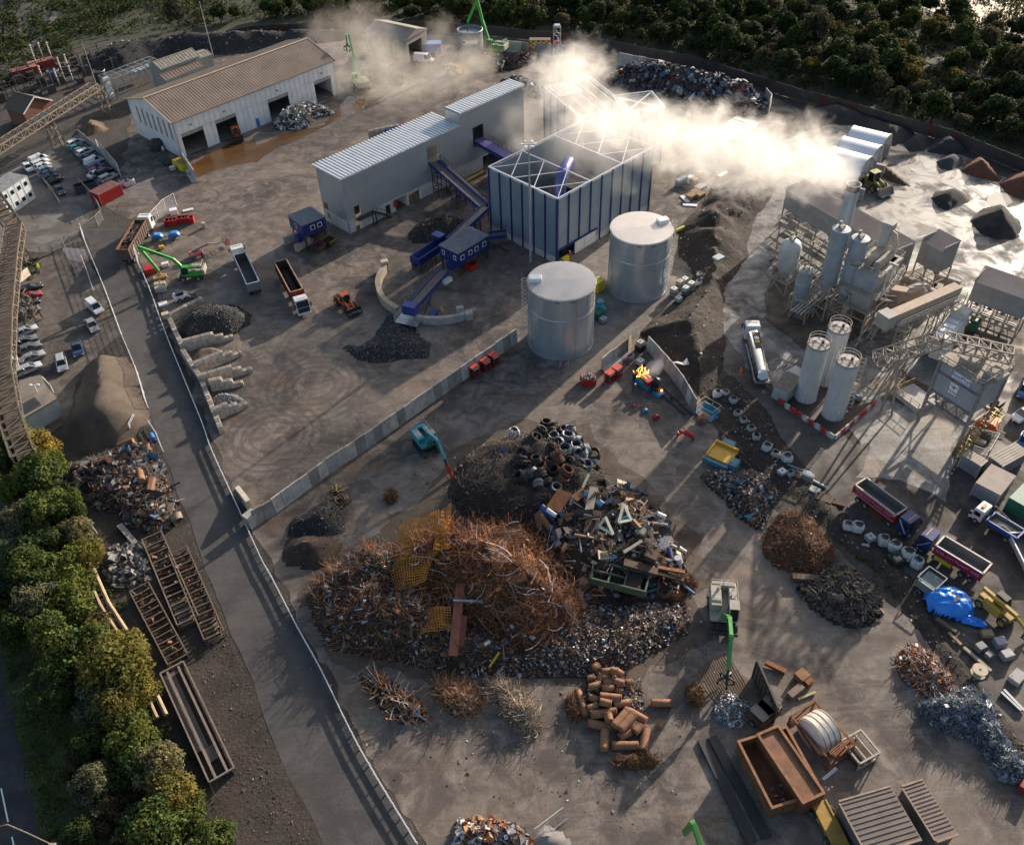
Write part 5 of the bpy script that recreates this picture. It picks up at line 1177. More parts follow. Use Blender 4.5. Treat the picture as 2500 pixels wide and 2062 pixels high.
NT=[('C1',70,120,1,0),('C1',285,235,1,2),('C1',400,350,.85,0),('C1',60,330,1.1,1),('C1',130,560,1.0,0),('C1',330,500,1.1,0),('C1',480,620,1.0,1),('C1',150,830,1.15,3),('C1',400,770,1.1,0),('C1',560,720,.9,0),('C1',600,900,.9,3),('C1',400,990,1.0,1),('C1',660,1080,.8,2),('C1',230,1130,1.1,1),('C1',300,1270,1.1,0),('C1',540,1200,1.0,0),('C1',620,1350,.9,0),('C1',90,1380,1.2,1),('C1',300,1480,1.15,3),('C1',560,1500,1.0,0),('C1',740,1620,.9,4),('C1',160,1640,1.1,1),
 ('D1',420,60,1,0),('D1',570,210,1.15,0),('D1',760,120,.9,0),('D1',960,180,.95,2),('D1',1020,120,.8,0),('D1',930,380,1.25,2),('D1',1060,450,1.0,2),('D1',790,570,1.0,3),('D1',930,650,.9,2),('D1',720,420,.8,1),('D1',1040,720,.8,0),('D1',1060,900,1.0,0),('D1',900,960,.8,4),('D1',1290,1100,.95,3),('D1',1180,1050,.8,0),('D1',740,1230,.85,3),('D1',520,960,.6,4),('D1',1080,1260,.9,4),('D1',1350,1320,.9,2),('D1',870,1450,1.1,4),('D1',1100,1500,1.0,1),('D1',1300,1560,1.05,0),('D1',1480,1450,.8,0),('D1',1000,1680,1.1,4),('D1',1250,1720,1.0,0),('D1',1700,1700,.9,0),('D1',1520,1620,.8,4),('D1',700,900,.9,1),('D1',640,1600,.9,1),('D1',480,520,.9,1),('D1',900,1180,.85,1)]
cnt={}
for i,(t_,x,y,s,k) in enumerate(NT):
    pr=NEAR[k];c=G(t_,x,y,4.0);r=random.Random(i)
    lab=names[k]+' in the belt between the lane and the rusty frames'
    dup(pr,(c.x,c.y,0),r.uniform(0,6.28),lab,'%ss in the roadside belt' % names[k],(s*r.uniform(.85,1.05),s*r.uniform(.85,1.05),s*r.uniform(.75,1.0)))
def inside(p,poly):
    c=False;n=len(poly)
    for i in range(n):
        a,e=poly[i],poly[i-1]
        if (a.y > p.y) != (e.y > p.y) and p.x < (e.x-a.x)*(p.y-a.y)/(e.y-a.y)+a.x:c=not c
    return c
WOOD_POLY=[G('A1',560,330),G('A1',1000,260),G('A2',0,175),G('A2',1000,150),G('A2',2105,235),G('A3',500,265),G('A3',1000,350),G('A3',2105,610),G('A4',600,760),G('A4',1000,900),G('A4',1500,1030),G('A4',2105,1270),P((2650,430)),P((2750,-150)),P((1800,-150)),P((600,-130)),P((170,10))]
r=random.Random(21);pts=[];TRACK=GS('A4',[(980,300),(1270,400),(1700,590),(2105,730)])
xs=[p.x for p in WOOD_POLY];ys=[p.y for p in WOOD_POLY];y=min(ys);st=6.6
while y < max(ys):
    x=min(xs)+r.uniform(0,3)
    while x < max(xs):
        p=Vector((x+r.uniform(-2.4,2.4),y+r.uniform(-2.4,2.4),0));x += st*r.uniform(.9,1.15)
        if not inside(p,WOOD_POLY):continue
        if any((p-TRACK[i].lerp(TRACK[i+1],f)).length < 4.0 for i in range(3) for f in (0,.2,.4,.6,.8,1)):continue
        pts.append(p)
    y += st*.9
pts.sort(key=lambda p:p.length);far_rest=pts[295:]
lagoon=GS('A4',[(1100,0),(1290,60),(1500,130),(1650,190),(1900,240),(2200,330),(2400,200),(2000,-40),(1500,-120)])
for i,p in enumerate(pts[:295]):
    if inside(p,lagoon):continue
    k=r.choices(range(6),(6,8,.9,1.2,2,6))[0]
    if p.x > 60 and r.random() < .2:k=r.choice((2,3))
    s=r.uniform(.5,1.2)*(1 if r.random() < .8 else .75);nm_=names[k] if k < 5 else names[1]
    dup(FAR[k],(p.x,p.y,-.1),r.uniform(0,6.28),nm_+' in the wood beyond the dark boundary fence',nm_+'s in the far wood',(s,s,s*r.uniform(.75,1.05)))
for pr in NEAR+FAR:
    for o in list(pr.children):bpy.data.objects.remove(o)
    bpy.data.objects.remove(pr)
# low scrub as ground cover
def scrub(name,poly,n,seed,li,smin,smax,leaf,hmax=1.4,cols=None):
    r=random.Random(seed);b=MB();xs=[p.x for p in poly];ys=[p.y for p in poly];k=0
    while k < n:
        p=Vector((r.uniform(min(xs),max(xs)),r.uniform(min(ys),max(ys)),0))
        if not inside(p,poly):continue
        k += 1;cr=r.uniform(smin,smax);br=r.uniform(.55,1.3);h=r.uniform(.3,1)*hmax
        for i in range(int(10+cr*7)):
            a=r.uniform(0,6.28);rr=cr*sqrt(r.random());z=h*(1-(rr/cr)**2)*r.uniform(.4,1)
            c=p+Vector((cos(a)*rr,sin(a)*rr,z));nn=Vector((r.uniform(-1,1),r.uniform(-1,1),r.uniform(.2,1))).normalized();s=nn.orthogonal().normalized();tt=nn.cross(s);l=leaf*r.uniform(.6,1.4);v=br*r.uniform(.8,1.2)
            b.col=(v,v,v);b.add([c-s*l,c-tt*l*.6,c+s*l,c+tt*l*.6],[(0,1,2,3)])
    return tag(ob(name,b,LEAF[li]),kind='stuff')
scrub('undergrowth',WOOD_POLY,1500,5,6,1.4,3.4,.40,4.2);scrub('undergrowth',WOOD_POLY,1100,15,5,1.2,3.0,.40,3.6);scrub('bramble',WOOD_POLY,500,25,9,1.2,3.0,.40,2.6)
scrub('scrub',[P((-200,90)),G('A1',560,330),G('A1',560,470),G('A1',200,640),P((-200,330))],420,6,5,.8,2.6,.4,2.0)
scrub('scrub',[P((-250,-60)),P((600,-120)),P((330,20)),G('A1',560,330),P((-200,100))],800,9,5,.9,3.0,.45,2.4)
scrub('weeds',GS('B1',[(180,420),(300,380),(330,480),(230,620)]),30,7,0,.4,.9,.2,.6)
scrub('verge_grass',[P((-40,1380)),P((60,1850)),P((110,2070)),P((230,2070)),P((150,1700)),P((50,1350))],420,8,0,.5,1.3,.16,.5)
scrub('undergrowth',[P((20,1200)),P((130,1550)),P((330,2070)),P((560,2070)),P((440,1850)),P((300,1500)),P((200,1280)),P((120,1080)),P((0,1100))],320,10,1,.9,2.0,.26,1.6)
scrub('weeds',GS('C4',[(290,590),(340,560),(520,760),(1000,1230),(1130,1420),(1060,1430),(820,1180),(400,740)]),80,11,0,.25,.7,.13,.4)
# ------------------------------------------------------------------ vehicles
def paint(c,r=.28):return mat(c,r,.15,.05,.8,.06)
PW,PSIL,PGR,PBK,PNAVY,PRED,PBLU,PTEAL=paint((.72,.72,.71)),paint((.42,.43,.45)),paint((.13,.135,.145)),paint((.02,.02,.023)),paint((.02,.035,.085)),paint((.30,.02,.025)),paint((.05,.13,.30)),paint((.03,.20,.21))
TAIL=mat((.4,.01,.01),.3,0,.05,1,0);AMB=mat((.5,.2,.05),.4,0,.1,1,.2)
def wheel(t,x,y,r,w=.24,hub=None,name='wheel'):
    b=MB();b.lathe([(r*.55,-w/2),(r*.9,-w/2),(r,-w*.3),(r,w*.3),(r*.9,w/2),(r*.55,w/2)],n=18)
    o=ob(name,b,RUBBER,t,(x,y,r),smooth=True);o.rotation_euler=(pi/2,0,0)
    b=MB();b.lathe([(0,-w*.42),(r*.5,-w*.42),(r*.58,-w*.5),(r*.58,w*.5),(r*.5,w*.42),(0,w*.42)],n=14);ob('rim',b,hub or STEEL,o,smooth=True);return o
CARK={  # lower body profile, greenhouse (bottom/top x, top z), length, width
 'hatch':([(-1.95,.35),(-1.98,.9),(-1.85,1.0),(.75,.98),(1.75,.8),(1.98,.6),(1.95,.3)],(-1.85,.95,-1.5,.2,1.45),3.96,1.72),
 'estate':([(-2.3,.35),(-2.33,.9),(-2.2,1.0),(.95,.98),(2.05,.8),(2.3,.6),(2.25,.3)],(-2.25,1.15,-2.0,.35,1.47),4.6,1.78),
 'saloon':([(-2.25,.35),(-2.28,.85),(-2.1,.98),(-1.2,1.0),(.9,.98),(2.05,.8),(2.28,.6),(2.2,.3)],(-1.65,1.1,-1.0,.3,1.43),4.5,1.76),
 'suv':([(-2.2,.45),(-2.22,1.0),(-2.1,1.12),(.9,1.1),(1.95,.98),(2.2,.7),(2.15,.38)],(-2.15,1.1,-1.95,.45,1.75),4.4,1.86),
 'van':([(-2.3,.4),(-2.32,1.1),(-2.25,1.2),(1.0,1.15),(2.0,.95),(2.25,.7),(2.2,.35)],(-2.28,1.35,-2.2,.75,1.92),4.5,1.85),
 'bigvan':([(-2.9,.4),(-2.92,1.2),(-2.88,1.3),(1.7,1.3),(2.6,1.1),(2.95,.75),(2.9,.38)],(-2.88,1.95,-2.8,1.3,2.45),5.9,2.0)}
def car(kind,col,label,a,e,group=None,roofm=None,bed=False):
    prof,(g0,g1,t0,t1,zt),L,W=CARK[kind];m=(a+e)/2;t=thing('parked_car' if 'van' not in kind else 'van',label,'car' if 'van' not in kind else 'van',(m.x,m.y,.03),head(a,e),group)
    b=MB();b.xprism(prof,-W/2,W/2);ob('body',b,col,t,bevel=.09,seg=2,smooth=True)
    zb=max(z for x,z in prof)-.04;w0,w1=W/2-.06,W/2-.24
    solid=kind in ('van','bigvan')
    c8=[(g0,-w0,zb),(g1,-w0,zb),(g1,w0,zb),(g0,w0,zb),(t0,-w1,zt),(t1,-w1,zt),(t1,w1,zt),(t0,w1,zt)]
    F6=[(0,1,5,4),(1,2,6,5),(2,3,7,6),(3,0,4,7)]
    if bed:
        b=MB();b.box(-2.1,-.55,-W/2+.14,W/2-.14,.95,1.13);ob('load_bed',b,BLACK,t);c8=[(max(x,-.5),y,z) if z < 1.3 else (max(x,-.45),y,z) for x,y,z in c8];t0=-.45
    if solid:
        xs=t1-.9;b=MB();b.add([(g0,-w0,zb),(xs+.25,-w0,zb),(xs+.25,w0,zb),(g0,w0,zb),(t0,-w1,zt),(xs,-w1,zt),(xs,w1,zt),(t0,w1,zt)],F6+[(4,5,6,7)]);ob('load_body',b,col,t,bevel=.05);c8=[(xs if x < 0 else x,y,z) for x,y,z in c8];t0=xs
    b=MB();b.add(c8,F6);ob('window',b,GLASS,t)
    b=MB();b.add([(t0,-w1,zt-.02),(t1,-w1,zt-.02),(t1,w1,zt-.02),(t0,w1,zt-.02),(t0+.08,-w1+.08,zt+.05),(t1-.1,-w1+.08,zt+.05),(t1-.1,w1-.08,zt+.05),(t0+.08,w1-.08,zt+.05)],F6+[(4,5,6,7),(3,2,1,0)])
    for s in (-1,1):
        for p0,p1 in (((g1,s*w0,zb),(t1,s*w1,zt)),((c8[0][0],s*w0,zb),(t0,s*w1,zt)),(((g0+g1)/2,s*(w0+.01),zb),((t0+t1)/2,s*(w1+.01),zt))):b.beam(p0,p1,.09)
    ob('roof',b,roofm or col,t)
    for s in (-1,1):
        for x in (-L*.31,L*.31):wheel(t,x,s*(W/2-.09),.33 if L < 5 else .36,.22)
        b=MB();b.box(L/2-.12,L/2-.0,s*W*.36-.2,s*W*.36+.2,.60,.76);ob('headlight',b,WHITEC,t)
        b=MB();b.box(-L/2-.02,-L/2+.06,s*W*.40-.12,s*W*.40+.12,.68,.92);ob('tail_light',b,TAIL,t)
    return t
u1=lambda x,y:G('B1',x,y,.5);uA=lambda x,y:G('A1',x,y,.5)
for k,(x,y,kd,col,lab) in enumerate(((245,645,'estate',PBK,'black estate car parked topmost in the row under lattice gallery'),(255,705,'hatch',PRED,'dark red hatchback parked under the lattice gallery'),(235,765,'hatch',PBK,'black hatchback parked just below the dark red one'),(222,832,'estate',PGR,'dark grey estate car parked by the gallery support tower'),(205,985,'saloon',PSIL,'silver saloon parked below the gallery support tower'),(197,1068,'estate',PGR,'dark car tucked halfway under the gallery between two silver ones'),(243,1118,'hatch',PGR,'dark grey hatchback third from the control building'),(260,1195,'saloon',paint((.27,.28,.29)),'grey saloon next to the silver estate by control building'),(232,1288,'estate',PSIL,'silver estate parked nearest the control building'))):
    c=u1(x,y);d=(u1(320,1270)-u1(150,1340)).normalized();car(kd,col,lab,c-d,c+d,'cars parked under the gallery')
c=u1(108,1245);d=(u1(520,1310)-u1(480,1180)).normalized();car('van',PW,'white van tail showing from under the lattice gallery',c-d,c+d)
for a,e,kd,col,lab in (((720,755),(810,840),'van',PW,'white people carrier driving out beside the road fence'),((705,885),(775,990),'saloon',paint((.30,.31,.31)),'silver grey saloon behind the white people carrier'),((485,1185),(508,1300),'estate',PSIL,'silver estate standing apart beside the gravel heap')):
    car(kd,col,lab,u1(*a),u1(*e),'cars standing in the staff parking')
car('suv',paint((.06,.085,.16)),'dark blue pickup truck standing near a puddle',u1(608,1055),u1(640,1200),'cars standing in the staff parking',bed=True)
d=(uA(830,1345)-uA(700,1405)).normalized()
for x,y,kd,col,lab in ((612,1150,'estate',PW,'white car at top end of the right car park row'),(618,1188,'hatch',PTEAL,'teal hatchback in the right car park row'),(655,1210,'hatch',PGR,'grey hatchback between teal and white cars'),(690,1222,'estate',PW,'white estate beside the grey hatchback'),(712,1270,'saloon',PNAVY,'navy saloon just above the white van'),(757,1300,'van',PW,'small white van in the right car park row'),(757,1345,'hatch',PBLU,'blue hatchback just below the white van'),(770,1372,'hatch',PRED,'red hatchback in the right car park row'),(778,1398,'saloon',PW,'white saloon beside the red hatchback'),(845,1390,'suv',PBK,'black off road car next to the fence'),(868,1428,'estate',PSIL,'silver estate at bottom end of the right row')):
    c=uA(x,y);car(kd,col,lab,c-d,c+d,'cars in the right car park row')
d=(uA(480,1435)-uA(380,1480)).normalized()
for x,y,kd,col,lab in ((315,1285,'van',PW,'white van at top of the left car park row'),(328,1312,'estate',PW,'white estate second from top of the left row'),(345,1338,'hatch',PW,'white hatchback third from top of the left row'),(368,1368,'hatch',PSIL,'silver hatchback in the left row'),(385,1400,'saloon',paint((.10,.13,.20)),'blue grey saloon in the left row'),(405,1428,'hatch',PNAVY,'navy hatchback in the left row'),(430,1458,'saloon',PBK,'black saloon at bottom of the left row')):
    c=uA(x,y);car(kd,col,lab,c-d,c+d,'cars in the left car park row')
car('saloon',PGR,'grey saloon driving alone through the car park',uA(445,1490),uA(515,1570))
c=uA(225,1350);d2=(uA(260,1390)-uA(190,1330)).normalized();car('hatch',PW,'white hatchback parked behind the stacked cabins',c-d2,c+d2)
car('bigvan',PW,'white panel van parked outside the concrete barn',G('A2',1310,482,.5),G('A2',1420,492,.5))
car('suv',PBLU,'blue car at right edge beside the load out tower stairs',G('B4',2120,1420,.5),G('B4',2095,1500,.5))
car('suv',PW,'white off road car facing out at right edge below the blue car',G('B4',2140,1640,.5),G('B4',2060,1680,.5))
car('hatch',PBLU,'light blue car at right edge beside ribbed container',G('C4',2130,150,.5),G('C4',2090,230,.5))

# --- lorries: local x forward, origin midway along the length
def cab(t,x,W,H,col,roof=None,low=.55,win=GLASS,ln=2.1):
    b=MB();b.xprism([(x-ln,low),(x-ln,H),(x-.35,H),(x-.05,H*.62),(x,H*.55),(x,low)],-W/2,W/2);c=ob('cab',b,col,t,bevel=.08,seg=2,smooth=True)
    b=MB();b.add([(x-.33,-W/2+.12,H-.12),(x-.02,-W/2+.12,H*.6),(x-.02,W/2-.12,H*.6),(x-.33,W/2-.12,H-.12),(x-.26,-W/2+.12,H-.1),(x+.05,-W/2+.12,H*.61),(x+.05,W/2-.12,H*.61),(x-.26,W/2-.12,H-.1)],[(4,5,6,7),(0,1,5,4),(1,2,6,5),(2,3,7,6),(3,0,4,7)]);ob('windscreen',b,win,c)
    for s in (-1,1):
        b=MB();b.box(x-1.35,x-.45,s*(W/2)-.015,s*(W/2)+.015,H*.56,H*.86);ob('side_window',b,win,c)
        b=MB();b.box(x-.25,x-.05,s*(W/2+.28)-.12,s*(W/2+.28)+.12,H*.55,H*.8);b.beam((x-.2,s*W/2,H*.75),(x-.2,s*(W/2+.28),H*.75),.06);ob('mirror',b,BLACK,c)
        b=MB();b.box(x-.02,x+.06,s*W*.34-.25,s*W*.34+.25,.75,1.0);ob('headlight',b,WHITEC,c)
    b=MB();b.box(x-.03,x+.05,-W*.3,W*.3,1.05,H*.5);ob('grille',b,BLACK,c)
    b=MB();b.box(x-.08,x+.12,-W/2,W/2,.4,.72);ob('bumper',b,roof or col,c)
    if roof:b=MB();b.box(x-ln+.05,x-.4,-W/2+.08,W/2-.08,H,H+.12);ob('cab_roof',b,roof,c)
    b=MB();b.box(x-1.0,x-.85,-W*.35,W*.35,H+.02,H+.16);ob('light_bar',b,AMB,c)
    return c
def tub(t,x0,x1,W,z0,z1,col,inner,th=.12,rim=None,ribsn=0,cut=0,name='tipper_body'):
    b=MB();b.box(x0,x1,-W/2,-W/2+th,z0,z1);b.box(x0,x1,W/2-th,W/2,z0,z1);b.box(x0,x0+th,-W/2+th,W/2-th,z0,z1);b.box(x1-th,x1,-W/2+th,W/2-th,z0,z1-cut);b.box(x0,x1,-W/2,W/2,z0-.12,z0)
    for i in range(ribsn+1):
        x=x0+(x1-x0)*i/max(1,ribsn)
        for s in (-1,1):b.beam((x,s*(W/2+.04),z0-.1),(x,s*(W/2+.04),z1),.12)
    o=ob(name,b,col,t);b=MB()
    b.box(x0+th,x1-th,-W/2+th,-W/2+th+.02,z0,z1-.02);b.box(x0+th,x1-th,W/2-th-.02,W/2-th,z0,z1-.02);b.box(x0+th,x1-th,-W/2+th,W/2-th,z0+.01,z0+.04);b.box(x0+th,x0+th+.02,-W/2+th,W/2-th,z0,z1-.05);b.box(x1-th-.02,x1-th,-W/2+th,W/2-th,z0,z1-.05-cut);ob('lining',b,inner,o)
    if rim:b=MB();h=.1;b.box(x0-.05,x1+.05,-W/2-.06,-W/2+th+.03,z1,z1+h);b.box(x0-.05,x1+.05,W/2-th-.03,W/2+.06,z1,z1+h);b.box(x0-.06,x0+th+.05,-W/2,W/2,z1,z1+h);b.box(x1-th-.05,x1+.06,-W/2,W/2,z1-cut,z1+h-cut);ob('rim',b,rim,o)
    return o
def chassis(t,x0,x1,wheels,m=DARK,r=.5,W=2.4):
    b=MB()
    for y in (-.45,.45):b.box(x0,x1,y-.09,y+.09,.75,1.0)
    b.box((x0+x1)/2-.8,(x0+x1)/2+.8,-W/2+.1,-W/2+.6,.45,1.0);b.box((x0+x1)/2-.8,(x0+x1)/2+.8,W/2-.6,W/2-.1,.45,1.0);ob('chassis',b,m,t)
    for x in wheels:
        for s in (-1,1):wheel(t,x,s*(W/2-.2),r,.38,mat((.45,.45,.44),.4,.6))
def heap_in(t,x0,x1,W,z,h,m,name='load'):
    b=MB();n=14;k=6;vs=[(x0+(x1-x0)*i/n,-W/2+W*j/k,z+h*sin(pi*min(1,max(0,i/n)))**.5*sin(pi*j/k)**.6+U(-.1,.1)*h) for i in range(n+1) for j in range(k+1)]
    b.add(vs,[(i*(k+1)+j,(i+1)*(k+1)+j,(i+1)*(k+1)+j+1,i*(k+1)+j+1) for i in range(n) for j in range(k)]);return ob(name,b,m,t)
def lorry(label,a,e,group=None,name='lorry'):
    m=(a+e)/2;return thing(name,label,'lorry',(m.x,m.y,.02),head(a,e),group),(e-a).length
def span(t_,r,f,z=1.5):return G(t_,*r,z),G(t_,*f,z)
# articulated bulk trailers
for label,t_,r_,f_,cm,tm,inn,rim,zt,fill,roofm in (
 ('brown bulk trailer lorry being loaded with scrap by green handler','B1',(1000,410),(1195,85),PW,mat((.10,.065,.06),.7,.1,.3,.6,.4,streak=.3),RUSTD,RUST,3.6,(2.7,.9,SCRAP),ORANGE),
 ('white cab lorry with empty grey steel tipping trailer','B1',(2070,700),(1885,300),PW,mat((.27,.28,.31),.45,.4,.2,.6,.2),mat((.12,.11,.10),.7,.2),mat((.45,.46,.5),.4,.4),3.0,None,None),
 ('white cab lorry with red brown trailer part filled with dark scrap','B2',(195,425),(440,880),PW,mat((.17,.035,.03),.55,.1,.3,.6,.3),mat((.065,.05,.042),.85,.1),mat((.36,.22,.12),.7,.1),3.6,(1.3,1.4,ASHBL),None)):
    a,e=span(t_,r_,f_);t,L=lorry(label,a,e,'articulated tipper lorries','articulated_lorry');L=max(11,min(L,15));h=L/2
    chassis(t,-h,h-.3,(-h+1.2,-h+2.5,-h+3.8,h-4.2,h-1.4))
    tb=tub(t,-h,h-3.4,2.5,1.35,zt,tm,inn,rim=rim,ribsn=11)
    if fill:
        b=MB()
        if fill[2] is SCRAP:
            for i in range(260):b.col=RND.choice(((.05,.04,.035),(.10,.06,.04),(.03,.03,.03),(.14,.12,.10)));b.beam((U(-h+.4,h-3.8),U(-1,1),fill[0]+U(-.3,.7)),(U(-h+.4,h-3.8)*.2+U(-h+.4,h-3.8)*.8,U(-1,1),fill[0]+U(-.3,.9)),U(.05,.25),U(.03,.1)) if i % 6 == 0 else b.rbox((U(-h+.4,h-3.8),U(-1,1),fill[0]+U(-.4,.6)),(U(.2,.9),U(.1,.5),U(.05,.3)),Euler((U(0,3),U(0,3),U(0,3))).to_matrix())
            ob('load',b,SCRAP,t)
        heap_in(t,-h+.2,h-3.7,2.2,1.4,fill[0]-.6 if fill[2] is SCRAP else fill[1],ASHBL,'load')
    c=cab(t,h,2.5,3.3,cm,PW)
    if t_ == 'B2':b=MB();b.box(h-2.2,h-1.95,-1.24,1.24,1.2,3.2);ob('headboard',b,REDD,t);text('MDW',.5,c,(h-.42,0,3.33),(0,0,pi/2),mat((.1,.1,.12)),'lettering');b=MB();b.box(h+.06,h+.12,-1.1,1.1,.9,1.9);ob('grille',b,PNAVY,c)
# red and blue eight wheel tippers
for k,(r_,f_,lab) in enumerate((((775,560),(1225,900),'red tipper lorry with blue cab, upper one, cab towards the other tipper'),((1785,1265),(1265,950),'red tipper lorry with blue cab, lower one, yellow box under its side'))):
    a,e=span('C4',r_,f_);t,L=lorry(lab,a,e,'red and blue tipper lorries','tipper_lorry');L=max(9,min(L,10.4));h=L/2
    chassis(t,-h+.1,h-.2,(-h+1.1,-h+2.4,h-3.2,h-1.2),mat((.16,.02,.02),.5))
    RB=mat((.36,.012,.022),.35,.1,.15,.6,.12);tb=tub(t,-h,h-2.6,2.5,1.45,2.9,RB,mat((.24,.235,.235),.55,.35,.25,.5,.3),rim=mat((.42,.36,.30),.6,.2) if k == 0 else mat((.62,.56,.48),.6))
    c=cab(t,h,2.45,3.1,mat((.02,.04,.13),.3,.15,.1,.8,.06),mat((.03,.055,.16),.3,.2));b=MB();b.box(h-1.9,h-.9,-.6,.6,3.13,3.2);ob('roof_hatch',b,DARK,c)
    s=-1 if k == 0 else 1
    b=MB();b.beam((h-1.9,s*1.25,2.9),(h-.5,s*1.25,1.1),.3,.02) if True else 0;ob('stripe',b,PW,c)
    text('BOB GAY PLANT HIRE',.62,tb,(-1.3,s*1.275,2.15),(pi/2,0,0 if s < 0 else pi),mat((.30,.30,.55),.5,0,.05,1,0),'lettering',.012,1.0)
    b=MB();b.box(-h,h-2.6,s*1.26-.01,s*1.26+.01,2.72,2.8)
    for x in (-h+.3,h-3.2):b.box(x,x+.5,s*1.27-.01,s*1.27+.01,2.5,2.56)
    b.box(-h,h-2.6,s*1.265-.01,s*1.265+.01,1.5,1.55);ob('trim',b,PW if k == 0 else mat((.05,.07,.35),.4),tb)
    if k:b=MB();b.box(-.8,1.6,1.05,1.3,.55,1.15);ob('side_box',b,YELL2,t)
# tanker
a,e=G('B3',2060,1470,1.0),G('B3',1925,905,1.0);t,L=lorry('polished steel tanker lorry with white cab parked by the white ribbed tanks',a,e,None,'tanker_lorry');L=max(11,min(L,14));h=L/2
chassis(t,-h,h-.3,(-h+1.4,-h+2.7,-h+4.0,h-4.0,h-1.4))
b=MB();b.tube([(-h+.1,0,2.2),(-h+.35,0,2.2),(h-3.1,0,2.3),(h-2.9,0,2.3)],[.8,1.12,1.12,.85],28);tk=ob('barrel',b,CHROME,t,smooth=True)
b=MB();b.box(-1.0,h-3.6,-.55,.55,3.34,3.44);ob('walkway',b,DARK,tk);b=MB();b.cyl((1.6,0,3.44),(1.6,0,3.6),.4);ob('hatch',b,WHITEC,tk);b=MB();b.box(.4,1.1,-.4,.4,3.44,3.5);ob('cover_plate',b,YELLOW,tk)
b=MB();b.cyl((-h-.02,0,2.2),(-h+.12,0,2.2),.86,.9,24);ob('end_cap',b,WHITEC,tk)
b=MB();b.box(-h,h-4,1.0,1.3,.7,1.1);b.box(-h,h-4,-1.3,-1.0,.7,1.1);b.box(-h-.3,-h+.3,-1.2,1.2,.6,1.0);ob('side_rail',b,STEEL,t)
for s in (-1,1):b=MB();b.box(-h-.36,-h-.28,s*.9-.25,s*.9+.25,.75,.95);ob('tail_light',b,TAIL,t)
cab(t,h,2.5,3.4,PW,PW)
# small blue dropside lorry, tipper behind it, trailer
a,e=G('C4',2020,940,.9),G('C4',1745,770,.9);t,L=lorry('small dropside lorry with white cab and blue body loaded with sand',a,e,None,'dropside_lorry');h=3.4
chassis(t,-h,h-.3,(-h+1.2,h-1.0),r=.42);tub(t,-h,h-2.3,2.3,1.1,1.75,mat((.03,.09,.30),.4,.1,.15,.8,.15),mat((.2,.18,.15),.8),rim=mat((.05,.12,.34),.4));heap_in(t,-h+.3,h-2.6,2.0,1.15,.4,mat_soil('sand_load',(.22,.20,.17),(.32,.29,.25),1,.4));c=cab(t,h,2.2,2.5,PW,PW,.5,GLASS,1.7)
b=MB();b.box(h-1.2,h-.8,-.4,.4,2.64,2.76);ob('beacon',b,ORANGE,c);b=MB();b.beam((h-2.2,-.6,1),(h-2.2,-.6,3.2),.2);b.beam((h-2.2,-.6,3.2),(-1,-.4,2.6),.16);ob('crane_arm',b,DARK,t)
c=G('C4',2085,1110);t=thing('trailer','long white edged trailer cut off by right edge of view','trailer',(c.x,c.y,0),head(G('C4',2030,1040),G('C4',2110,1200)));tub(t,-3,3,2.2,.8,1.5,mat((.5,.5,.5),.5,.2),mat((.16,.15,.14),.8),rim=WHITEC)
for s in (-1,1):wheel(t,-.5,s*1.1,.4)

# --- site machines
def link_(b,pts,w0,w1,h=None):
    n=len(pts)-1
    for i in range(n):
        w_=w0+(w1-w0)*(i/max(1,n-1) if n > 1 else 0);b.beam(pts[i],pts[i+1],w_*.75,w_*1.2)
        b.cyl(Vector(pts[i])+Vector((0,-w_*.5,0)),Vector(pts[i])+Vector((0,w_*.5,0)),w_*.55,n=10)
    return b
def grapple(t,p,col=BLACK,s=1.0,tines=5):
    p=Vector(p);b=MB();b.cyl(p,p-Vector((0,0,.5*s)),.22*s,n=10)
    for k in range(tines):
        a=2*pi*k/tines;d=Vector((cos(a),sin(a),0));c0=p-Vector((0,0,.5*s));b.tube([c0,c0+d*.75*s-Vector((0,0,.25*s)),c0+d*.85*s-Vector((0,0,.8*s)),c0+d*.3*s-Vector((0,0,1.35*s))],[.16*s,.15*s,.11*s,.03*s],6)
    return ob('grapple',b,col,t,smooth=True)
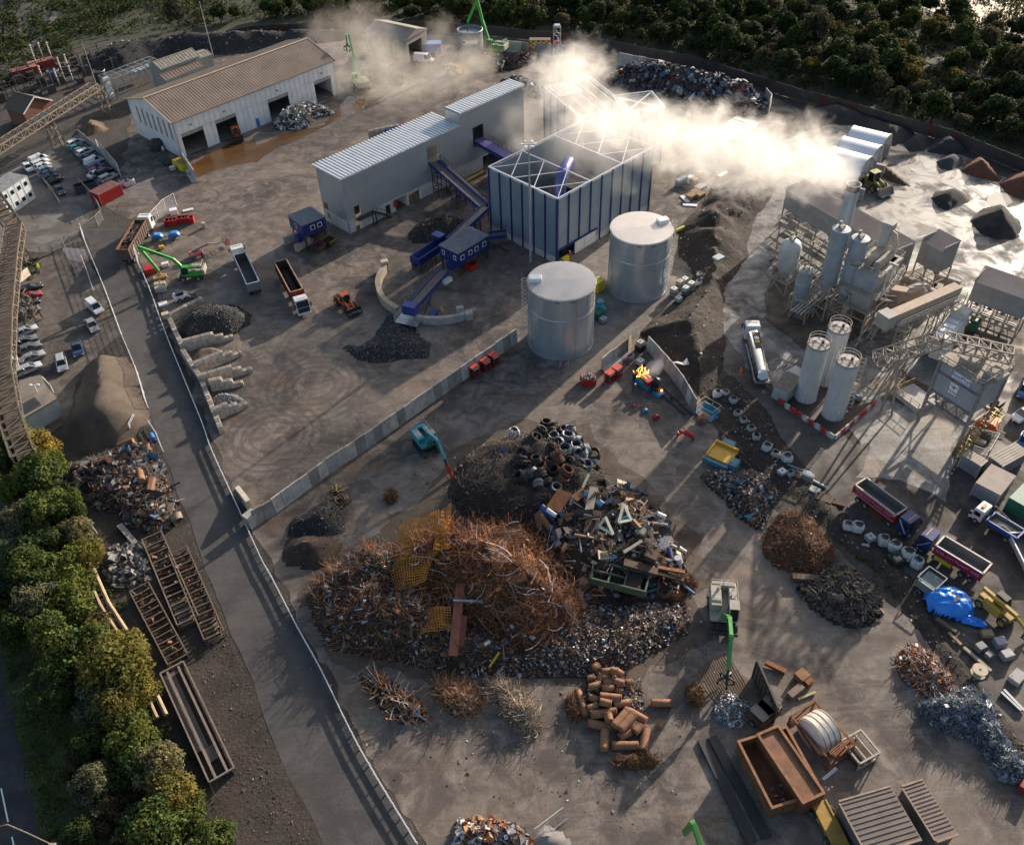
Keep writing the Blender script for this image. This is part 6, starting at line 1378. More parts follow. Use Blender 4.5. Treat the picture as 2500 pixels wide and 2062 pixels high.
def handler(label,c,hd,boom,stick,tip,col,wheels=True,up=1.2,cabup=.0,s=1.0,cw=DUSTY,gr=True,grcol=BLACK,name='material_handler',topm=None,bodym=None):
    """boom, stick, tip: joints in local metres; x forward, z up"""
    t=thing(name,label,'material handler' if 'handler' in name else 'excavator',(c.x,c.y,.02),hd)
    if wheels:
        b=MB();b.box(-2.0*s,2.0*s,-.8*s,.8*s,.6*s,1.1*s);b.box(-2.4*s,-2.1*s,-1.5*s,1.5*s,.4*s,.8*s);b.box(2.1*s,2.4*s,-1.5*s,1.5*s,.4*s,.8*s);ob('undercarriage',b,DARK,t)
        for x in (-1.5,1.5):
            for q_ in (-1,1):wheel(t,x*s,q_*1.2*s,.62*s,.5*s,STEEL)
    else:
        for q_ in (-1,1):
            b=MB();b.xprism([(-2.0*s,.15*s),(-2.25*s,.5*s),(-1.9*s,.9*s),(1.9*s,.9*s),(2.25*s,.5*s),(2.0*s,.15*s),(1.7*s,.0),(-1.7*s,.0)],q_*1.25*s-.35*s,q_*1.25*s+.35*s)
            for i in range(14):b.box((-1.9+i*.28)*s,(-1.76+i*.28)*s,q_*1.25*s-.38*s,q_*1.25*s+.38*s,.9*s,.95*s)
            o_=ob('track',b,BLACK,t);b=MB()
            for x in (-1.9,1.9):b.cyl((x*s,q_*1.25*s-.37*s,.48*s),(x*s,q_*1.25*s+.37*s,.48*s),.25*s,n=12)
            ob('sprocket',b,STEEL,o_)
        b=MB();b.box(-1.2*s,1.2*s,-.9*s,.9*s,.5*s,1.1*s);ob('undercarriage',b,DARK,t)
    z=up*s;b=MB();b.cyl((0,0,z-.2),(0,0,z),.8*s,n=18);b.box(-2.6*s,1.3*s,-1.35*s,1.35*s,z,z+.45*s);b.box(-2.6*s,.2*s,-1.35*s,-.25*s,z+.45*s,z+1.3*s);b.box(-2.6*s,.4*s,.55*s,1.35*s,z+.45*s,z+1.2*s);ob('upper_body',b,bodym or col,t,bevel=.06*s)
    b=MB();b.box(-3.0*s,-2.3*s,-1.3*s,1.3*s,z+.1*s,z+1.3*s);ob('counterweight',b,cw,t,bevel=.12*s)
    b=MB();b.box(-2.2*s,-.3*s,-1.3*s,-.3*s,z+1.3*s,z+1.36*s);b.box(-2.2*s,-.1*s,.6*s,1.3*s,z+1.2*s,z+1.26*s);b.rail([(-2.5*s,-1.3*s,z+1.3*s),(-2.5*s,1.3*s,z+1.3*s),(0,1.3*s,z+1.3*s)],.8*s,.06*s,False,1.2);b.cyl((-1.8*s,-.6*s,z+1.3*s),(-1.8*s,-.6*s,z+1.8*s),.1*s,n=8);b.box(-1.4*s,-.7*s,.8*s,1.2*s,z+1.25*s,z+1.45*s);ob('engine_deck',b,topm or DUSTY,t)
    zc=z+.45*s+cabup;b=MB();b.xprism([(.0,zc),(0,zc+1.65*s),(1.1*s,zc+1.65*s),(1.5*s,zc+.75*s),(1.4*s,zc)],.42*s,1.35*s);cb=ob('cab',b,GLASS,t)
    b=MB()
    for y in (.42*s,1.35*s):
        pr=[(.0,zc),(0,zc+1.65*s),(1.1*s,zc+1.65*s),(1.5*s,zc+.75*s),(1.4*s,zc),(0,zc)]
        for p0,p1 in zip(pr[:-1],pr[1:]):b.beam((p0[0],y,p0[1]),(p1[0],y,p1[1]),.12*s)
    b.box(-.02,1.15*s,.4*s,1.38*s,zc+1.62*s,zc+1.74*s);ob('cab_frame',b,topm or col,cb)
    if cabup > .3:b=MB();b.beam((.3*s,.9*s,z),(.5*s,.9*s,zc),.35*s);ob('cab_riser',b,col,t)
    base=Vector((.9*s,0,z+.5*s))
    b=MB();link_(b,[base]+[Vector(p) for p in boom],.55*s,.5*s);ob('boom',b,col,t,bevel=.03)
    b=MB();link_(b,[Vector(boom[-1])]+[Vector(p) for p in stick],.46*s,.36*s);ob('stick',b,col,t,bevel=.03)
    b=MB();m=Vector(boom[0]);q0=base+Vector((.5*s,0,-.2*s));md=q0.lerp(base.lerp(m,.7),.55)
    for y in (-.42*s,.42*s):o=Vector((0,y,0));b.cyl(q0+o,md+o,.13*s,n=8);b.cyl(md+o,base.lerp(m,.7)+o,.08*s,n=8)
    e0=Vector(boom[-1]).lerp(base,.35)+Vector((0,0,.35*s));b.cyl(e0,Vector(boom[-1])+(Vector(stick[0])-Vector(boom[-1]))*.12+Vector((0,0,.3*s)),.12*s,n=8);ob('ram',b,STEEL,t)
    if gr:tp=Vector(tip);b=MB();b.beam(Vector(stick[-1]),tp,.18*s);ob('hanger',b,DARK,t);grapple(t,tp,grcol,s)
    return t
GB=mat((.045,.33,.05),.42,.05,.15,.8,.18)
def local2(c,hd,p):  # world -> local
    v=p-Vector((c.x,c.y,0));return Vector((v.x*cos(-hd)-v.y*sin(-hd),v.x*sin(-hd)+v.y*cos(-hd),v.z))
def along(c,hd,px,z):  # joint seen at px, height z: keep it in the boom plane
    v=local2(c,hd,P(px,z));return Vector((v.x,0,z))
# green handler loading the trailer
c=G('B1',1545,545,.3);pt_=G('B1',1290,560,.5);hd=head(c,G('B1',1330,560,.3))
gh_=handler('green wheeled material handler with dark lettering on boom loading the brown trailer',c,hd,[along(c,hd,q('B1',1390,400),4.6),along(c,hd,q('B1',1120,290),7.8)],[along(c,hd,q('B1',1265,520),2.2)],along(c,hd,q('B1',1270,545),1.8),GB,True,gr=True,grcol=mat((.42,.25,.10),.7))
pa_,pb_=along(c,hd,q('B1',1390,400),4.6),along(c,hd,q('B1',1120,290),7.8);bo=[k for k in gh_.children if k.name.startswith('boom')][0];dv=pb_-pa_
text('sennebogen',.62,bo,(pa_+pb_)/2+Vector((0,.29,0)),(pi/2,atan2(dv.z,dv.x),pi),BLACK)
# green handler on the timber mat
c=G('C3',1715,1600,.3);c2=G('D3',1740,330,.5);hd=head(c,c2)
handler('green material handler with dusty roof feeding shredded scrap on the timber mat',c,hd,[(4.4,0,6.2),(7.2,0,6.6)],[(9.6,0,3.4)],(9.8,0,2.6),GREEN,True,s=1.25,topm=mat((.42,.38,.32),.85),bodym=mat((.36,.35,.27),.85,0,.2,1,.3))
# green handler at bottom edge (only its elbow in view)
c=P((1770,2310));c2=P(q('D3',1480,1530),7);hd=head(c,c2);L=(c2-c).to_2d().length;handler('green material handler boom reaching up from the bottom edge',c,hd,[(L*.6,0,5.8),(L*.98,0,7.0)],[(L*1.08,0,2.4)],(L*1.08,0,2.0),GREEN,True,s=1.2,gr=False)
# teal tracked excavator with red shear
c=G('C2',1385,225,.3);tip=G('C2',1590,480,.4);hd=head(c,tip);dl=(Vector((tip.x,tip.y,0))-Vector((c.x,c.y,0))).length
ex=handler('teal tracked excavator with red shear cutting at the scrap pile edge',c,hd,[(2.4,0,4.6),(4.6,0,5.2)],[(dl*.78,0,2.9)],(0,0,0),TEAL,False,up=1.15,gr=False,name='excavator',s=1.0,topm=mat((.45,.44,.40),.8),cw=TEAL)
b=MB();b.cyl((dl*.78,0,2.9),(dl*.86,0,2.0),.28,n=10);ob('rotator',b,DARK,ex)
b=MB();b.beam((dl*.86,0,2.0),(dl*.93,0,1.1),.5,.6);b.beam((dl*.93,0,1.1),(dl*1.02,-.0,.1),.22,.5);b.beam((dl*.91,0,1.3),(dl*.96,.3,.1),.18,.4);ob('shear',b,RED,ex,bevel=.04)
# background green handlers
c=G('A2',1930,420,.5);hd=head(c,G('A2',1780,400,.5))
handler('tall green handler with raised boom beside the grey water tank',c,hd,[(3.4,0,9.0),(4.6,0,14.5)],[(8.0,0,8)],(8.2,0,4.2),GB,True,s=1.3)
c=G('A2',860,700,.5);hd=head(c,G('A2',690,500,.5))
handler('pale green handler half lost in dust at end of white shed',c,hd,[(3.4,0,8.0),(5.2,0,12.5)],[(8.2,0,11.8)],(8.3,0,9.5),mat((.22,.48,.20),.6,0,.1,.5,.2),True,s=1.25)
b=MB()
def wheel_loader(label,c,hd,col,s=1.0,bucket=True,load=None,dark=BLACK):
    t=thing('wheel_loader',label,'loader',(c.x,c.y,.02),hd)
    b=MB();b.box(-2.6*s,-.4*s,-1.0*s,1.0*s,.9*s,1.9*s,.25*s,.1*s);b.box(-2.7*s,-2.4*s,-1.1*s,1.1*s,.6*s,1.7*s);b.box(-.4*s,1.9*s,-.7*s,.7*s,.8*s,1.5*s);ob('body',b,col,t,bevel=.06*s)
    b=MB();b.box(-2.2*s,-.9*s,-.7*s,.7*s,1.9*s,2.0*s);b.cyl((-1.6*s,.5*s,1.9*s),(-1.6*s,.5*s,2.6*s),.09*s,n=8);ob('engine_cover',b,dark,t)
    b=MB();b.xprism([(-.5*s,1.5*s),(-.4*s,3.1*s),(.7*s,3.1*s),(.95*s,1.5*s)],-.75*s,.75*s);cb=ob('cab',b,GLASS,t)
    b=MB();b.box(-.5*s,.8*s,-.85*s,.85*s,3.1*s,3.22*s)
    for x0,x1 in ((-.5,-.4),(.95,.7)):
        for y in (-.75,.75):b.beam((x0*s,y*s,1.5*s),(x1*s,y*s,3.1*s),.1*s)
    ob('cab_roof',b,col,cb)
    for x in (-1.5,1.5):
        for q_ in (-1,1):wheel(t,x*s,q_*1.15*s,.78*s,.6*s,col)
    b=MB()
    for y in (-.55,.55):b.beam((.6*s,y*s,1.9*s),(2.0*s,y*s,1.5*s),.22*s,.34*s);b.beam((2.0*s,y*s,1.5*s),(3.0*s,y*s,.8*s),.2*s,.3*s)
    ob('lift_arm',b,dark if col is ORANGE else col,t)
    b=MB();W=1.5*s;x0=2.9*s;pr=[(0,.25),(1.15,.25),(1.2,.3),(.25,.45),(.15,1.1),(.35,1.5),(.25,1.55),(0,1.15)]
    b.xprism([(x0+x*s,z*s) for x,z in pr],-W,W)
    for y in (-W,W-.06):b.xprism([(x0,.25*s),(x0+1.1*s,.28*s),(x0+.35*s,1.5*s),(x0,1.15*s)],y,y+.06)
    bk=ob('bucket',b,dark,t)
    if load:
        b=MB()
        for i in range(60):b.col=(U(.08,.3),)*3;b.rbox((x0+U(.3,.85)*s,U(-W,W)*.9,U(.5,.85)*s),(U(.1,.3),U(.1,.25),U(.05,.12)),Euler((U(0,3),U(0,3),0)).to_matrix())
        ob('load',b,SCRAP,bk)
    for y in (-.5,.5):b=MB();b.box(.75*s,.85*s,(y-.12)*s,(y+.12)*s,3.0*s,3.12*s);ob('work_lamp',b,LAMP,t)
    return t
c=G('B2',735,760,.8);wheel_loader('orange wheel loader with bucket of dark scrap near the curved wall',c,head(c,G('B2',870,890,.8)),mat((.55,.13,.035),.5,.05,.2,.8,.25),1.0,True,True)
c=G('A1',1895,1080,.8);wheel_loader('orange and white loader standing in the second shed doorway',c,head(c,G('A1',1925,1160,.8)),ORANGE,.9)
c=G('A4',880,1480,.8);wheel_loader('olive yellow wheel loader working below the arched canopies',c,head(c,G('A4',985,1540,.8)),mat((.30,.26,.07),.6,0,.3,.8,.4),1.25,dark=DUSTY)
def telehandler(label,c,hd,col,s=1.0,boomz=2.6):
    t=thing('telehandler',label,'telehandler',(c.x,c.y,.02),hd)
    b=MB();b.box(-2.2*s,2.0*s,-.5*s,.5*s,.7*s,1.3*s);b.box(-1.4*s,.9*s,-1.15*s,-.4*s,.7*s,1.7*s,.1*s,.1*s);ob('body',b,col,t,bevel=.06)
    b=MB();b.xprism([(-.9*s,.9*s),(-.9*s,2.3*s),(.3*s,2.3*s),(.7*s,1.3*s),(.6*s,.9*s)],.35*s,1.15*s);cb=ob('cab',b,GLASS,t);b=MB();b.box(-.95*s,.4*s,.32*s,1.18*s,2.28*s,2.38*s);b.beam((-.9*s,1.15*s,.9*s),(-.9*s,1.15*s,2.3*s),.1);b.beam((.3*s,1.15*s,2.3*s),(.7*s,1.15*s,1.3*s),.1);ob('cab_frame',b,DARK,cb)
    b=MB();b.beam((-2.3*s,0,2.0*s),(2.2*s,0,boomz*.75*s),.42*s,.5*s);b.beam((1.6*s,0,boomz*.78*s),(3.6*s,0,boomz*.5*s),.3*s,.36*s);b.beam((3.6*s,0,boomz*.5*s),(3.8*s,0,.5*s),.3*s);ob('boom',b,col,t,bevel=.04)
    b=MB();b.box(3.75*s,3.9*s,-.7*s,.7*s,.4*s,1.1*s);b.box(3.9*s,5.0*s,-.5*s,-.38*s,.3*s,.4*s);b.box(3.9*s,5.0*s,.38*s,.5*s,.3*s,.4*s);ob('fork',b,DARK,t)
    for x in (-1.5,1.5):
        for q_ in (-1,1):wheel(t,x*s,q_*.95*s,.62*s,.42*s,col)
    return t
c=G('C4',1885,1535,.8);telehandler('yellow telehandler with large tyres parked below the lower tipper',c,head(G('C4',1790,1420,.8),G('C4',2060,1650,.8)),mat((.42,.26,.045),.6,0,.25,.8,.35),1.15)
c=G('A2',1615,570,.8);telehandler('orange telehandler dim in drifting dust',c,head(G('A2',1690,590,.8),G('A2',1550,530,.8)),mat((.60,.30,.06),.6),1.1)
# skid steer, boom lift, tow-behind units
c=G('B1',1465,715,.5);t=thing('skid_steer','small white and red skid steer loader beside the handler','loader',(c.x,c.y,.02),head(G('B1',1410,720),G('B1',1560,670)))
b=MB();b.box(-1.5,.9,-.5,.5,.4,1.1);b.box(-1.6,-1.0,-.75,.75,.6,1.35);ob('body',b,WHITEC,t,bevel=.05);b=MB();b.box(-1.0,.35,-.5,.5,1.1,2.0);cb=ob('cab',b,GLASS,t);b=MB();b.box(-1.05,.4,-.55,.55,2.0,2.1);ob('cab_roof',b,DARK,cb)
b=MB();b.box(-1.65,-1.5,-.7,.7,.6,1.2);ob('rear_door',b,RED,t)
for x in (-.75,.55):
    for s in (-1,1):wheel(t,x,s*.68,.42,.3)
b=MB()
for y in (-.72,.72):b.beam((-1.4,y,1.5),(.9,y,1.2),.16,.24);b.beam((.9,y,1.2),(1.6,y,.5),.14,.2)
ob('lift_arm',b,WHITEC,t);b=MB();b.xprism([(1.5,.1),(2.6,.1),(2.6,.16),(1.7,.25),(1.6,.8),(1.5,.8)],-.9,.9);ob('bucket',b,BLACK,t)
c=G('B1',1580,370,.4);t=thing('boom_lift','faded red boom lift with folded arm and basket behind green handler','boom lift',(c.x,c.y,.02),head(c,G('B1',1780,310)))
b=MB();b.box(-1.4,1.2,-.9,.9,.5,1.3);ob('body',b,mat((.50,.13,.11),.55,0,.2,.8,.3),t,bevel=.1);b=MB();b.beam((-.8,0,1.5),(2.8,0,1.9),.35,.4);b.beam((2.8,0,1.9),(4.6,0,1.2),.25);b.beam((4.6,0,1.2),(6.2,0,1.1),.18);ob('boom',b,mat((.20,.18,.17),.6),t)
b=MB();b.rail([(6.2,-.8,.5),(7.0,-.8,.5),(7.0,.8,.5),(6.2,.8,.5),(6.2,-.8,.5)],1.1,.08);b.box(6.2,7,-.8,.8,.42,.5);ob('basket',b,REDD,t)
for x in (-.9,.9):
    for s in (-1,1):wheel(t,x,s*.95,.42,.3)
for x,y,lab in ((1265,230,'blue tow behind compressor left of its twin'),(1400,215,'blue tow behind compressor right of its twin')):
    c=G('B1',x,y,.5);t=thing('compressor',lab,'compressor',(c.x,c.y,.02),.2,'blue tow behind compressors');b=MB();b.xprism([(-1.2,.4),(-1.1,1.1),(-.5,1.4),(.7,1.35),(1.2,.8),(1.2,.4)],-.7,.7);ob('body',b,BLUESKY,t,bevel=.12,smooth=True);b=MB();b.beam((1.1,0,.5),(2.1,0,.45),.12);ob('tow_bar',b,DARK,t)
    for s in (-1,1):wheel(t,0,s*.75,.34)
# ------------------------------------------------------------------ heaps
def S(x,y,z=0.0):return P((x*1.18765,y*1.18765),z)
def SS(pts):return [S(*p) for p in pts]
def edge_dist(x,y,poly):
    d=1e9;n=len(poly)
    for i in range(n):
        a,e=poly[i-1],poly[i];ux,uy=e.x-a.x,e.y-a.y;L2=ux*ux+uy*uy or 1e-9
        f=max(0,min(1,((x-a.x)*ux+(y-a.y)*uy)/L2));d=min(d,(x-a.x-ux*f)**2+(y-a.y-uy*f)**2)
    return sqrt(d)
class Heap:
    def __init__(s,name,label,poly,H,m,run=None,rough=.25,seed=1,res=.6,cat='heap',fr=.25,parent=True,pw=1.2,kind=None):
        s.poly,s.H,s.seed=poly,H,seed;s.run=run or H*1.5;s.rough,s.fr,s.pw=rough,fr,pw
        c=sum((p for p in poly),Vector())/len(poly);s.c=Vector((c.x,c.y,0));s.t=thing(name,label,cat,s.c) if parent else None
        xs,ys=[p.x for p in poly],[p.y for p in poly];s.bb=(min(xs),max(xs),min(ys),max(ys))
        nx,ny=int((s.bb[1]-s.bb[0])/res)+3,int((s.bb[3]-s.bb[2])/res)+3;vs=[];ok=[]
        for j in range(ny):
            for i in range(nx):
                x,y=s.bb[0]+(i-1)*res,s.bb[2]+(j-1)*res;z=s.h(x,y);ok.append(z > 0)
                vs.append((x-s.c.x+U(-.2,.2)*res,y-s.c.y+U(-.2,.2)*res,z if z > 0 else -.03))
        b=MB();b.add(vs,[(j*nx+i,j*nx+i+1,(j+1)*nx+i+1,(j+1)*nx+i) for j in range(ny-1) for i in range(nx-1) if ok[j*nx+i] or ok[j*nx+i+1] or ok[(j+1)*nx+i] or ok[(j+1)*nx+i+1]])
        s.o=ob('mound' if parent else name,b,m,s.t,None if parent else s.c,smooth=True)
        if kind:tag(s.o,kind=kind)
    def h(s,x,y):
        wob=noise.noise(Vector((x*.16,y*.16,s.seed)))*s.run*.4
        if not inside(Vector((x,y,0)),s.poly):return -1
        d=edge_dist(x,y,s.poly)+min(0,wob*.5);
        if d <= 0:return -1
        f=min(1,d/max(.3,s.run));z=s.H*(1-(1-f)**s.pw)
        return z*(1+s.rough*.8*noise.fractal(Vector((x*s.fr,y*s.fr,s.seed*3.1)),1.0,2.0,4))+s.rough*.25*noise.noise(Vector((x*1.1,y*1.1,s.seed)))*min(1,d)+.02
    def pt(s,r):
        while True:
            x,y=r.uniform(s.bb[0],s.bb[1]),r.uniform(s.bb[2],s.bb[3]);z=s.h(x,y)
            if z > 0:return Vector((x-s.c.x,y-s.c.y,z))
def rotm(r):return Euler((r.uniform(0,6.28),r.uniform(0,6.28),r.uniform(0,6.28))).to_matrix()
def debris(hp,n,pal,smin,smax,seed,mix=(4,2,2,1),m=None,name='loose_scrap',lift=.15,flat=.5):
    """crumpled sheets, bars, chunks and rings strewn over a heap"""
    r=random.Random(seed);b=MB()
    for i in range(n):
        p=hp.pt(r);p.z += r.uniform(-.1,lift);k=r.choices((0,1,2,3),mix)[0];s=smin+(smax-smin)*r.random()**2.2;c=r.choice(pal);v=r.uniform(.7,1.25);b.col=tuple(min(1,x*v) for x in c);R=rotm(r)
        if r.random() < flat:R=Euler((r.gauss(0,.35),r.gauss(0,.35),r.uniform(0,6.28))).to_matrix()
        if k == 0:                                             # bent sheet
            w_,l,f=s*r.uniform(.35,.9),s,r.uniform(-.5,.5)*s
            q4=[Vector((-l/2,-w_/2,f*.4)),Vector((0,-w_/2,-f*.3)),Vector((l/2,-w_/2,f*.6)),Vector((l/2,w_/2,f*.2)),Vector((0,w_/2,-f*.4)),Vector((-l/2,w_/2,f*.7))]
            b.add([p+R@v_ for v_ in q4],[(0,1,4,5),(1,2,3,4)])
        elif k == 1:d=R@Vector((1,0,0))*s*r.uniform(.8,1.9);d.z *= .4;b.beam(p-d/2,p+d/2,s*.07+.02,s*.10+.02)
        elif k == 2:b.rbox(p,(s*r.uniform(.4,1),s*r.uniform(.3,.8),s*r.uniform(.15,.6)),R)
        else:b.tube([p+R@Vector((-s*.5,0,0)),p+R@Vector((s*.5,0,0))],s*r.uniform(.12,.3),7,False)
    o=ob(name,b,m or SCRAP,hp.t if hp.t else None,None if hp.t else hp.c);o['kind']='stuff';return o
def bars(hp,n,pal,lmin,lmax,rad,seed,name='tangled_bars',up=.5,m=None,curl=.5,lift=.3):
    r=random.Random(seed);b=MB()
    for i in range(n):
        p=hp.pt(r);p.z += r.uniform(-.1,lift);L=r.uniform(lmin,lmax);a=r.uniform(0,6.28);e=r.gauss(0,up*.5);c=r.choice(pal);v=r.uniform(.65,1.3);b.col=tuple(x*v for x in c);pts=[p];k=r.uniform(-curl,curl);ke=r.uniform(-curl,curl)*.5
        for j in range(4):pts.append(pts[-1]+Vector((cos(a)*cos(e),sin(a)*cos(e),sin(e)))*L/4);a += k;e += ke
        b.tube(pts,rad*r.uniform(.7,1.3),3,False)
    o=ob(name,b,m or REBAR,hp.t);o['kind']='stuff';return o
BR=[(.40,.15,.048),(.48,.20,.07),(.29,.11,.042),(.20,.08,.035)];BRD=[(.13,.06,.032),(.19,.085,.04),(.075,.045,.03),(.24,.12,.06)]
GRY=[(.06,.06,.065),(.11,.11,.12),(.22,.23,.25),(.035,.035,.038)];MIXP=GRY+BRD+[(.42,.43,.44),(.05,.13,.24),(.27,.10,.04),(.5,.48,.44),(.16,.14,.12)]
CARS=[(.03,.03,.033),(.05,.05,.055),(.10,.10,.11),(.022,.022,.025),(.07,.065,.06),(.16,.17,.19),(.45,.47,.50),(.05,.09,.17),(.22,.03,.03),(.30,.31,.33),(.04,.035,.03)]
PAL_W=[(.55,.56,.57),(.35,.36,.38),(.20,.20,.21),(.65,.64,.6),(.12,.12,.13),(.25,.16,.10)]
SCRAPM=mat_soil('scrap_fines',(.018,.014,.012),(.058,.038,.027),.9,1.0,4.0);RUSTFINE=mat_soil('rusty_fines',(.05,.025,.014),(.14,.062,.028),.9,1.0,4.0)
EARTH=mat_soil('bank_earth',(.016,.013,.011),(.058,.043,.032),.35,1.0,1.8,.95,((.2,.18,.16),2.5))
# central scrap mountain
h1=Heap('rebar_heap','huge central heap of tangled rust brown reinforcing bars',SS([(770,1170),(830,1100),(930,1075),(1090,1085),(1160,1150),(1225,1220),(1210,1300),(1100,1345),(960,1310),(840,1270),(770,1220)]),6.2,RUSTFINE,9,.55,3,.55,fr=.2)
bars(h1,5600,BR+BRD[:2],1.0,3.4,.025,1,up=.9,lift=.5,curl=.36);bars(h1,160,[(.40,.39,.40),(.30,.29,.29)],2,4.5,.05,21,up=.6,lift=.9,name='grey_strip');debris(h1,420,BR+BRD+PAL_W[:2],.3,1.3,2,(4,4,1,0));debris(h1,60,BR+BRD,1.2,2.6,22,(4,4,0,1),lift=.5)
h2=Heap('wire_scrap_heap','left shoulder of the scrap mountain of brown wire and grey strip',SS([(630,1225),(680,1165),(760,1120),(850,1140),(920,1240),(960,1330),(880,1370),(760,1350),(680,1330),(655,1290)]),3.2,SCRAPM,4,.8,5,.55)
bars(h2,2600,BR+BRD+[(.30,.28,.27),(.28,.14,.07)],.8,2.4,.028,3,up=.8);debris(h2,1100,MIXP+PAL_W,.2,.9,4,(4,5,2,1))
h3=Heap('coil_heap','dark mound under the pile of wire coils',SS([(940,950),(1010,905),(1090,890),(1180,910),(1240,970),(1290,1030),(1260,1080),(1160,1120),(1040,1110),(960,1070),(920,1015)]),3.4,SCRAPM,5,.3,7,.6)
bars(h3,1500,[(.05,.045,.04),(.10,.08,.07),(.16,.13,.11)],.8,2.2,.03,5);debris(h3,250,GRY+BRD,.2,.8,6)
h4=Heap('mixed_scrap_heap','right flank of the scrap mountain of heavy mixed beams and plate',SS([(1110,1050),(1180,1010),(1290,990),(1360,1060),(1405,1130),(1415,1215),(1340,1235),(1230,1250),(1130,1230),(1080,1120)]),3.8,SCRAPM,5,.4,9,.6)
debris(h4,150,BRD+GRY+[(.32,.17,.09),(.45,.38,.28),(.08,.18,.28),(.4,.4,.4)],1.4,3.4,88,(4,5,1,1.5),lift=.6);debris(h4,1100,MIXP+BRD+[(.30,.16,.08),(.42,.33,.22)],.25,1.5,8,(3,4,2,1.2));bars(h4,300,BRD,.8,2.2,.04,9)
h5=Heap('shredded_scrap_heap','low spread of fine grey and white shredded scrap in front of the mountain',SS([(1180,1235),(1290,1240),(1420,1240),(1415,1300),(1350,1340),(1290,1375),(1190,1395),(1050,1390),(980,1360),(1080,1330)]),1.3,SCRAPM,3,.4,11,.6)
debris(h5,3600,MIXP+PAL_W+BRD,.12,.62,10,(5,2,3,.4));bars(h5,500,BRD,.5,1.4,.025,12)
h6=Heap('beam_scrap_heap','dark front foot of the scrap mountain with beams and plate leaning out',SS([(850,1255),(950,1280),(1060,1320),(1080,1370),(980,1390),(880,1375),(800,1345)]),1.9,SCRAPM,3,.4,13,.6)
debris(h6,900,MIXP+BRD,.2,1.0,13,(4,4,2,.5));bars(h6,500,BRD,.7,2,.03,14)
tag(sheet('scrap_stain',SS([(620,1200),(760,1100),(850,1030),(930,920),(1060,860),(1200,880),(1300,970),(1440,1110),(1450,1260),(1380,1370),(1200,1420),(960,1420),(700,1350)]),.016,mat_yard('oily_dirt',(.115,.088,.066),(.065,.05,.04),(.15,.118,.09),False,.2),rag=1.6),kind='structure')
# small bundles in front
for label,pts,H,pal,n in (('loose heap of short rusty pipes and grey strip near the crash barrier',[(735,1385),(800,1400),(860,1440),(880,1480),(830,1490),(780,1450)],1.3,[(.36,.17,.07),(.26,.11,.05),(.3,.3,.31)],260),('sheaf of fine brown wire with a pale pole across it',[(885,1410),(940,1400),(990,1430),(985,1465),(930,1470)],1.5,[(.34,.18,.08),(.26,.14,.07)],900),('long pale sheaf of tangled wire pointing away from the crash barrier',[(1000,1410),(1040,1395),(1100,1460),(1105,1515),(1060,1490)],1.6,[(.42,.34,.26),(.34,.26,.19),(.26,.18,.12)],1300)):
    hp=Heap('wire_bundle',label,SS(pts),H,SCRAPM,2,.4,n,.5,cat='bundle');bars(hp,n,pal,.7,2.4,.075 if n == 260 else .028,n,curl=.2 if n == 260 else .7);debris(hp,n//5,PAL_W,.15,.7,n)
for label,c0,sz in (('small rusty wire bale left of the cylinder heap','D3 535 610',(1.4,2.6)),('rusty wire bale below the cylinder heap','D3 1030 1050',(3.6,1.2)),('small rusty wire bale standing alone right of the cylinders','D3 1505 520',(1.3,2.0)),('upright rusty wire bale at right edge of the mountain','C3 1440 1330',(1.2,1.6)),('dark olive wire bale beside the upright one','C3 1330 1440',(1.8,1.2)),('small dark wire bale left of orange mesh','C2 1100 640',(.9,1.8))):
    t_,x,y=c0.split();c=G(t_,float(x),float(y));n=8;poly=[c+Vector((cos(2*pi*k/n)*sz[0]*.8,sin(2*pi*k/n)*sz[1]*.8,0)) for k in range(n)]
    hp=Heap('wire_bale',label,poly,.9,RUSTFINE,1.0,.3,int(float(x)),.3,cat='bale');bars(hp,420,BRD+[(.22,.12,.04)],.5,1.2,.026,int(float(y)),curl=1.0)
# orange mesh sheets
def mesh_sheet(label,pts,zs,n=16,mcol=mat((.55,.215,.025),.8,0,.35,.9,.25)):
    A,B_,C_,D_=[S(*p)+Vector((0,0,z)) for p,z in zip(pts,zs)];o=Vector((A.x,A.y,0));t=thing('mesh_sheet',label,'mesh',o,0,'orange rusty mesh sheets');b=MB()
    f=lambda u,v:A.lerp(B_,u).lerp(D_.lerp(C_,u),v)-o+Vector((0,0,.8*sin(u*3.1)*sin(v*2.6)+.9*noise.noise(Vector((u*2.6+A.x,v*2.6,1)))))
    for i in range(n+1):
        b.tube([f(i/n,k/8) for k in range(9)],.06,3,False);b.tube([f(k/8,i/n) for k in range(9)],.06,3,False)
    ob('grid',b,mcol,t)
mesh_sheet('largest bright orange rusty mesh sheet draped over top of the rebar heap',[(830,1110),(910,1110),(905,1200),(810,1190)],[3.5,6.5,6.2,3.2])
mesh_sheet('orange mesh sheet folded against the largest one',[(905,1120),(935,1105),(930,1190),(900,1195)],[6.5,7.2,6.6,6.2],10)
mesh_sheet('orange mesh sheet hanging down left side of the rebar heap',[(800,1180),(900,1190),(880,1240),(820,1240)],[3.2,6.0,4.6,2.8],14)
mesh_sheet('small bent orange mesh sheet low in the heap above leaning red beams',[(850,1285),(930,1275),(930,1315),(865,1325)],[3.0,3.6,2.6,2.2],12)
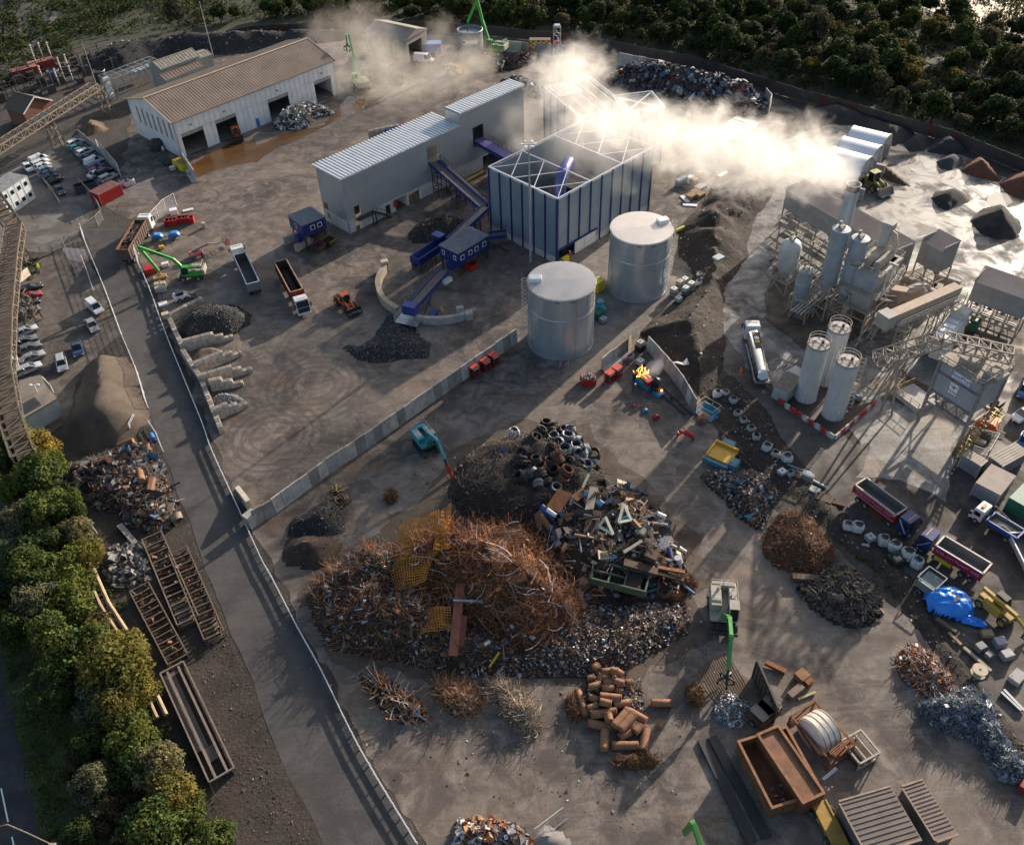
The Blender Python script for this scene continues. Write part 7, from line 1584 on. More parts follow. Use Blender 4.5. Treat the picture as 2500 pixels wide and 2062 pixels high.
# wire coils
def coil(name,m,seed):
    t=thing(name,'x','wire coil');r=random.Random(seed);b=MB()
    for k in range(9):
        z=.12+k*.10;R_=.62+r.uniform(-.06,.06);b.tube([(cos(2*pi*i/16)*R_+r.uniform(-.02,.02),sin(2*pi*i/16)*R_,z+r.uniform(-.03,.03)) for i in range(17)],.10,5,False)
    ob('winding',b,m,t);b=MB()
    for k in range(4):a=2*pi*k/4+.3;b.tube([(cos(a)*.48,sin(a)*.48,.05),(cos(a)*.76,sin(a)*.76,.02),(cos(a)*.78,sin(a)*.78,1.05),(cos(a)*.48,sin(a)*.48,1.05)],.02,4)
    ob('tie',b,RUSTD,t);return t
CO=[(coil('wire_coil',mat((.16,.18,.20),.5,.4,.3,1.5,.3),1),'blue grey wire coil in the coil heap'),(coil('wire_coil',mat((.045,.04,.038),.7,.3,.4,1.5,.3),2),'blackish wire coil in the coil heap'),(coil('wire_coil',mat((.15,.07,.038),.8,.1,.4,1.5,.4),3),'rusty brown wire coil in the coil heap')]
used=[0,0,0];r=random.Random(4)
CL=[(370,160,0),(420,190,0),(470,165,0),(500,160,0),(530,190,0),(370,230,2),(455,265,0),(545,235,0),(590,265,0),(560,150,1),(495,115,0),(430,105,1),(350,120,1),(250,120,1),(300,60,1),(380,90,1),(690,290,1),(370,320,2),(420,350,2),(540,310,0),(500,345,1),(640,340,0),(630,390,0),(690,345,0),(230,350,1),(290,410,2),(380,410,2),(450,440,2),(560,400,1),(200,460,0),(420,510,2),(250,550,0),(380,560,0),(320,500,1),(100,370,1),(140,470,1),(600,300,0),(460,320,1),(270,470,1),(150,260,1),(200,180,1),(330,380,1),(520,270,0),(580,360,1)]
for x,y,k in CL:
    c=G('C3',x,y,2.0);z=max(h3.h(c.x,c.y),h4.h(c.x,c.y),.1);c=G('C3',x,y,z+.4);root,lab=CO[k];o=dup(root,(c.x,c.y,z+.05),0,lab,lab.replace('coil','coils',1),r.uniform(1.15,1.5));o.rotation_euler=(r.uniform(-.2,1.5),r.uniform(-.5,.5),r.uniform(0,6.28))
for root,_ in CO:
    for o in list(root.children):bpy.data.objects.remove(o)
    bpy.data.objects.remove(root)
# rusty cylinders
def roll(label,t_,a,e,rad,z,grp=True,m=None):
    p,q0=G(t_,*a,z),G(t_,*e,z);L=(q0-p).length;t=thing('rusty_cylinder',label,'cylinder',(p.x,p.y,z-.02),head(p,q0),'rusty cylinders heaped on the yard' if grp else None)
    b=MB();b.tube([(0,0,rad),(.06,0,rad),(L-.06,0,rad),(L,0,rad)],[rad*.9,rad,rad,rad*.9],18);ob('shell',b,m or RND.choice((RUSTL,mat((.27,.135,.07),.85,.1,.3,1,.3),mat((.31,.16,.085),.85,.1,.3,1,.25))),t,smooth=True)
    b=MB();
    for x in (.12,L-.12):b.tube([(x-.04,0,rad),(x+.04,0,rad)],rad*1.035,18,False)
    ob('hoop',b,RUST,t);return t
RL=[((780,800),(770,970),0),((1110,790),(1080,975),0),((835,935),(1045,935),0),((640,750),(820,790),0),((665,690),(870,660),.5),((930,640),(1110,740),.3),((850,780),(960,660),.8),((900,810),(1010,690),.8),((890,870),(985,825),0),((1015,830),(1065,775),.3),((800,680),(815,745),.9),((735,540),(910,560),.8),((640,640),(725,610),.4),((735,580),(830,600),1.2),((850,610),(990,585),.6),((560,490),(625,690),0),((650,470),(745,440),.7),((765,435),(845,425),.9),((840,410),(930,440),1.1),((950,440),(995,420),.9),((755,345),(840,335),1.0),((755,390),(815,390),.8),((860,490),(925,500),.6),((690,320),(725,285),.7),((650,540),(730,575),.3),((755,475),(850,470),.9),((640,400),(690,385),.4),((965,790),(1010,770),.2),((860,330),(920,370),1.2),((820,330),(885,340),1.7)]
for i,(a,e,z) in enumerate(RL):roll('rust brown cylinder in the heap of cylinders','D3',a,e,.52 if i < 12 else .46,z)
roll('single long rusty cylinder lying apart to the right of the cylinder heap','D3',(1148,592),(1312,592),.46,0,False);roll('short dented rusty cylinder lying apart below the long single one','D3',(1205,790),(1235,740),.36,0,False)
hp=Heap('scrap_bed','dark scrap strewn beneath the rusty cylinders',GS('D3',[(600,330),(760,260),(900,300),(1060,420),(1100,640),(960,720),(760,720),(640,560)]),.9,SCRAPM,2.5,.4,31,.6);debris(hp,700,MIXP+BRD,.15,.6,31)
# soil, ash and gravel heaps
def plain(label,pts,H,m,name='stock_heap',run=None,rough=.15,seed=1,res=.7,pal=None,n=0,smax=.5,fr=.2,pw=1.25):
    hp=Heap(name,label,pts,H,m,run,rough,seed,res,fr=fr,pw=pw)
    if n:debris(hp,n,pal,.1,smax,seed,(3,2,4,.2))
    return hp
GRAV=mat_soil('brown_gravel',(.075,.056,.041),(.125,.096,.072),.5,.8,9.0);BLK=[(.02,.02,.02),(.05,.05,.052),(.09,.09,.095),(.16,.16,.17)]
plain('tall long heap of brown gravel beside the road',GS('B1',[(690,1240),(790,1190),(930,1160),(1010,1190),(1090,1330),(1170,1560),(1190,1717)])+GS('C1',[(1130,120),(950,230),(600,270),(520,120)])+GS('B1',[(600,1600),(640,1380)]),4.6,GRAV,pw=1.7,run=8,rough=.06,seed=2,res=.8)
plain('large black heap of fine scrap filling the top bay',GS('B1',[(1400,960),(1560,800),(1720,770),(1900,780),(2020,850),(2000,930),(1880,1010),(1640,1060),(1490,1120)]),2.8,ASHBL,run=4,rough=.2,seed=3,pal=BLK+[(.10,.07,.05)],n=1500,smax=.4)
plain('small brown soil heap in second bay',GS('B1',[(1520,1190),(1600,1120),(1720,1110),(1780,1150),(1640,1230),(1560,1260)]),1.3,mat_soil('brown_soil',(.07,.055,.04),(.15,.12,.09),1,.5),run=2,seed=4,res=.4)
plain('small pale grey rubble heap in lower bay',GS('B1',[(1690,1540),(1760,1480),(1900,1490),(1960,1540),(1800,1590)]),1.4,mat_soil('rubble',(.14,.14,.14),(.30,.29,.28),2,.8,6),run=2,seed=5,res=.35,pal=PAL_W,n=260,smax=.4)
plain('low black shredded heap spread at foot of the curved wall',GS('B2',[(680,1090),(830,1110),(960,1040),(1010,960),(1080,860),(1180,880),(1300,960),(1420,1080),(1400,1190),(1240,1200),(1000,1240),(850,1210)]),1.5,ASHBL,run=5,rough=.3,seed=6,pal=BLK+[(.22,.23,.25)],n=3000,smax=.34)
plain('black scrap heap beside the dark blue conveyor',GS('B2',[(1240,220),(1300,130),(1420,80),(1560,60),(1690,100),(1660,190),(1540,230),(1400,270),(1290,280)]),2.6,ASHBL,run=4,rough=.3,seed=7,pal=BLK+BRD,n=1500,smax=.45)
plain('black heap of burnt fines against the diagonal wall',GS('C2',[(270,930),(290,830),(420,760),(610,650),(690,680),(740,780),(720,930),(560,980),(400,960)]),2.3,ASHBL,run=4,rough=.3,seed=8,pal=BLK,n=400,smax=.4)
plain('dark brown soil heap with pale crest in front of the burnt fines',GS('C2',[(225,1100),(280,980),(420,930),(620,960),(700,1030),(650,1130),(560,1220),(400,1210),(280,1190)]),2.7,mat_soil('brown_fines',(.028,.016,.012),(.075,.048,.035),.5,.8,5),run=4.5,rough=.12,seed=9,pal=[(.2,.16,.14),(.03,.02,.02)],n=160,smax=.25)
hp=plain('black clod heap with brown roots at corner of the burnt fines',GS('C2',[(620,570),(680,560),(740,640),(800,660),(740,720),(640,650)]),1.0,ASHBL,run=1.5,rough=.3,seed=10,res=.35,pal=BLK,n=100);bars(hp,30,[(.34,.2,.1)],1,2,.06,3)
hp=plain('very large heap of crushed car bodies beyond the steaming houses',GS('A3',[(810,680),(830,620),(940,570),(1150,570),(1400,610),(1700,680),(1950,740),(2080,840),(2060,920),(1850,945),(1640,870),(1400,800),(1180,780),(990,740)]),4.2,SCRAPM,run=6,rough=.35,seed=11,res=.9);debris(hp,5200,[tuple(x*.8 for x in c_) for c_ in CARS],.5,2.3,11,(5,1,4,.3),lift=.5)
hp=plain('heap of black tyres and scrap behind the silver building',GS('A3',[(-60,660),(60,625),(150,650),(290,720),(270,790),(180,780),(60,740)]),2.6,SCRAPM,run=4,rough=.3,seed=12);debris(hp,800,CARS,.4,1.6,12)
hp=plain('heap of dark scrap in front of the green handler',GS('A2',[(1840,540),(1890,500),(2010,500),(2020,560),(1950,590),(1870,580)]),2.2,SCRAPM,run=3,rough=.3,seed=13);debris(hp,420,CARS[:5],.4,1.4,13)
hp=plain('brown black scrap heap below the fire container wall',GS('A2',[(2030,480),(2105,440)])+GS('A3',[(120,440),(240,450),(220,500),(60,560),(-20,580)]),2.4,SCRAPM,run=4,rough=.3,seed=14);debris(hp,700,CARS[:5]+BRD,.4,1.4,14)
hp=plain('heap of bright silvery scrap against the white shed doors',GS('A2',[(150,1030),(180,960),(330,890),(480,840),(600,880),(650,920),(520,950),(440,1020),(330,1050),(220,1050)]),3.0,SCRAPM,run=4,rough=.3,seed=15,res=.6);debris(hp,1500,PAL_W+[(.3,.25,.2),(.6,.6,.6)],.25,1.3,15)
plain('long black ash bank along the fence behind white shed',[G('A1',700,560),G('A1',780,440),G('A1',960,360),G('A1',1250,350),G('A1',1500,300),G('A2',0,285),G('A2',420,270),G('A2',760,250),G('A2',700,330),G('A2',100,400),G('A1',1900,440),G('A1',1350,450),G('A1',1000,560)],4.5,ASHBL,run=9,rough=.25,seed=16,res=1.2,pal=BLK+[(.2,.18,.16)],n=900,smax=1.0)
plain('dark dusty heap in front of the concrete barn',GS('A2',[(850,600),(920,520),(1100,540),(1230,610),(1180,690),(1000,680)]),2.4,ASHBL,run=4,rough=.3,seed=17,res=.8,pal=BLK,n=300,smax=.8)
plain('small brown soil heap beneath lattice gallery tower',GS('A1',[(640,1060),(700,980),(790,970),(860,1050),(740,1090)]),2.0,mat_soil('mulch',(.09,.06,.035),(.16,.11,.07),1,.5),run=3,seed=18)
PB=mat_soil('coarse_black_stone',(.018,.018,.017),(.05,.048,.045),.5,.9,6);PR=mat_soil('red_stone',(.12,.042,.022),(.19,.072,.04),.4,.7,6)
for i,(label,t_,pts,H,m) in enumerate((('cone of black stone nearest the pale glint puddles','A4',[(1360,1590),(1400,1540),(1500,1520),(1600,1540),(1660,1610),(1600,1660),(1480,1690),(1400,1650)],2.6,PB),('largest cone of black stone at plant edge','B4',[(1680,90),(1740,10),(1900,-30),(2020,40),(2090,150),(2060,230),(1900,250),(1740,190)],5.5,PB),('red stone heap left of its twin by the fence','A4',[(1590,1370),(1650,1290),(1760,1270),(1860,1350),(1930,1460),(1780,1440),(1680,1410)],4.0,PR),('red stone heap at right edge beside the fence','A4',[(1900,1480),(2000,1400),(2200,1400),(2300,1560),(2105,1610),(1980,1560)],4.2,PR),('dark grey stone heap beside the red heaps','A4',[(1390,1300),(1480,1250),(1600,1260),(1620,1330),(1520,1370),(1430,1350)],2.4,mat_soil('grey_stone',(.035,.036,.042),(.07,.072,.08),.5,.7,6)),('black heap against fence behind farthest canopy','A4',[(1130,1160),(1180,1110),(1330,1090),(1370,1150),(1290,1210),(1180,1220)],2.8,PB),('black heap between two low block walls by the fence','A4',[(1330,1220),(1370,1120),(1500,1110),(1620,1170),(1660,1230),(1480,1250)],3.0,PB))):
    plain(label,GS(t_,pts),H,m,'stone_heap',run=H*1.5,rough=.05,seed=30+i,res=.6)
plain('wide dark gravel bank along the fence behind arched canopies',GS('A4',[(380,900),(520,810),(700,870),(1000,990),(1250,1060),(1200,1130),(1050,1180),(940,1110),(760,1010),(560,1000),(440,950)]),3.4,PB,run=8,rough=.12,seed=41,res=1.0)
plain('brown chippings spilling from the nearest canopy',GS('A4',[(890,1330),(960,1300),(1060,1380),(1200,1500),(1060,1470),(930,1400)]),1.6,mat_soil('chippings',(.075,.045,.03),(.13,.085,.06),.6,.7,6),run=3,seed=42,res=.5)
# soil bank between the yards
bank=Heap('soil_bank','x',[G('A3',1640,1500),G('A3',1850,1430),G('A3',2105,1370),G('A4',80,1420),G('A4',150,1450),G('B3',2040,20),G('B3',1920,130),G('B3',1900,400),G('B3',1780,600),G('B3',1720,800),G('B3',1720,1000),G('B3',1770,1200),G('B3',1650,1400),G('B3',1540,1500),G('B3',1400,1380),G('B3',1260,1200),G('B3',1130,1060),G('B3',1060,1000),G('B3',1150,900),G('B3',1320,830),G('B3',1500,640),G('B3',1480,480),G('B3',1370,380),G('B3',1380,150),G('A3',1500,1690),G('A3',1600,1580)],3.6,EARTH,run=6.5,rough=.45,seed=50,res=.6,parent=False,fr=.22,kind='structure')
low=Heap('soil_bank','x',[G('B3',1540,1500),G('B3',1650,1400),G('B3',1800,1330),G('B3',1960,1500),G('B3',2105,1640),G('C4',150,160),G('C4',500,560),G('C4',700,800),G('C4',1250,1330),G('C4',1330,1500),G('D4',1500,80),G('D4',1660,330),G('D4',2105,900),P((2640,1900)),P((2600,1960)),G('D4',2000,1000),G('D4',1400,180),G('C4',1200,1640),G('C4',950,1250),G('C4',620,1000),G('C4',260,640),G('C3',2050,500),G('C3',1880,230),G('B3',1640,1640)],.5,EARTH,run=2.2,rough=.9,seed=51,res=.55,parent=False,fr=.3,kind='structure')
b=MB();r=random.Random(8)
hpx=bank;hpx.t=None
o=debris(bank,500,[(.2,.18,.16),(.05,.04,.03),(.5,.5,.48)],.1,.5,51,(1,1,4,0),name='litter');o=debris(low,900,[(.2,.18,.16),(.05,.04,.03),(.5,.5,.48),(.15,.08,.04)],.08,.45,52,(2,2,4,0),name='litter')
# heaps on right hand side
hp=plain('mixed heap of small machine scrap below the yellow press',GS('C3',[(1530,450),(1620,420),(1800,430),(1950,420),(2105,480),(2180,620),(2140,720),(2040,900),(1960,870),(1850,790),(1740,660),(1600,560)]),1.6,SCRAPM,run=3,rough=.4,seed=60,res=.6);debris(hp,2100,MIXP+BRD+[(.06,.25,.30),(.45,.47,.5)],.2,.9,60,(4,3,3,.8))
hp=plain('heap of rusty brown turnings beyond the green handler',GS('C4',[(0,1060),(40,900),(150,780),(270,740),(420,830),(520,960),(590,1110),(560,1190),(440,1270),(260,1250),(90,1180)]),2.0,RUSTFINE,run=4,rough=.3,seed=61,res=.6);bars(hp,1500,BRD,.5,1.3,.03,61);debris(hp,700,BRD+BR,.12,.5,61)
hp=plain('heap of dark flat bars and plates below the rusty turnings',GS('C4',[(290,1380),(420,1270),(600,1200),(740,1220),(880,1320),(970,1480),(930,1640),(740,1690),(560,1650),(400,1520)]),1.8,SCRAPM,run=3.5,rough=.3,seed=62,res=.6);debris(hp,1500,[(.05,.035,.03),(.085,.06,.045),(.13,.085,.06),(.03,.025,.025),(.18,.15,.12)],.5,1.5,62,(1,8,2,0))
hp=plain('heap of bright aluminium and brown scrap by the strip of soil',GS('D4',[(1070,270),(1120,150),(1220,110),(1330,160),(1450,280),(1540,400),(1520,500),(1330,550),(1240,460),(1120,380)]),1.8,RUSTFINE,run=3,rough=.4,seed=63,res=.5);debris(hp,1500,PAL_W+BR+BRD,.15,.8,63);bars(hp,300,[(.4,.4,.42)]+BR,.6,1.6,.03,63)
hp=plain('long heap of blue grey wire bales near the corner',GS('D4',[(1230,600),(1320,560),(1540,480),(1700,450),(1830,560),(1900,700),(1930,850),(2105,1080),(2180,1200),(2060,1230),(1900,1180),(1800,1000),(1640,860),(1380,780)]),1.6,mat_soil('wire_waste',(.05,.055,.06),(.14,.155,.17),.8,1,3),run=2.5,rough=.9,seed=64,res=.45,fr=.45);bars(hp,3800,[(.24,.27,.31),(.15,.17,.20),(.36,.40,.44),(.08,.09,.10)],.5,1.4,.026,64,curl=1.2,m=SHINY);debris(hp,260,[(.35,.38,.42),(.2,.22,.25)],.5,1.3,64,(1,0,3,0),m=SHINY)
hp=plain('glittering heap of silver shreddings beside the timber mat',GS('D3',[(1650,640),(1690,540),(1780,480),(1900,560),(2020,600),(1980,680),(1880,780),(1760,770),(1670,720)]),1.4,mat_soil('shreddings',(.10,.10,.11),(.25,.25,.26),2,.8,6),run=2.5,rough=.3,seed=65,res=.4);debris(hp,1700,PAL_W+[(.7,.7,.68),(.15,.2,.3)],.1,.42,65,(5,1,2,0),m=SHINY)
hp=plain('heap of brown and white scrap cut off by bottom edge',GS('D2',[(1600,1640),(1640,1520),(1900,1480),(2105,1560)])+GS('D3',[(100,1580),(220,1717),(200,1800)])+GS('D2',[(1600,1850)]),2.2,SCRAPM,run=3,rough=.4,seed=66,res=.5);debris(hp,900,BR+BRD+PAL_W,.2,1.2,66,(3,3,3,1))
hp=plain('sprawling heap of machine scrap between trees and the road',GS('C1',[(490,420),(600,370),(830,310),(1000,210),(1130,190),(1230,230),(1280,330),(1330,450),(1400,620),(1440,760),(1360,900),(1230,940),(1050,880),(960,780),(800,760),(660,640),(540,560)]),1.8,SCRAPM,run=3.5,rough=.4,seed=67,res=.55);debris(hp,1700,GRY+BRD+BRD+[(.26,.17,.10),(.30,.29,.28),(.20,.10,.05)],.2,1.1,67,(3,4,2,2));debris(hp,90,GRY+BRD+[(.3,.2,.12),(.06,.15,.25)],1.2,2.8,68,(3,4,2,2));bars(hp,600,[(.10,.09,.085),(.18,.16,.15)],.8,2.2,.03,67,curl=1)
hp=plain('grey rubble and slab fragments below the roadside scrap',GS('C1',[(830,1100),(950,1010),(1130,1010),(1200,1150),(1230,1320),(1050,1380),(920,1380),(800,1240)]),.9,DIRT,run=3,rough=.5,seed=68,res=.6);debris(hp,420,[(.16,.15,.14),(.26,.25,.23),(.07,.06,.05)],.2,1.6,68,(2,0,5,0))
for i,(t_,poly,n,pal) in enumerate((('C3',[(300,0),(900,300),(1500,800),(1500,1710),(300,1710)],420,PAL_W+BRD),)):
    pass
LITTER=[S(560,1260),S(640,1420),S(760,1600),S(1000,1640),S(1200,1700),S(1480,1700),S(1500,1420),S(1440,1200),S(1440,1060),S(1300,960),S(1180,860),S(900,900),S(640,1120)]
r=random.Random(77);b=MB()
STRIP=GS('D1',[(1500,60),(1850,60),(2105,700)])+GS('D2',[(200,1200),(480,1700),(0,1700)])+GS('D1',[(1900,1200)])
for i in range(1300):
    while True:
        p=Vector((r.uniform(-50,45),r.uniform(38,130),0))
        if inside(p,STRIP if i > 900 else LITTER):break
    s=r.uniform(.05,.28) if r.random() < .93 else r.uniform(.3,.6);b.col=r.choice(PAL_W+BRD+GRY if i <= 900 else BRD+GRY+[(.22,.2,.17),(.12,.1,.085)]);s *= 1 if i <= 900 else .7;b.rbox(p+Vector((0,0,.04)),(s,s*r.uniform(.2,.8),s*.25),Euler((r.gauss(0,.2),r.gauss(0,.2),r.uniform(0,6))).to_matrix())
tag(ob('litter',b,SCRAP),kind='stuff')
# ------------------------------------------------------------------ loose equipment
def at(name,label,cat,t_,x,y,rz=0.0,group=None,z=0.0,dz=0.0):
    c=G(t_,x,y,z);return thing(name,label,cat,(c.x,c.y,dz if dz else z),rz,group)
def rtd(t_,a,e):return head(G(t_,*a),G(t_,*e))
def boxq(t_,A,B,C,h):return rect(q(t_,*A),q(t_,*B),q(t_,*C),h)
def container(label,t_,A,B,C,h,m,rm,ribs_=True,door=None,name='container'):
    loc,rz,L,W=boxq(t_,A,B,C,h);W=max(W,1.8);t=thing(name,label,'container',loc,rz);b=MB();b.box(0,L,0,W,.12,h)
    if ribs_:
        for i in range(int(L/.3)):b.box(i*.3+.05,i*.3+.2,-.05,0,.2,h-.1)
        for i in range(int(W/.3)):b.box(-.05,0,i*.3+.05,i*.3+.2,.2,h-.1)
    ob('body',b,m,t);b=MB();b.box(-.06,L+.06,-.06,W+.06,h,h+.08)
    for i in range(int(L/.45) if ribs_ else 0):b.beam((i*.45+.2,0,h+.1),(i*.45+.2,W,h+.1),.2,.06)
    ob('roof',b,rm,t);b=MB()
    for x in (0,L):b.box(x-.08,x+.08,-.08,.08,0,h+.1)
    b.box(-.08,.08,W-.08,W+.08,0,h+.1);ob('corner_post',b,rm,t);return t
# blue picking cabins
def cabin(label,t_,A,B,C,h,zb,wins,endw):
    loc,rz,L,W=boxq(t_,A,B,C,h);t=thing('picking_cabin',label,'cabin',loc,rz);b=MB();b.box(0,L,0,W,zb,h);ob('wall',b,BLUE,t)
    b=MB();b.box(-.1,L+.1,-.1,W+.1,h,h+.12)
    for i in range(int(L/.4)):b.beam((i*.4+.2,-.05,h+.15),(i*.4+.2,W+.05,h+.15),.12,.08)
    ob('roof',b,mat((.20,.21,.23),.5,.3),t)
    zc=(zb+h)/2+.15
    for x in wins:
        b=MB();b.box(L*x-.5,L*x+.5,-.06,-.0,zc-.5,zc+.5);f=ob('window',b,WHITEC,t);b=MB();b.box(L*x-.38,L*x+.38,-.08,-.06,zc-.38,zc+.38);ob('pane',b,GLASS,f)
    for y in endw:
        b=MB();b.box(-.06,0,W*y-.35,W*y+.35,zc-.5,zc+.5);f=ob('window',b,WHITEC,t);b=MB();b.box(-.08,-.06,W*y-.25,W*y+.25,zc-.38,zc+.38);ob('pane',b,GLASS,f)
    b=MB()
    for x in (.3,L-.3):
        for y in (.3,W-.3):b.beam((x,y,0),(x,y,zb),.22)
    b.beam((.3,.3,0),(L-.3,.3,zb),.12);ob('leg_frame',b,DARK,t);return t,L,W
ck,Lc,Wc=cabin('long blue picking cabin with four square windows raised on legs','B2',(1498,285),(1640,365),(1885,215),5.4,2.7,(.12,.38,.58,.84),(.2,.8))
b=MB();b.box(-1.6,0,.3,2.0,2.3,3.3);ob('chute',b,BLUE,ck)
b=MB()
for i in range(9):b.box(Lc+1.6+i*.3,Lc+1.85+i*.3,-1.2,-.2,2.6-i*.29,2.66-i*.29)
b.beam((Lc+1.5,-1.2,2.6),(Lc+4.4,-1.2,.05),.1,.22);b.beam((Lc+1.5,-.2,2.6),(Lc+4.4,-.2,.05),.1,.22);b.box(Lc,Lc+1.6,-1.3,Wc,2.6,2.7);b.rail([(Lc,-1.3,2.7),(Lc+1.6,-1.3,2.7)],1.1,.07);ob('stair',b,DARK,ck)
t=at('red_skip','small red skip under the blue picking cabin','skip','B2',1750,480,.8);tub(t,-1,1,1.5,.15,1.2,RED,REDD,name='tub',rim=RED)
c2k=cabin('small blue cabin with two square windows next to long silver building','B2',(335,30),(385,165-25),(570,85-20),5.6,3.0,(.42,.72),(.5,))
b=MB();b.box(-1.3,0,.4,1.9,2.0,3.2);ob('chute',b,BLUE,c2k[0])
t=at('red_skip','dull red ribbed skip underneath the small blue cabin','skip','B2',490,190,.75);tub(t,-2,2,1.7,.15,1.7,mat((.26,.05,.045),.6,0,.25,.8,.3),REDD,name='tub',ribsn=8)
belt('stacking_conveyor','blue stacking conveyor rising from black heap to the picking cabin',G('B2',1262,790,3.4),G('B2',1530,490,2.6),1.9,BLUEL,True,(),False,mat((.15,.125,.10),.85))
sc_=[o for o in bpy.data.objects if o.name.startswith('stacking_conveyor')][0]
b=MB();b.box(-1.2,.6,-1.3,1.3,2.4,4.3);ob('head_box',b,BLUEL,sc_);b=MB();b.beam((6,-.8,0),(4,-.8,3),.16);b.beam((6,.8,0),(4,.8,3),.16);b.beam((2.6,-1.0,.3),(7,-1,2.7),.14);b.box(.5,4.2,-3.4,-2.2,.3,.9);ob('wheel_frame',b,BLUEL,sc_)
for x in (.9,3.6):wheel(sc_,x,-2.8,.45,.4)
b=MB();b.box(-2.2,1.2,-1.9,2.6,.9,1.0);b.rail([(-2.2,-1.9,1),(-2.2,2.6,1),(1.2,2.6,1)],1.1,.07);ob('platform',b,GALV,sc_)
for lab,x,y,z in (('yellow warning beacon at left end of the stacking conveyor',1222,760,2.0),('yellow warning beacon over the stacking conveyor wheels',1508,825,.5),('yellow warning beacon on the end of the picking cabin',1508,385,2.2)):
    t=at('beacon',lab,'beacon','B2',x,y,0,None,z);b=MB();b.cyl((0,0,0),(0,0,.8),.28,.24,12);b.ball((0,0,.8),.24,10,5);ob('dome',b,YELLOW,t,smooth=True);b=MB();b.cyl((0,0,-z),(0,0,0),.06,n=6);ob('post',b,DARK,t)
loc,rz,L,W=boxq('B2',(1255,335),(1290,390),(1540,225),3.2);t=thing('hopper_feeder','dark blue hopper feeder with grid floor beside the picking cabin','hopper',loc,rz);W=max(W,1.9)
tub(t,0,L,W,1.7,3.2,BLUE,mat((.03,.05,.22),.5),name='hopper',ribsn=9);b=MB();b.box(L-1.8,L,0,W,3.2,3.9);b.box(-.3,L,-.2,W*.3,1.1,1.6);ob('drive_box',b,BLUE,t);b=MB()
for x in (.2,L*.5,L-.2):
    for y in (-W/2+.1,W/2-.1):b.beam((x,y,0),(x,y,1.7),.18)
ob('leg_frame',b,DARK,t)
belt('transfer_conveyor','short blue conveyor from picking cabin into the blue framed house',G('B2',1890,215,4.2),G('B2',2030,200,4.4),1.8,BLUE,True,())
belt('yellow_edge_conveyor','low conveyor with yellow guard rail lying behind the blue conveyors',G('A2',1560,1520,.8),G('A2',1850,1375,1.6),1.5,YELLD,False,())
for x,y,m,lab in ((520,330,REDD,'red rimmed tipping hopper full of dark scrap'),(610,285,YELLD,'yellow rimmed tipping hopper beside the red one')):
    t=at('tipping_hopper',lab,'hopper','B2',x,y,rtd('B2',(440,330),(560,250)),'rusty tipping hoppers');b=MB();b.xprism([(-.9,.2),(.5,.2),(1.3,1.3),(-1.1,1.3)],-1.2,-1.12);b.xprism([(-.9,.2),(.5,.2),(1.3,1.3),(-1.1,1.3)],1.12,1.2);b.add([(-.9,-1.2,.2),(.5,-1.2,.2),(.5,1.2,.2),(-.9,1.2,.2),(1.3,-1.2,1.3),(1.3,1.2,1.3),(-1.1,-1.2,1.3),(-1.1,1.2,1.3)],[(0,1,2,3),(1,4,5,2),(0,3,7,6)]);ob('tub',b,RUSTD,t);b=MB();b.beam((-1.1,-1.2,1.3),(1.3,-1.2,1.3),.12);b.beam((-1.1,1.2,1.3),(1.3,1.2,1.3),.12);b.beam((1.3,-1.2,1.3),(1.3,1.2,1.3),.14);ob('rim',b,m,t);b=MB();b.box(-.9,.9,-1.0,1.0,.5,.9);ob('load',b,ASHBL,t)
# totes, bags, cages
def tote(label,t_,x,y,z=0,rz=.75,m=PLASTIC):
    t=at('liquid_tote',label,'tote',t_,x,y,rz,'white caged liquid totes',z);b=MB();b.box(-.55,.55,-.5,.5,.16,1.08);ob('tank',b,m,t,bevel=.06);b=MB()
    for zz in (.35,.65,.95):
        for y_ in (-.53,.53):b.beam((-.58,y_,zz),(.58,y_,zz),.04)
        for x_ in (-.58,.58):b.beam((x_,-.53,zz),(x_,.53,zz),.04)
    for k in range(5):
        for y_ in (-.54,.54):b.beam((-.56+k*.28,y_,.14),(-.56+k*.28,y_,1.1),.035)
        for x_ in (-.6,.6):b.beam((x_,-.5+k*.25,.14),(x_,-.5+k*.25,1.1),.035)
    ob('cage',b,GALV,t);b=MB();b.box(-.6,.6,-.55,.55,0,.14);ob('pallet',b,DARK,t);b=MB();b.cyl((0,0,1.08),(0,0,1.14),.16,n=12);ob('cap',b,mat((.12,.12,.12),.5),t)
TL=[(1330,700,0,PLASTIC,'lower tote of the left stack beside the farther tank'),(1330,672,1.12,PLASTIC,'upper tote of left stack beside the farther tank'),(1368,745,0,PLASTIC,'single tote standing in front of the tote stacks'),(1425,690,0,mat((.25,.26,.27),.5),'dark lower tote under a white one'),(1425,662,1.12,PLASTIC,'white tote on top of the dark one'),(1382,640,0,TAN,'yellowed tote behind the left stack'),(1378,612,1.12,TAN,'yellowed upper tote behind left stack'),(1470,655,0,PLASTIC,'lower tote at right of the dark tote'),(1470,625,1.12,PLASTIC,'upper tote at right of dark tote'),(1420,590,0,PLASTIC,'rearmost tote by foot of the tank ladder'),(762,910,0,mat((.5,.52,.54),.5),'grey tote standing alone between the round tanks'),(1062,1250,0,PLASTIC,'tote with red stains inside the concrete wall corner'),(1062,1100,1.3,TAN,'tan tote on top of a black block near the wall corner')]
for x,y,z,m,lab in TL:tote(lab,'B3',x,y,z,.75,m)
tote('tote standing among big bags below the yellow press','C4',155,460,0,.5);tote('square grey tote in line of bags below the upper tipper','C4',860,985,0,.4,mat((.45,.47,.47),.6))
conc_box('black ballast block under the tan tote','B3',1062,1130,(1.6,1.4,1.25),.75,BLACK)
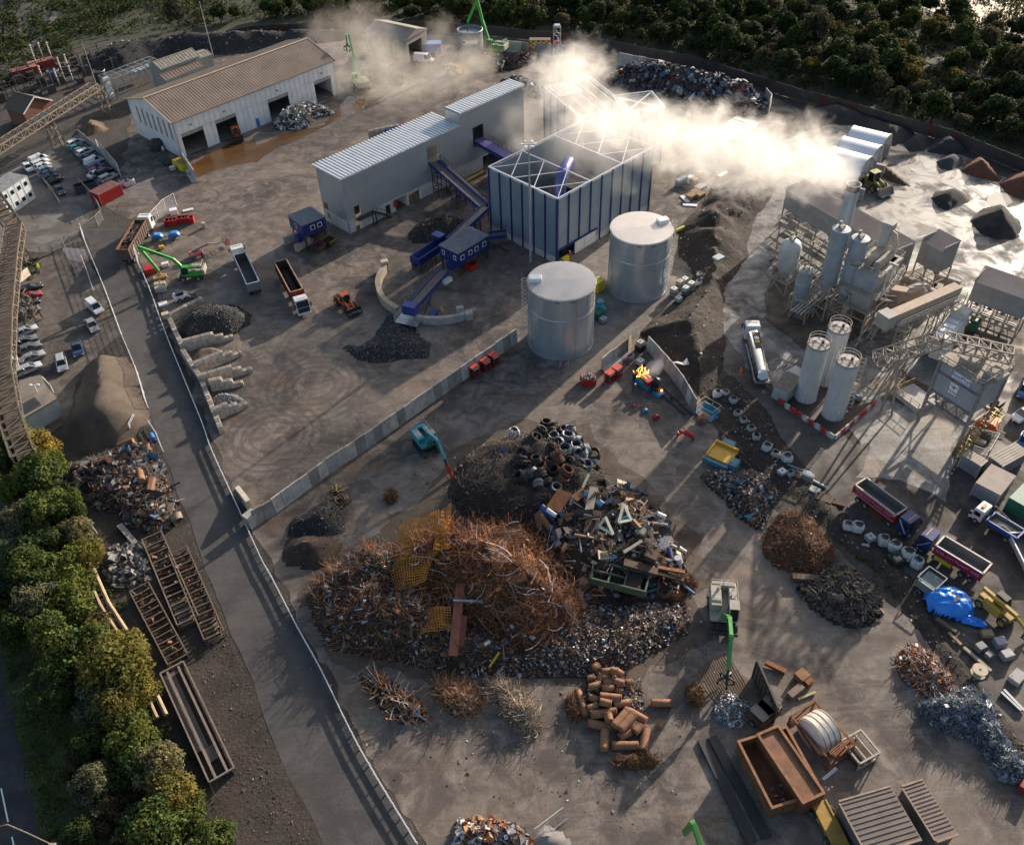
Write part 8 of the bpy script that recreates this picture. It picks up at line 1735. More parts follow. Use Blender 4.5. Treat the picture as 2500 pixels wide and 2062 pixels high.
def bag(label,t_,x,y,s=1.0,m=BAGW,fill=DARK,sd=0,z=0):
    t=at('bulk_bag',label,'bulk bag',t_,x,y,U(0,3),'white bulk bags',z);r=random.Random(sd);b=MB();n=14;lv=[(.42,0),(.52,.12),(.56,.5),(.53,.85),(.42,1.0),(.36,1.02)];sq=[1/(abs(cos(2*pi*k/n))**4+abs(sin(2*pi*k/n))**4)**.25*r.uniform(.92,1.1) for k in range(n)];lean=r.uniform(-.12,.12);vs=[(R_*s*sq[k]*cos(2*pi*k/n)*r.uniform(.94,1.05)+lean*z_*s,R_*s*sq[k]*sin(2*pi*k/n)*r.uniform(.94,1.05),z_*s*r.uniform(.88,1.08)) for R_,z_ in lv for k in range(n)]
    b.add(vs,[(i*n+k,i*n+(k+1) % n,(i+1)*n+(k+1) % n,(i+1)*n+k) for i in range(5) for k in range(n)]+[tuple(range(n-1,-1,-1))]);ob('sack',b,m,t,smooth=True)
    b=MB();b.lathe([(.34*s,.97*s),(.2*s,.90*s),(0,.86*s)],n=10);ob('filling',b,fill,t,smooth=True)
    b=MB()
    for k in range(4):a=pi/4+pi/2*k;p0=Vector((cos(a)*.44*s,sin(a)*.44*s,.95*s));b.tube([p0,p0*.9+Vector((0,0,.28*s)),Vector((cos(a+.5)*.42*s,sin(a+.5)*.42*s,.95*s))],.03*s,4)
    ob('loop',b,m,t)
BGS=[('B3',1675,1510,1.35,0,'white bulk bag at head of the line beside the tanker'),('B3',1745,1500,1.15,2,'greyer bulk bag right behind the head of the line'),('B3',1808,1560,1.25,1,'bulk bag stuffed with netting, next to the haul road'),('B3',1838,1665,1.15,1,'grey bulk bag fifth from the tanker end'),('C3',1885,40,1.1,1,'grey bulk bag just above the yellow press'),('C3',1950,110,1.1,1,'first of two grey bags beside the yellow press'),('C3',1990,175,1.15,1,'second grey bag beside the yellow press'),('C4',30,260,1.4,0,'white full bulk bag beyond the yellow press'),('C4',100,310,1.15,1,'grey bag between two whiter bags below the haul road'),('C4',190,350,1.5,0,'bright white bulk bag with tied top at edge of the haul road'),('C4',225,465,1.0,1,'sagging grey bag beside the square tote'),('C4',685,890,1.3,0,'left of two white bags under the upper tipper'),('C4',755,905,1.5,0,'right, taller of two white bags under the upper tipper'),('C4',970,1010,1.4,2,'pale bag between tote and the bag cluster'),('C4',1062,1060,1.5,0,'wide white bag left in cluster beside the lower tipper'),('C4',1155,1120,1.6,0,'tallest white bag in cluster beside the lower tipper'),('C4',1240,1190,1.5,0,'white bag marked with emblem next to the grey screen machine'),('B3',1530,615,1.1,0,'front open white bag beyond the totes'),('B3',1570,590,1.1,0,'middle open white bag beyond the totes'),('B3',1592,560,1.1,0,'rear right open white bag beyond the totes'),('B3',1535,545,1.0,0,'rear left open white bag beyond the totes'),('A1',990,1485,1.3,0,'left of three white bags beside the red container'),('A1',1022,1495,1.2,0,'middle of three white bags beside the red container'),('A1',1062,1480,1.4,0,'right of three white bags beside the red container'),('C2',1955,270,1.2,0,'small white bag beside the blue cylinder'),('C2',1950,430,1.4,0,'white bag below the blue cylinder'),('C3',52,150,1.5,0,'white bag at upper left of the coil heap')]
for i,(t_,x,y,s,k,lab) in enumerate(BGS):bag(lab,t_,x,y,s,(BAGW,BAGG,mat((.5,.48,.45),.8,0,.2,2,.4))[k],DARK if k != 1 else ASHBL,i)
def cage(label,t_,x,y,rz=.75,s=1.0):
    t=at('welding_set',label,'welding set',t_,x,y,rz,'red caged welding sets');b=MB()
    for x_ in (-.7,.7):
        for y_ in (-.6,.6):b.beam((x_,y_,0),(x_,y_,2.1),.1)
    for z in (.1,.9,2.0):b.rail([(-.7,-.6,z),(.7,-.6,z),(.7,.6,z),(-.7,.6,z),(-.7,-.6,z)],.05,.08,False,9)
    ob('frame',b,RED,t);b=MB();b.box(-.75,.75,-.65,.65,2.05,2.2);ob('roof',b,mat((.55,.07,.045),.5,0,.2,.8,.2),t);b=MB();b.box(-.6,.6,-.5,.5,.15,.85);b.box(-.6,.6,-.5,.5,1.0,1.7);ob('welder',b,BLACK,t);b=MB()
    for k in range(4):b.box(-.55+k*.3,-.35+k*.3,-.64,-.6,1.75,2.0)
    ob('label_strip',b,WHITEC,t)
for x,y,lab in ((1772,1340,'leftmost of three red cages against the diagonal wall'),(1860,1290,'middle of three red cages against the diagonal wall'),(1930,1245,'rightmost of three red cages against the diagonal wall')):cage(lab,'B2',x,y)
cage('left of two red cages by short concrete wall','B3',812,1385);cage('right of two red cages by short concrete wall','B3',872,1345)
t=at('red_skip','open red skip filled with grey scrap near the red cages','skip','B3',645,1400,.15);tub(t,-1.2,1.2,1.7,.2,1.4,RED,REDD,name='tub');b=MB()
for i in range(40):b.col=RND.choice(PAL_W);b.rbox((U(-1,1),U(-.7,.7),U(1.1,1.6)),(U(.2,.8),U(.1,.5),.1),rotm(RND))
ob('load',b,SCRAP,t)
for lab,t_,x,y,d in (('steel crate with red gas bottles at foot of nearer tank','B3',452,1270,(1.5,1.0)),('steel crate of red gas bottles behind the red cages','B3',975,1215,(1.3,1.0))):
    t=at('bottle_crate',lab,'crate',t_,x,y,.75);b=MB()
    for z in (.1,.6,1.1):b.rail([(-d[0]/2,-d[1]/2,z),(d[0]/2,-d[1]/2,z),(d[0]/2,d[1]/2,z),(-d[0]/2,d[1]/2,z),(-d[0]/2,-d[1]/2,z)],.05,.07,False,.6)
    ob('frame',b,GALV,t)
    for k in range(4):b=MB();b.cyl((-.45+k*.3,0,.1),(-.45+k*.3,0,1.25),.14,n=10);b.ball((-.45+k*.3,0,1.25),.14,8,4);ob('bottle',b,RED if k != 2 else BLUESKY,t,smooth=True)
c=G('B3',985,1130);t=thing('leaning_sheet','tall tan curved sheet leaning beside the short concrete wall','sheet',(c.x,c.y,0),.9);b=MB();b.add([(-.9,0,0),(.7,.2,.1),(.5,.5,2.6),(.1,.4,4.0),(-.8,.2,2.8),(-.9,-.1,0),(.7,.1,.1),(.5,.4,2.6),(.1,.3,4.0),(-.8,.1,2.8)],[(0,1,2,3,4),(9,8,7,6,5),(0,5,6,1),(1,6,7,2),(2,7,8,3),(3,8,9,4),(4,9,5,0)]);ob('sheet',b,mat((.55,.44,.28),.7),t)
for lab,t_,x,y,m,kind in (('large lime yellow box between the two round tanks','B3',725,650,YELL2,0),('teal bulbous plastic vessel between the tanks','B3',738,830,mat((.02,.30,.34),.35),1),('small green box in front of the teal vessel','B3',722,870,mat((.02,.14,.10),.5),2)):
    t=at('storage_vessel' if kind == 1 else 'storage_box',lab,'vessel' if kind == 1 else 'box',t_,x,y,.75)
    b=MB()
    if kind == 1:b.lathe([(.0,0),(.9,.1),(1.15,.8),(.9,1.5),(.5,1.8),(.5,2.3),(.7,2.35),(.7,2.6),(0,2.65)],n=20);ob('shell',b,m,t,smooth=True);b=MB();b.lathe([(1.16,.75),(1.22,.8),(1.16,.85)],n=20);ob('band',b,m,t)
    else:h=2.2 if kind == 0 else 1.5;b.box(-1,1,-.8,.8,0,h);ob('body',b,m,t,bevel=.06);b=MB();b.box(-1.06,1.06,-.86,.86,h,h+.1);ob('lid',b,m,t)
# burning machine and tools
t=at('burning_machine','blue and red machine being cut up with two brass rollers and flames on top','machine','B3',1120,1420,rtd('B3',(1050,1380),(1280,1560)));b=MB();b.box(-2.2,1.2,-1.1,1.1,.1,1.1);b.box(2.0,3.6,-.7,.7,.1,.6);ob('frame',b,mat((.03,.22,.36),.5,0,.3,1,.4),t);b=MB()
for y in (-.35,.35):b.cyl((-2.0,y,1.4),(.2,y,1.4),.36,n=16)
ob('roller',b,mat((.55,.30,.08),.35,.6),t,smooth=True);b=MB();b.box(.2,1.2,-1.2,.2,1.1,2.0);ob('red_cover',b,RED,t,bevel=.1);b=MB();b.ball((1.4,.5,1.6),.8,10,6,.12);b.box(1.2,2.6,-.5,.5,.6,1.2);ob('scrap_lump',b,BLACK,t);b=MB();b.box(-2.4,-2.0,-1.3,1.3,.4,1.9);ob('end_plate',b,DARK,t)
b=MB();r=random.Random(5)
for i in range(26):p=Vector((-2.0+r.uniform(-.6,.9),r.uniform(-1.1,1.2),1.6+r.uniform(-.3,.5)));l=r.uniform(.3,1.0);a=r.uniform(-.5,.5);b.add([p,p+Vector((.12,.05,0)),p+Vector((a*.5,a*.4,l))],[(0,1,2)])
fl=ob('flame',b,mat_emit('flame',(1.0,.32,.06),5.0),t)
b=MB();b.ball((2.9,.5,.75),.18,8,5);ob('glowing_lump',b,mat_emit('glow',(1,.2,.04),6),t)
for lab,x,y,m,d in (('small orange drum on yard near burning machine',1015,1580,ORANGE,(.5,.5,.5)),('blue hand pump lying near the burning machine',1105,1625,mat((.03,.25,.35),.4),(1.1,.6,.5)),('broken red casing lying farthest from the fire',1190,1675,RED,(1.2,.6,.6)),('red hose reel part beside the orange drum',1075,1590,RED,(1.3,.15,.15))):
    t=at('loose_part',lab,'machine part','B3',x,y,.5);b=MB();b.xprism([(-d[0]/2,0),(d[0]/2,0),(d[0]*.4,d[2]*.7),(0,d[2]),(-d[0]*.45,d[2]*.6)],-d[1]/2,d[1]/2);ob('body',b,m,t,bevel=.04)
for lab,x,y,ex,ey in (('dark steel rail lying behind the burning machine, nearer the wall',1250,1450,1470,1650),('dark steel rail lying behind burning machine, nearer the fire',1215,1480,1420,1660)):
    a,e=G('B3',x,y),G('B3',ex,ey);t=thing('steel_rail',lab,'rail',(a.x,a.y,.02),head(a,e));b=MB();b.box(0,(e-a).length,-.1,.1,0,.04);b.box(0,(e-a).length,-.03,.03,.04,.2);ob('rail',b,RUSTD,t)
t=at('red_mudguard','curved red mudguard lying on its own beside the concrete yard track','machine part','C3',1425,160,-.4);b=MB();b.tube([(-1.3,0,.1),(-1.0,0,.9),(-.2,0,1.2),(.7,0,.9),(1.3,.1,.1)],[.2,.45,.5,.42,.2],8);ob('shell',b,RED,t,smooth=True)
t=at('yellow_press','big yellow plate press with teal frame beside the row of bags','machine','C3',1710,330,rtd('C3',(1850,310),(1650,350)) if 0 else -.65);b=MB();b.box(-1.9,1.9,-1.6,1.8,1.0,1.3);b.box(-1.9,1.9,1.6,1.9,1.3,1.7);b.box(-1.95,-1.7,-1.6,1.8,1.3,1.55);ob('plate',b,mat((.62,.32,.02),.5,0,.12,.6,.25),t);b=MB();b.box(-2.1,2.1,-2.3,-1.7,.2,1.1);b.box(-1.6,1.6,-1.4,1.6,.2,1.0);b.box(1.9,3.2,-1.9,-.2,.2,1.7);b.box(-1.2,.8,2.2,3.4,.2,1.3);b.rail([(2,-1.8,1.7),(3.1,-1.8,1.7),(3.1,-.3,1.7)],.5,.08);ob('frame',b,mat((.06,.20,.26),.5,.1,.3,1,.4),t)
for i,(x,y,ex,ey) in enumerate(((1700,100,1830,190),(1760,180,1990,400),(1730,190,1960,420))):
    a,e=G('C3',x,y,.3),G('C3',ex,ey,.3);t=thing('rail_bar',('short','upper long','lower long')[i]+' rusty rail lying along the soil strip by yellow press','rail',(a.x,a.y,.25),head(a,e));b=MB();b.box(0,(e-a).length,-.12,.12,0,.05);b.box(0,(e-a).length,-.05,.05,.05,.22);ob('rail',b,RUSTD if i else RUST,t)
for lab,t_,x,y,m in (('rusty cable drum standing below the blue cage','B3',1565,1690,RUSTL),('round tan cable drum lid at edge of wire bales','D4',1735,340,TAN)):
    t=at('cable_drum',lab,'cable drum',t_,x,y);b=MB();b.lathe([(0,0),(.9,0),(.9,.12),(.5,.14),(.5,.8),(.9,.82),(.9,.94),(0,.94)],n=22);ob('drum',b,m,t);b=MB();b.cyl((0,0,.94),(0,0,.97),.15,n=10);ob('hub',b,DARK,t)
t=at('skip_cage','blue floored wire cage at end of the soil bank wall','cage','B3',1600,1650,.75+pi/2);b=MB();b.box(-1.6,1.6,-1.2,1.2,.05,.2);b.box(-1.6,1.6,-1.25,-1.15,.2,1.1);ob('base',b,mat((.02,.22,.36),.5),t);b=MB();b.rail([(-1.6,-1.2,.2),(1.6,-1.2,.2),(1.6,1.2,.2),(-1.6,1.2,.2),(-1.6,-1.2,.2)],2.0,.07);ob('frame',b,mat((.5,.45,.35),.6),t)
# items on the scrap mountain
def beamq(label,t_,a,e,za,ze,w,h,m,name='steel_beam',cat='beam',I=False,grp=None):
    if t_ == 'C3':za += 1.0;ze += 1.0
    p,r_=G(t_,*a,za),G(t_,*e,ze);t=thing(name,label,cat,(p.x,p.y,za),0,grp);d=r_-Vector((p.x,p.y,za));b=MB()
    if I:
        for s in (-1,1):b.beam(Vector((0,0,s*h/2)),d+Vector((0,0,s*h/2)),w,h*.16)
        b.beam((0,0,0),d,w*.2,h*.9)
    else:b.beam((0,0,0),d,w,h)
    ob('bar',b,m,t);return t
PALEB=mat((.58,.47,.33),.7,0,.15,.7,.25);PG=mat((.50,.52,.40),.7,0,.15,.8,.2);PUR=mat((.055,.038,.035),.8,.1,.3,.7,.3)
for args in (('broad cream steel box beam leaning on heavy scrap','C3',(690,560),(640,790),4.2,3.4,1.1,.5,PALEB),('second cream box beam lying to right of the black soil ball','C3',(1010,840),(1150,920),3.2,2.6,.9,.5,PALEB),('grey angled plank beside the white ringed drum','C3',(930,1080),(1075,990),3.2,3.4,.45,.3,mat((.36,.31,.25),.8)),('long dark purple brown plate lying on heavy scrap','C3',(700,740),(640,1020),3.6,3.2,1.9,.12,PUR),('shorter dark purple plate beneath the long one','C3',(620,880),(560,1040),3.0,2.6,1.9,.12,PUR),('rusty bent plate above the blue pump','C3',(460,590),(360,740),3.6,3.2,2.2,.2,RUST),('brown plate lying just right of the coil heap','C3',(620,580),(530,650),3.8,3.6,1.3,.15,RUSTL),('long rusty beam sticking out right of heap, upper','C3',(1200,1200),(1420,1240),2.2,1.4,.5,.4,RUST),('long rusty beam sticking out right of heap, lower','C3',(1180,1240),(1400,1300),2.0,1.0,.5,.4,RUSTD),('curved rust brown trough beside the green crate','C3',(930,1160),(1200,1240),3.0,2.2,1.1,.5,RUSTD),('red brown painted girder leaning out of front of heap','D2',(1660,-380),(1600,200),4.0,1.6,1.2,.5,mat((.30,.09,.05),.75,0,.3,.8,.3)),('narrow red girder beside the leaning girder','D2',(1690,-120),(1660,130),3.0,1.8,.8,.4,mat((.20,.05,.03),.8)),('silver grey bar lying across the red girders','C2',(1600,1465),(1840,1475),3.6,3.6,.28,.28,GALV),('yellow bar sticking up at front foot of the mountain','D2',(1970,170),(1890,290),1.8,1.0,.22,.22,YELLOW),('brown tank shell lying at right of the green crate top','C3',(1110,1090),(1200,1130),3.0,3.0,1.4,1.0,RUSTD)):beamq(*args)
def aframe(label,pts,z):
    z += 1.1;o=G('C3',*pts[0],z);o=Vector((o.x,o.y,z));t=thing('triangular_frame',label,'frame',o,0,'pale green triangular frames');b=MB();pp=[G('C3',*p,z+(.5 if i == 0 else 0))-o for i,p in enumerate(pts)]
    for i in range(3):b.beam(pp[i],pp[(i+1) % 3],.38,.22)
    ob('frame',b,PG,t)
aframe('pale green triangular steel frame, upper right of its twin',[(930,690),(990,820),(890,840)],3.8);aframe('pale green triangular steel frame, lower left of its twin',[(785,800),(845,935),(730,870)],3.6)
beamq('pale green flat bar leaning beside the coils','C3',(650,450),(600,560),3.4,3.0,.35,.15,PG)
loc,rz,L,W=boxq('C3',(690,1150),(655,1290),(1100,1400),2.9);t=thing('open_steel_crate','long open green steel crate with cross bars half filled with scrap','crate',loc+Vector((0,0,1.9)),rz)
ok_=tub(t,0,L,0.01,0,.01,GREENC,GREENC) if 0 else None;b=MB();gm=mat((.075,.11,.075),.7,.1,.3,.8,.4);Wq=max(W,2.6)
for y in (0,Wq):b.box(0,L,y-.1,y+.1,0,1.3)
for x in (0,L*.33,L*.62,L):b.box(x-.1,x+.1,0,Wq,.2,1.25)
b.box(0,L*.62,Wq*.5-.08,Wq*.5+.08,.9,1.2);ob('frame',b,gm,t);b=MB();b.box(.1,L-.1,.1,Wq-.1,.05,.3);b.box(L*.64,L*.9,.2,Wq-.2,.3,1.1);ob('filling',b,SCRAPM,t)
def cylq(name,label,cat,t_,a,e,za,ze,r_,m,hollow=False):
    p,w_=G(t_,*a,za),G(t_,*e,ze);o=Vector((p.x,p.y,za));t=thing(name,label,cat,o);d=w_-o;b=MB();b.tube([(0,0,0),d],r_,18,not hollow)
    if hollow:b.tube([d,(0,0,0)],r_*.85,18,False)
    ob('shell',b,m,t,smooth=True);b=MB();b.tube([d*.04,d*.08],r_*1.05,18,False);b.tube([d*.92,d*.96],r_*1.05,18,False);ob('hoop',b,m,t);return t
cylq('blue_cylinder','upright blue gas cylinder shell beside the coils','cylinder','C2',(2010,250),(2005,410),3.0,1.2,.62,mat((.02,.16,.42),.4,.1,.2,.8,.25))
cylq('rusty_pipe','long brown pipe leaning between rebar heap and heavy scrap','pipe','C3',(260,780),(420,1010),3.6,1.8,.42,RUSTL)
cylq('pump','blue pump with white cylinder lying below rusty plate','pump','C3',(270,710),(420,860),3.6,2.6,.45,mat((.03,.10,.36),.5));cylq('white_cylinder','small white cylinder strapped to the blue pump','cylinder','C3',(315,735),(385,785),4.2,4.0,.32,WHITEC)
cylq('ringed_drum','open drum with white ringed rim in middle of heavy scrap','drum','C3',(905,1060),(880,1000),2.4,3.8,.95,mat((.46,.42,.36),.6),True)
cylq('flanged_vessel','grey vessel with blue mouth near right edge of heavy scrap','vessel','C3',(1280,880),(1287,835),1.6,2.8,.55,mat((.28,.30,.36),.5,.3),True);cylq('white_roller','white roller lying at upper right of heavy scrap','roller','C3',(1200,770),(1265,800),2.2,2.0,.4,WHITEC)
cylq('blue_pump','small blue machine low on right of heavy scrap','machine','C3',(1290,1050),(1310,1130),2.2,1.6,.38,mat((.05,.09,.30),.5));cylq('white_keg','dirty white keg at right foot of heavy scrap','keg','C3',(1375,1160),(1365,1120),1.0,2.0,.5,WHITE)
for lab,x,y,z in (('jumble of sky blue and yellow brackets on heavy scrap','740 1000','C3',3.2),('second jumble of blue and yellow valves nearer the crate','800 1110','C3',3.0)):
    xx,yy=x.split();t=at('valve_cluster',lab,'machine part',y,float(xx),float(yy),.3,None,z);b=MB();c=MB();r=random.Random(len(lab))
    for i in range(16):(b if i % 3 else c).rbox((r.uniform(-1.2,1.2),r.uniform(-1,1),r.uniform(-.2,.7)),(r.uniform(.3,1.1),r.uniform(.2,.4),r.uniform(.2,.5)),rotm(r))
    ob('bracket',b,mat((.10,.26,.42),.5,0,.3,1,.3),t);ob('flange',c,YELLOW,t)
hp=Heap('turnings_ball','black brown ball of matted turnings in the heavy scrap',[G('C3',950,940)+Vector((cos(k*.7)*2.4,sin(k*.7)*2.2,0)) for k in range(9)],5.2,mat_soil('turnings',(.02,.016,.013),(.07,.05,.035),2,1,6),2.4,.1,5,.3);debris(hp,250,BRD+[(.2,.18,.16)],.08,.25,9)
for lab,t_,a,e,zz,rr,m in (('orange brown boiler tube standing in roadside scrap','C1',(1115,400),(1140,510),2.4,.55,RUSTL),('rust tank lying at top of roadside scrap','C1',(950,225),(1070,180),1.2,.45,RUSTL),('tan tank standing at upper right of roadside scrap','C1',(1165,250),(1160,200),1.6,.75,mat((.34,.22,.14),.8)),('white gas bottle amid wire in roadside scrap','C1',(880,590),(875,530),1.4,.3,WHITEC),('striped white bottle at left of roadside scrap','C1',(630,510),(600,430),1.3,.34,mat((.55,.42,.33),.6)),('woven drum standing at road edge of scrap','C1',(1425,820),(1405,770),.9,.85,mat((.30,.23,.17),.85))):cylq('old_vessel',lab,'vessel',t_,a,e,zz*.4,zz,rr,m,rr > .7)
for lab,t_,a,e,w_,m in (('blue barrel at top corner of roadside scrap','C1',(1215,130),(1235,170),.36,BLUESKY),('navy barrel just below the blue barrel','C1',(1235,160),(1240,190),.34,PNAVY)):cylq('barrel',lab,'barrel',t_,a,e,.5,.9,w_,m)
beamq('grey steel girder lying below roadside scrap','C1',(960,860),(1090,1010),.5,.4,.8,.35,mat((.26,.24,.22),.8));beamq('tan plank sheet leaning at road edge of scrap','C1',(1380,680),(1340,810),1.2,.6,.9,.15,WOOD)
# rusty trough frames
def trough(label,pts,w_,rungs,m,tilt=0,plate=0,roll_=True,h=1.3):
    a,e=pts;t=thing('roller_bed',label,'frame',(a.x,a.y,.02),head(a,e),'rusty conveyor frames laid beside the road');L=(e-a).length;b=MB()
    for y in (-w_/2,w_/2):
        for z in (.15,h):b.beam((0,y,z),(L,y,z),.16,.2)
        for i in range(rungs+1):b.beam((L*i/rungs,y,.1),(L*i/rungs,y,h),.12);
        for i in range(rungs):b.beam((L*i/rungs,y,.15 if i % 2 else h),(L*(i+1)/rungs,y,h if i % 2 else .15),.08)
    for i in range(rungs+1):b.beam((L*i/rungs,-w_/2,h),(L*i/rungs,w_/2,h),.12);b.beam((L*i/rungs,-w_/2,.2),(L*i/rungs,w_/2,.2),.12)
    ob('frame',b,m,t);b=MB();r=random.Random(len(label))
    if roll_:
        for i in range(rungs*2):x=L*(i+.5)/(rungs*2);b.tube([(x,-w_*.42,h*.75),(x,-w_*.15,h*.55),(x,w_*.15,h*.55),(x,w_*.42,h*.75)],.14,7)
        ob('roller',b,RUSTD,t)
    b=MB()
    for i in range(26):x=r.uniform(0,L);b.col=r.choice(BRD+[(.25,.22,.19)]);b.rbox((x,r.uniform(-w_*.4,w_*.4),r.uniform(.2,h)),(r.uniform(.3,1.1),r.uniform(.08,.5),.1),rotm(r))
    ob('debris',b,SCRAP,t)
    if plate:b=MB();b.box(L*(1-plate),L,-w_*.4,w_*.4,.5,.6);ob('plate',b,mat((.22,.17,.12),.85),t)
FM=mat((.17,.13,.095),.85,.1,.35,.8,.4)
trough('longest rusty roller frame, nearest edge of the road',(G('C1',1450,1110),G('D1',1740,80)),2.6,12,FM,plate=.2)
trough('middle rusty roller frame with brown deck at its lower end',(G('C1',1240,990),G('C1',1530,1670)),2.8,10,mat((.20,.15,.11),.85,.1,.35,.8,.4),plate=.28)
trough('left rusty frame of mangled bars beside the rubble',(G('C1',1140,1400),G('D1',1450,270)),2.6,12,FM)
a,e=G('D1',1400,330),G('D1',1800,1190);t=thing('steel_trough','long empty steel trough on the ground below rusty frames','trough',(a.x,a.y,.02),head(a,e));L=(e-a).length;b=MB()
for y in (-1.5,1.5):b.beam((0,y,1.1),(L,y,1.1),.18);b.box(0,L,y-.04,y+.04,.1,.9)
for y in (-.7,.7):b.beam((0,y,.9),(L,y,.9),.28,.34)
for i in range(9):b.beam((L*i/8,-1.5,.1),(L*i/8,-1.5,1.1),.1);b.beam((L*i/8,1.5,.1),(L*i/8,1.5,1.1),.1)
b.beam((0,-1.5,1.1),(0,1.5,1.1),.2);b.beam((L,-1.5,1.1),(L,1.5,1.1),.2);ob('frame',b,mat((.24,.20,.17),.8,.15,.3,.6,.4),t);b=MB();b.add([(0,-1.4,.2),(L*.72,-1.4,.2),(L*.72,0,.12),(0,0,.12)],[(0,1,2,3)]);b.box(L*.72,L*.84,-.65,.65,.2,.3);ob('floor_plate',b,mat((.20,.165,.135),.85,0,.3,.5,.4),t)
# ------------------------------------------------------------------ near right corner: skips, tank, ribbed roofs
def bigskip(label,t_,A,B,C,h,m,inn,cover=0):
    loc,rz,L,W=boxq(t_,A,B,C,h);t=thing('roll_off_skip',label,'skip',loc,rz);o=bpy.data.objects.new('tub_base',None)
    bpy.data.objects.remove(o);b=MB();b.box(0,L,0,.14,.2,h);b.box(0,L,W-.14,W,.2,h);b.box(0,.14,.14,W-.14,.2,h);b.box(L-.14,L,.14,W-.14,.2,h)
    for i in range(9):
        for y in (-.08,W):b.box(L*i/8-.06+(.06 if i == 0 else 0)-(.06 if i == 8 else 0),L*i/8+.06,y,y+.08,.2,h)
    ob('side_panel',b,m,t);b=MB();b.box(-.12,L+.12,-.14,.16,h,h+.14);b.box(-.12,L+.12,W-.16,W+.14,h,h+.14);b.box(-.14,.16,.16,W-.16,h,h+.14);b.box(L-.16,L+.14,.16,W-.16,h,h+.14);ob('rim',b,RUSTL,t);b=MB();b.box(.14,L-.14,.14,W-.14,.25,h*(.95 if cover else .35));ob('cover' if cover else 'floor',b,inn,t);return t
bigskip('broad open rusty container seen from above with white scraps inside','D3',(1810,900),(2105+15,1420),(2105+420,1290),2.6,mat((.19,.085,.04),.8,.1,.4,.8,.45),mat((.16,.062,.024),.8,.1,.5,.7,.5))
sk_=[o for o in bpy.data.objects if o.name.startswith('roll_off_skip')][0];b=MB();r=random.Random(9)
for i in range(70):b.col=r.choice(PAL_W+BRD);b.rbox((r.uniform(.4,8),r.uniform(.4,3),1.0),(r.uniform(.05,.5),r.uniform(.05,.25),.08),rotm(r))
ob('scrap_bits',b,SCRAP,sk_)['kind']='stuff'
bigskip('long rust orange covered container right beside the open one','D4',(40,800),(330,1380),(500,1300),3.2,mat((.20,.085,.04),.8,.1),mat((.22,.10,.052),.8,.05,.4,.8,.5),1)
loc,rz,L,W=boxq('D4',(330,640),(540,1060),(735,930),1.6);t=thing('frame_tank','white tank lying in a rusty open frame beside rust containers','tank',loc,rz);Wt_=W;b=MB()
for y in (0,W):b.beam((0,y,.2),(L,y,.2),.2);b.beam((0,y,2.2),(L,y,2.2),.2);b.beam((0,y,.2),(L,y,2.2),.14)
for x in (0,L):
    for y in (0,W):b.beam((x,y,0),(x,y,2.3),.22)
    b.beam((x,0,2.2),(x,W,2.2),.2);b.beam((x,0,.2),(x,W,2.2),.14)
for k in range(5):b.tube([(.3+U(0,1),-.2+k*.22,2.35+U(0,.2)),(L-U(.2,1.5),.1+k*.2,2.35+U(0,.2))],.1,6)
ob('frame',b,RUST,t);b=MB();b.tube([(.2,W*.55,1.3),(.6,W*.55,1.3),(L-.6,W*.55,1.3),(L-.2,W*.55,1.3)],[W*.22,W*.36,W*.36,W*.22],24);tk_=ob('barrel',b,mat((.66,.62,.55),.5,.1,.15,.5,.35),t,smooth=True);b=MB()
for k in range(1,5):x=L*k/5;b.tube([(x-.05,W*.55,1.3),(x+.05,W*.55,1.3)],W*.365,24,False)
ob('strap',b,RUST,tk_)
loc,rz,L,W=boxq('D4',(705,840),(790,1060),(950,970),1.8);t=thing('frame_box','small grey open steel frame box in front of the framed tank','frame',loc,rz);b=MB()
for y in (0,W):b.box(0,L,y-.08,y+.08,.1,.4);b.box(0,L,y-.1,y+.1,1.5,1.8)
for k in range(4):b.box(L*k/3-.1,L*k/3+.1,0,W,1.45,1.75);b.beam((L*k/3,0,.1),(L*k/3,0,1.6),.14);b.beam((L*k/3,W,.1),(L*k/3,W,1.6),.14)
ob('frame',b,mat((.40,.36,.31),.7),t);b=MB();b.box(.2,L-.2,.2,W-.2,.1,.8);ob('contents',b,RUSTD,t)
def ribroof(label,t_,A,B,C,h,m,wm,step):
    loc,rz,L,W=boxq(t_,A,B,C,h);t=thing('ribbed_roof_unit',label,'container',loc,rz);b=MB();b.box(0,L,0,W,0,h);ob('wall',b,wm,t);b=MB();b.box(-.15,L+.15,-.15,W+.15,h,h+.1)
    for i in range(int(L/step)):b.beam((i*step+.2,-.1,h+.13),(i*step+.2,W+.1,h+.13),step*.4,.09)
    ob('roof',b,m,t);b=MB();b.beam((-.18,-.1,h+.1),(-.18,W+.1,h+.1),.2);b.beam((L+.18,-.1,h+.1),(L+.18,W+.1,h+.1),.2);b.beam((0,-.18,h+.1),(L,-.18,h+.1),.16);ob('edge_trim',b,mat((.30,.22,.16),.7),t)
ribroof('large ribbed roof unit in the near corner','D4',(980,1175),(630,1380),(850,1790),3.0,mat((.17,.14,.12),.75,.1,.2,.5,.35),mat((.10,.12,.13),.7),.55)
ribroof('smaller brown ribbed roof unit right of the large one','D4',(1270,1180),(1135,1260),(1400,1680),2.6,mat((.22,.165,.14),.75,.1,.2,.5,.35),mat((.12,.10,.09),.7),.42)
b=MB();a,e=G('D4',440,1400),G('D4',640,1800);t=thing('yellow_chassis','dark yellow stained chassis between rust container and ribbed roof','chassis',(a.x,a.y,0),head(a,e));b.box(0,9,-.7,.7,.8,1.1);b.box(0,9,-.9,-.7,.6,1.2);b.box(0,9,.7,.9,.6,1.2);ob('frame',b,YELLD,t)
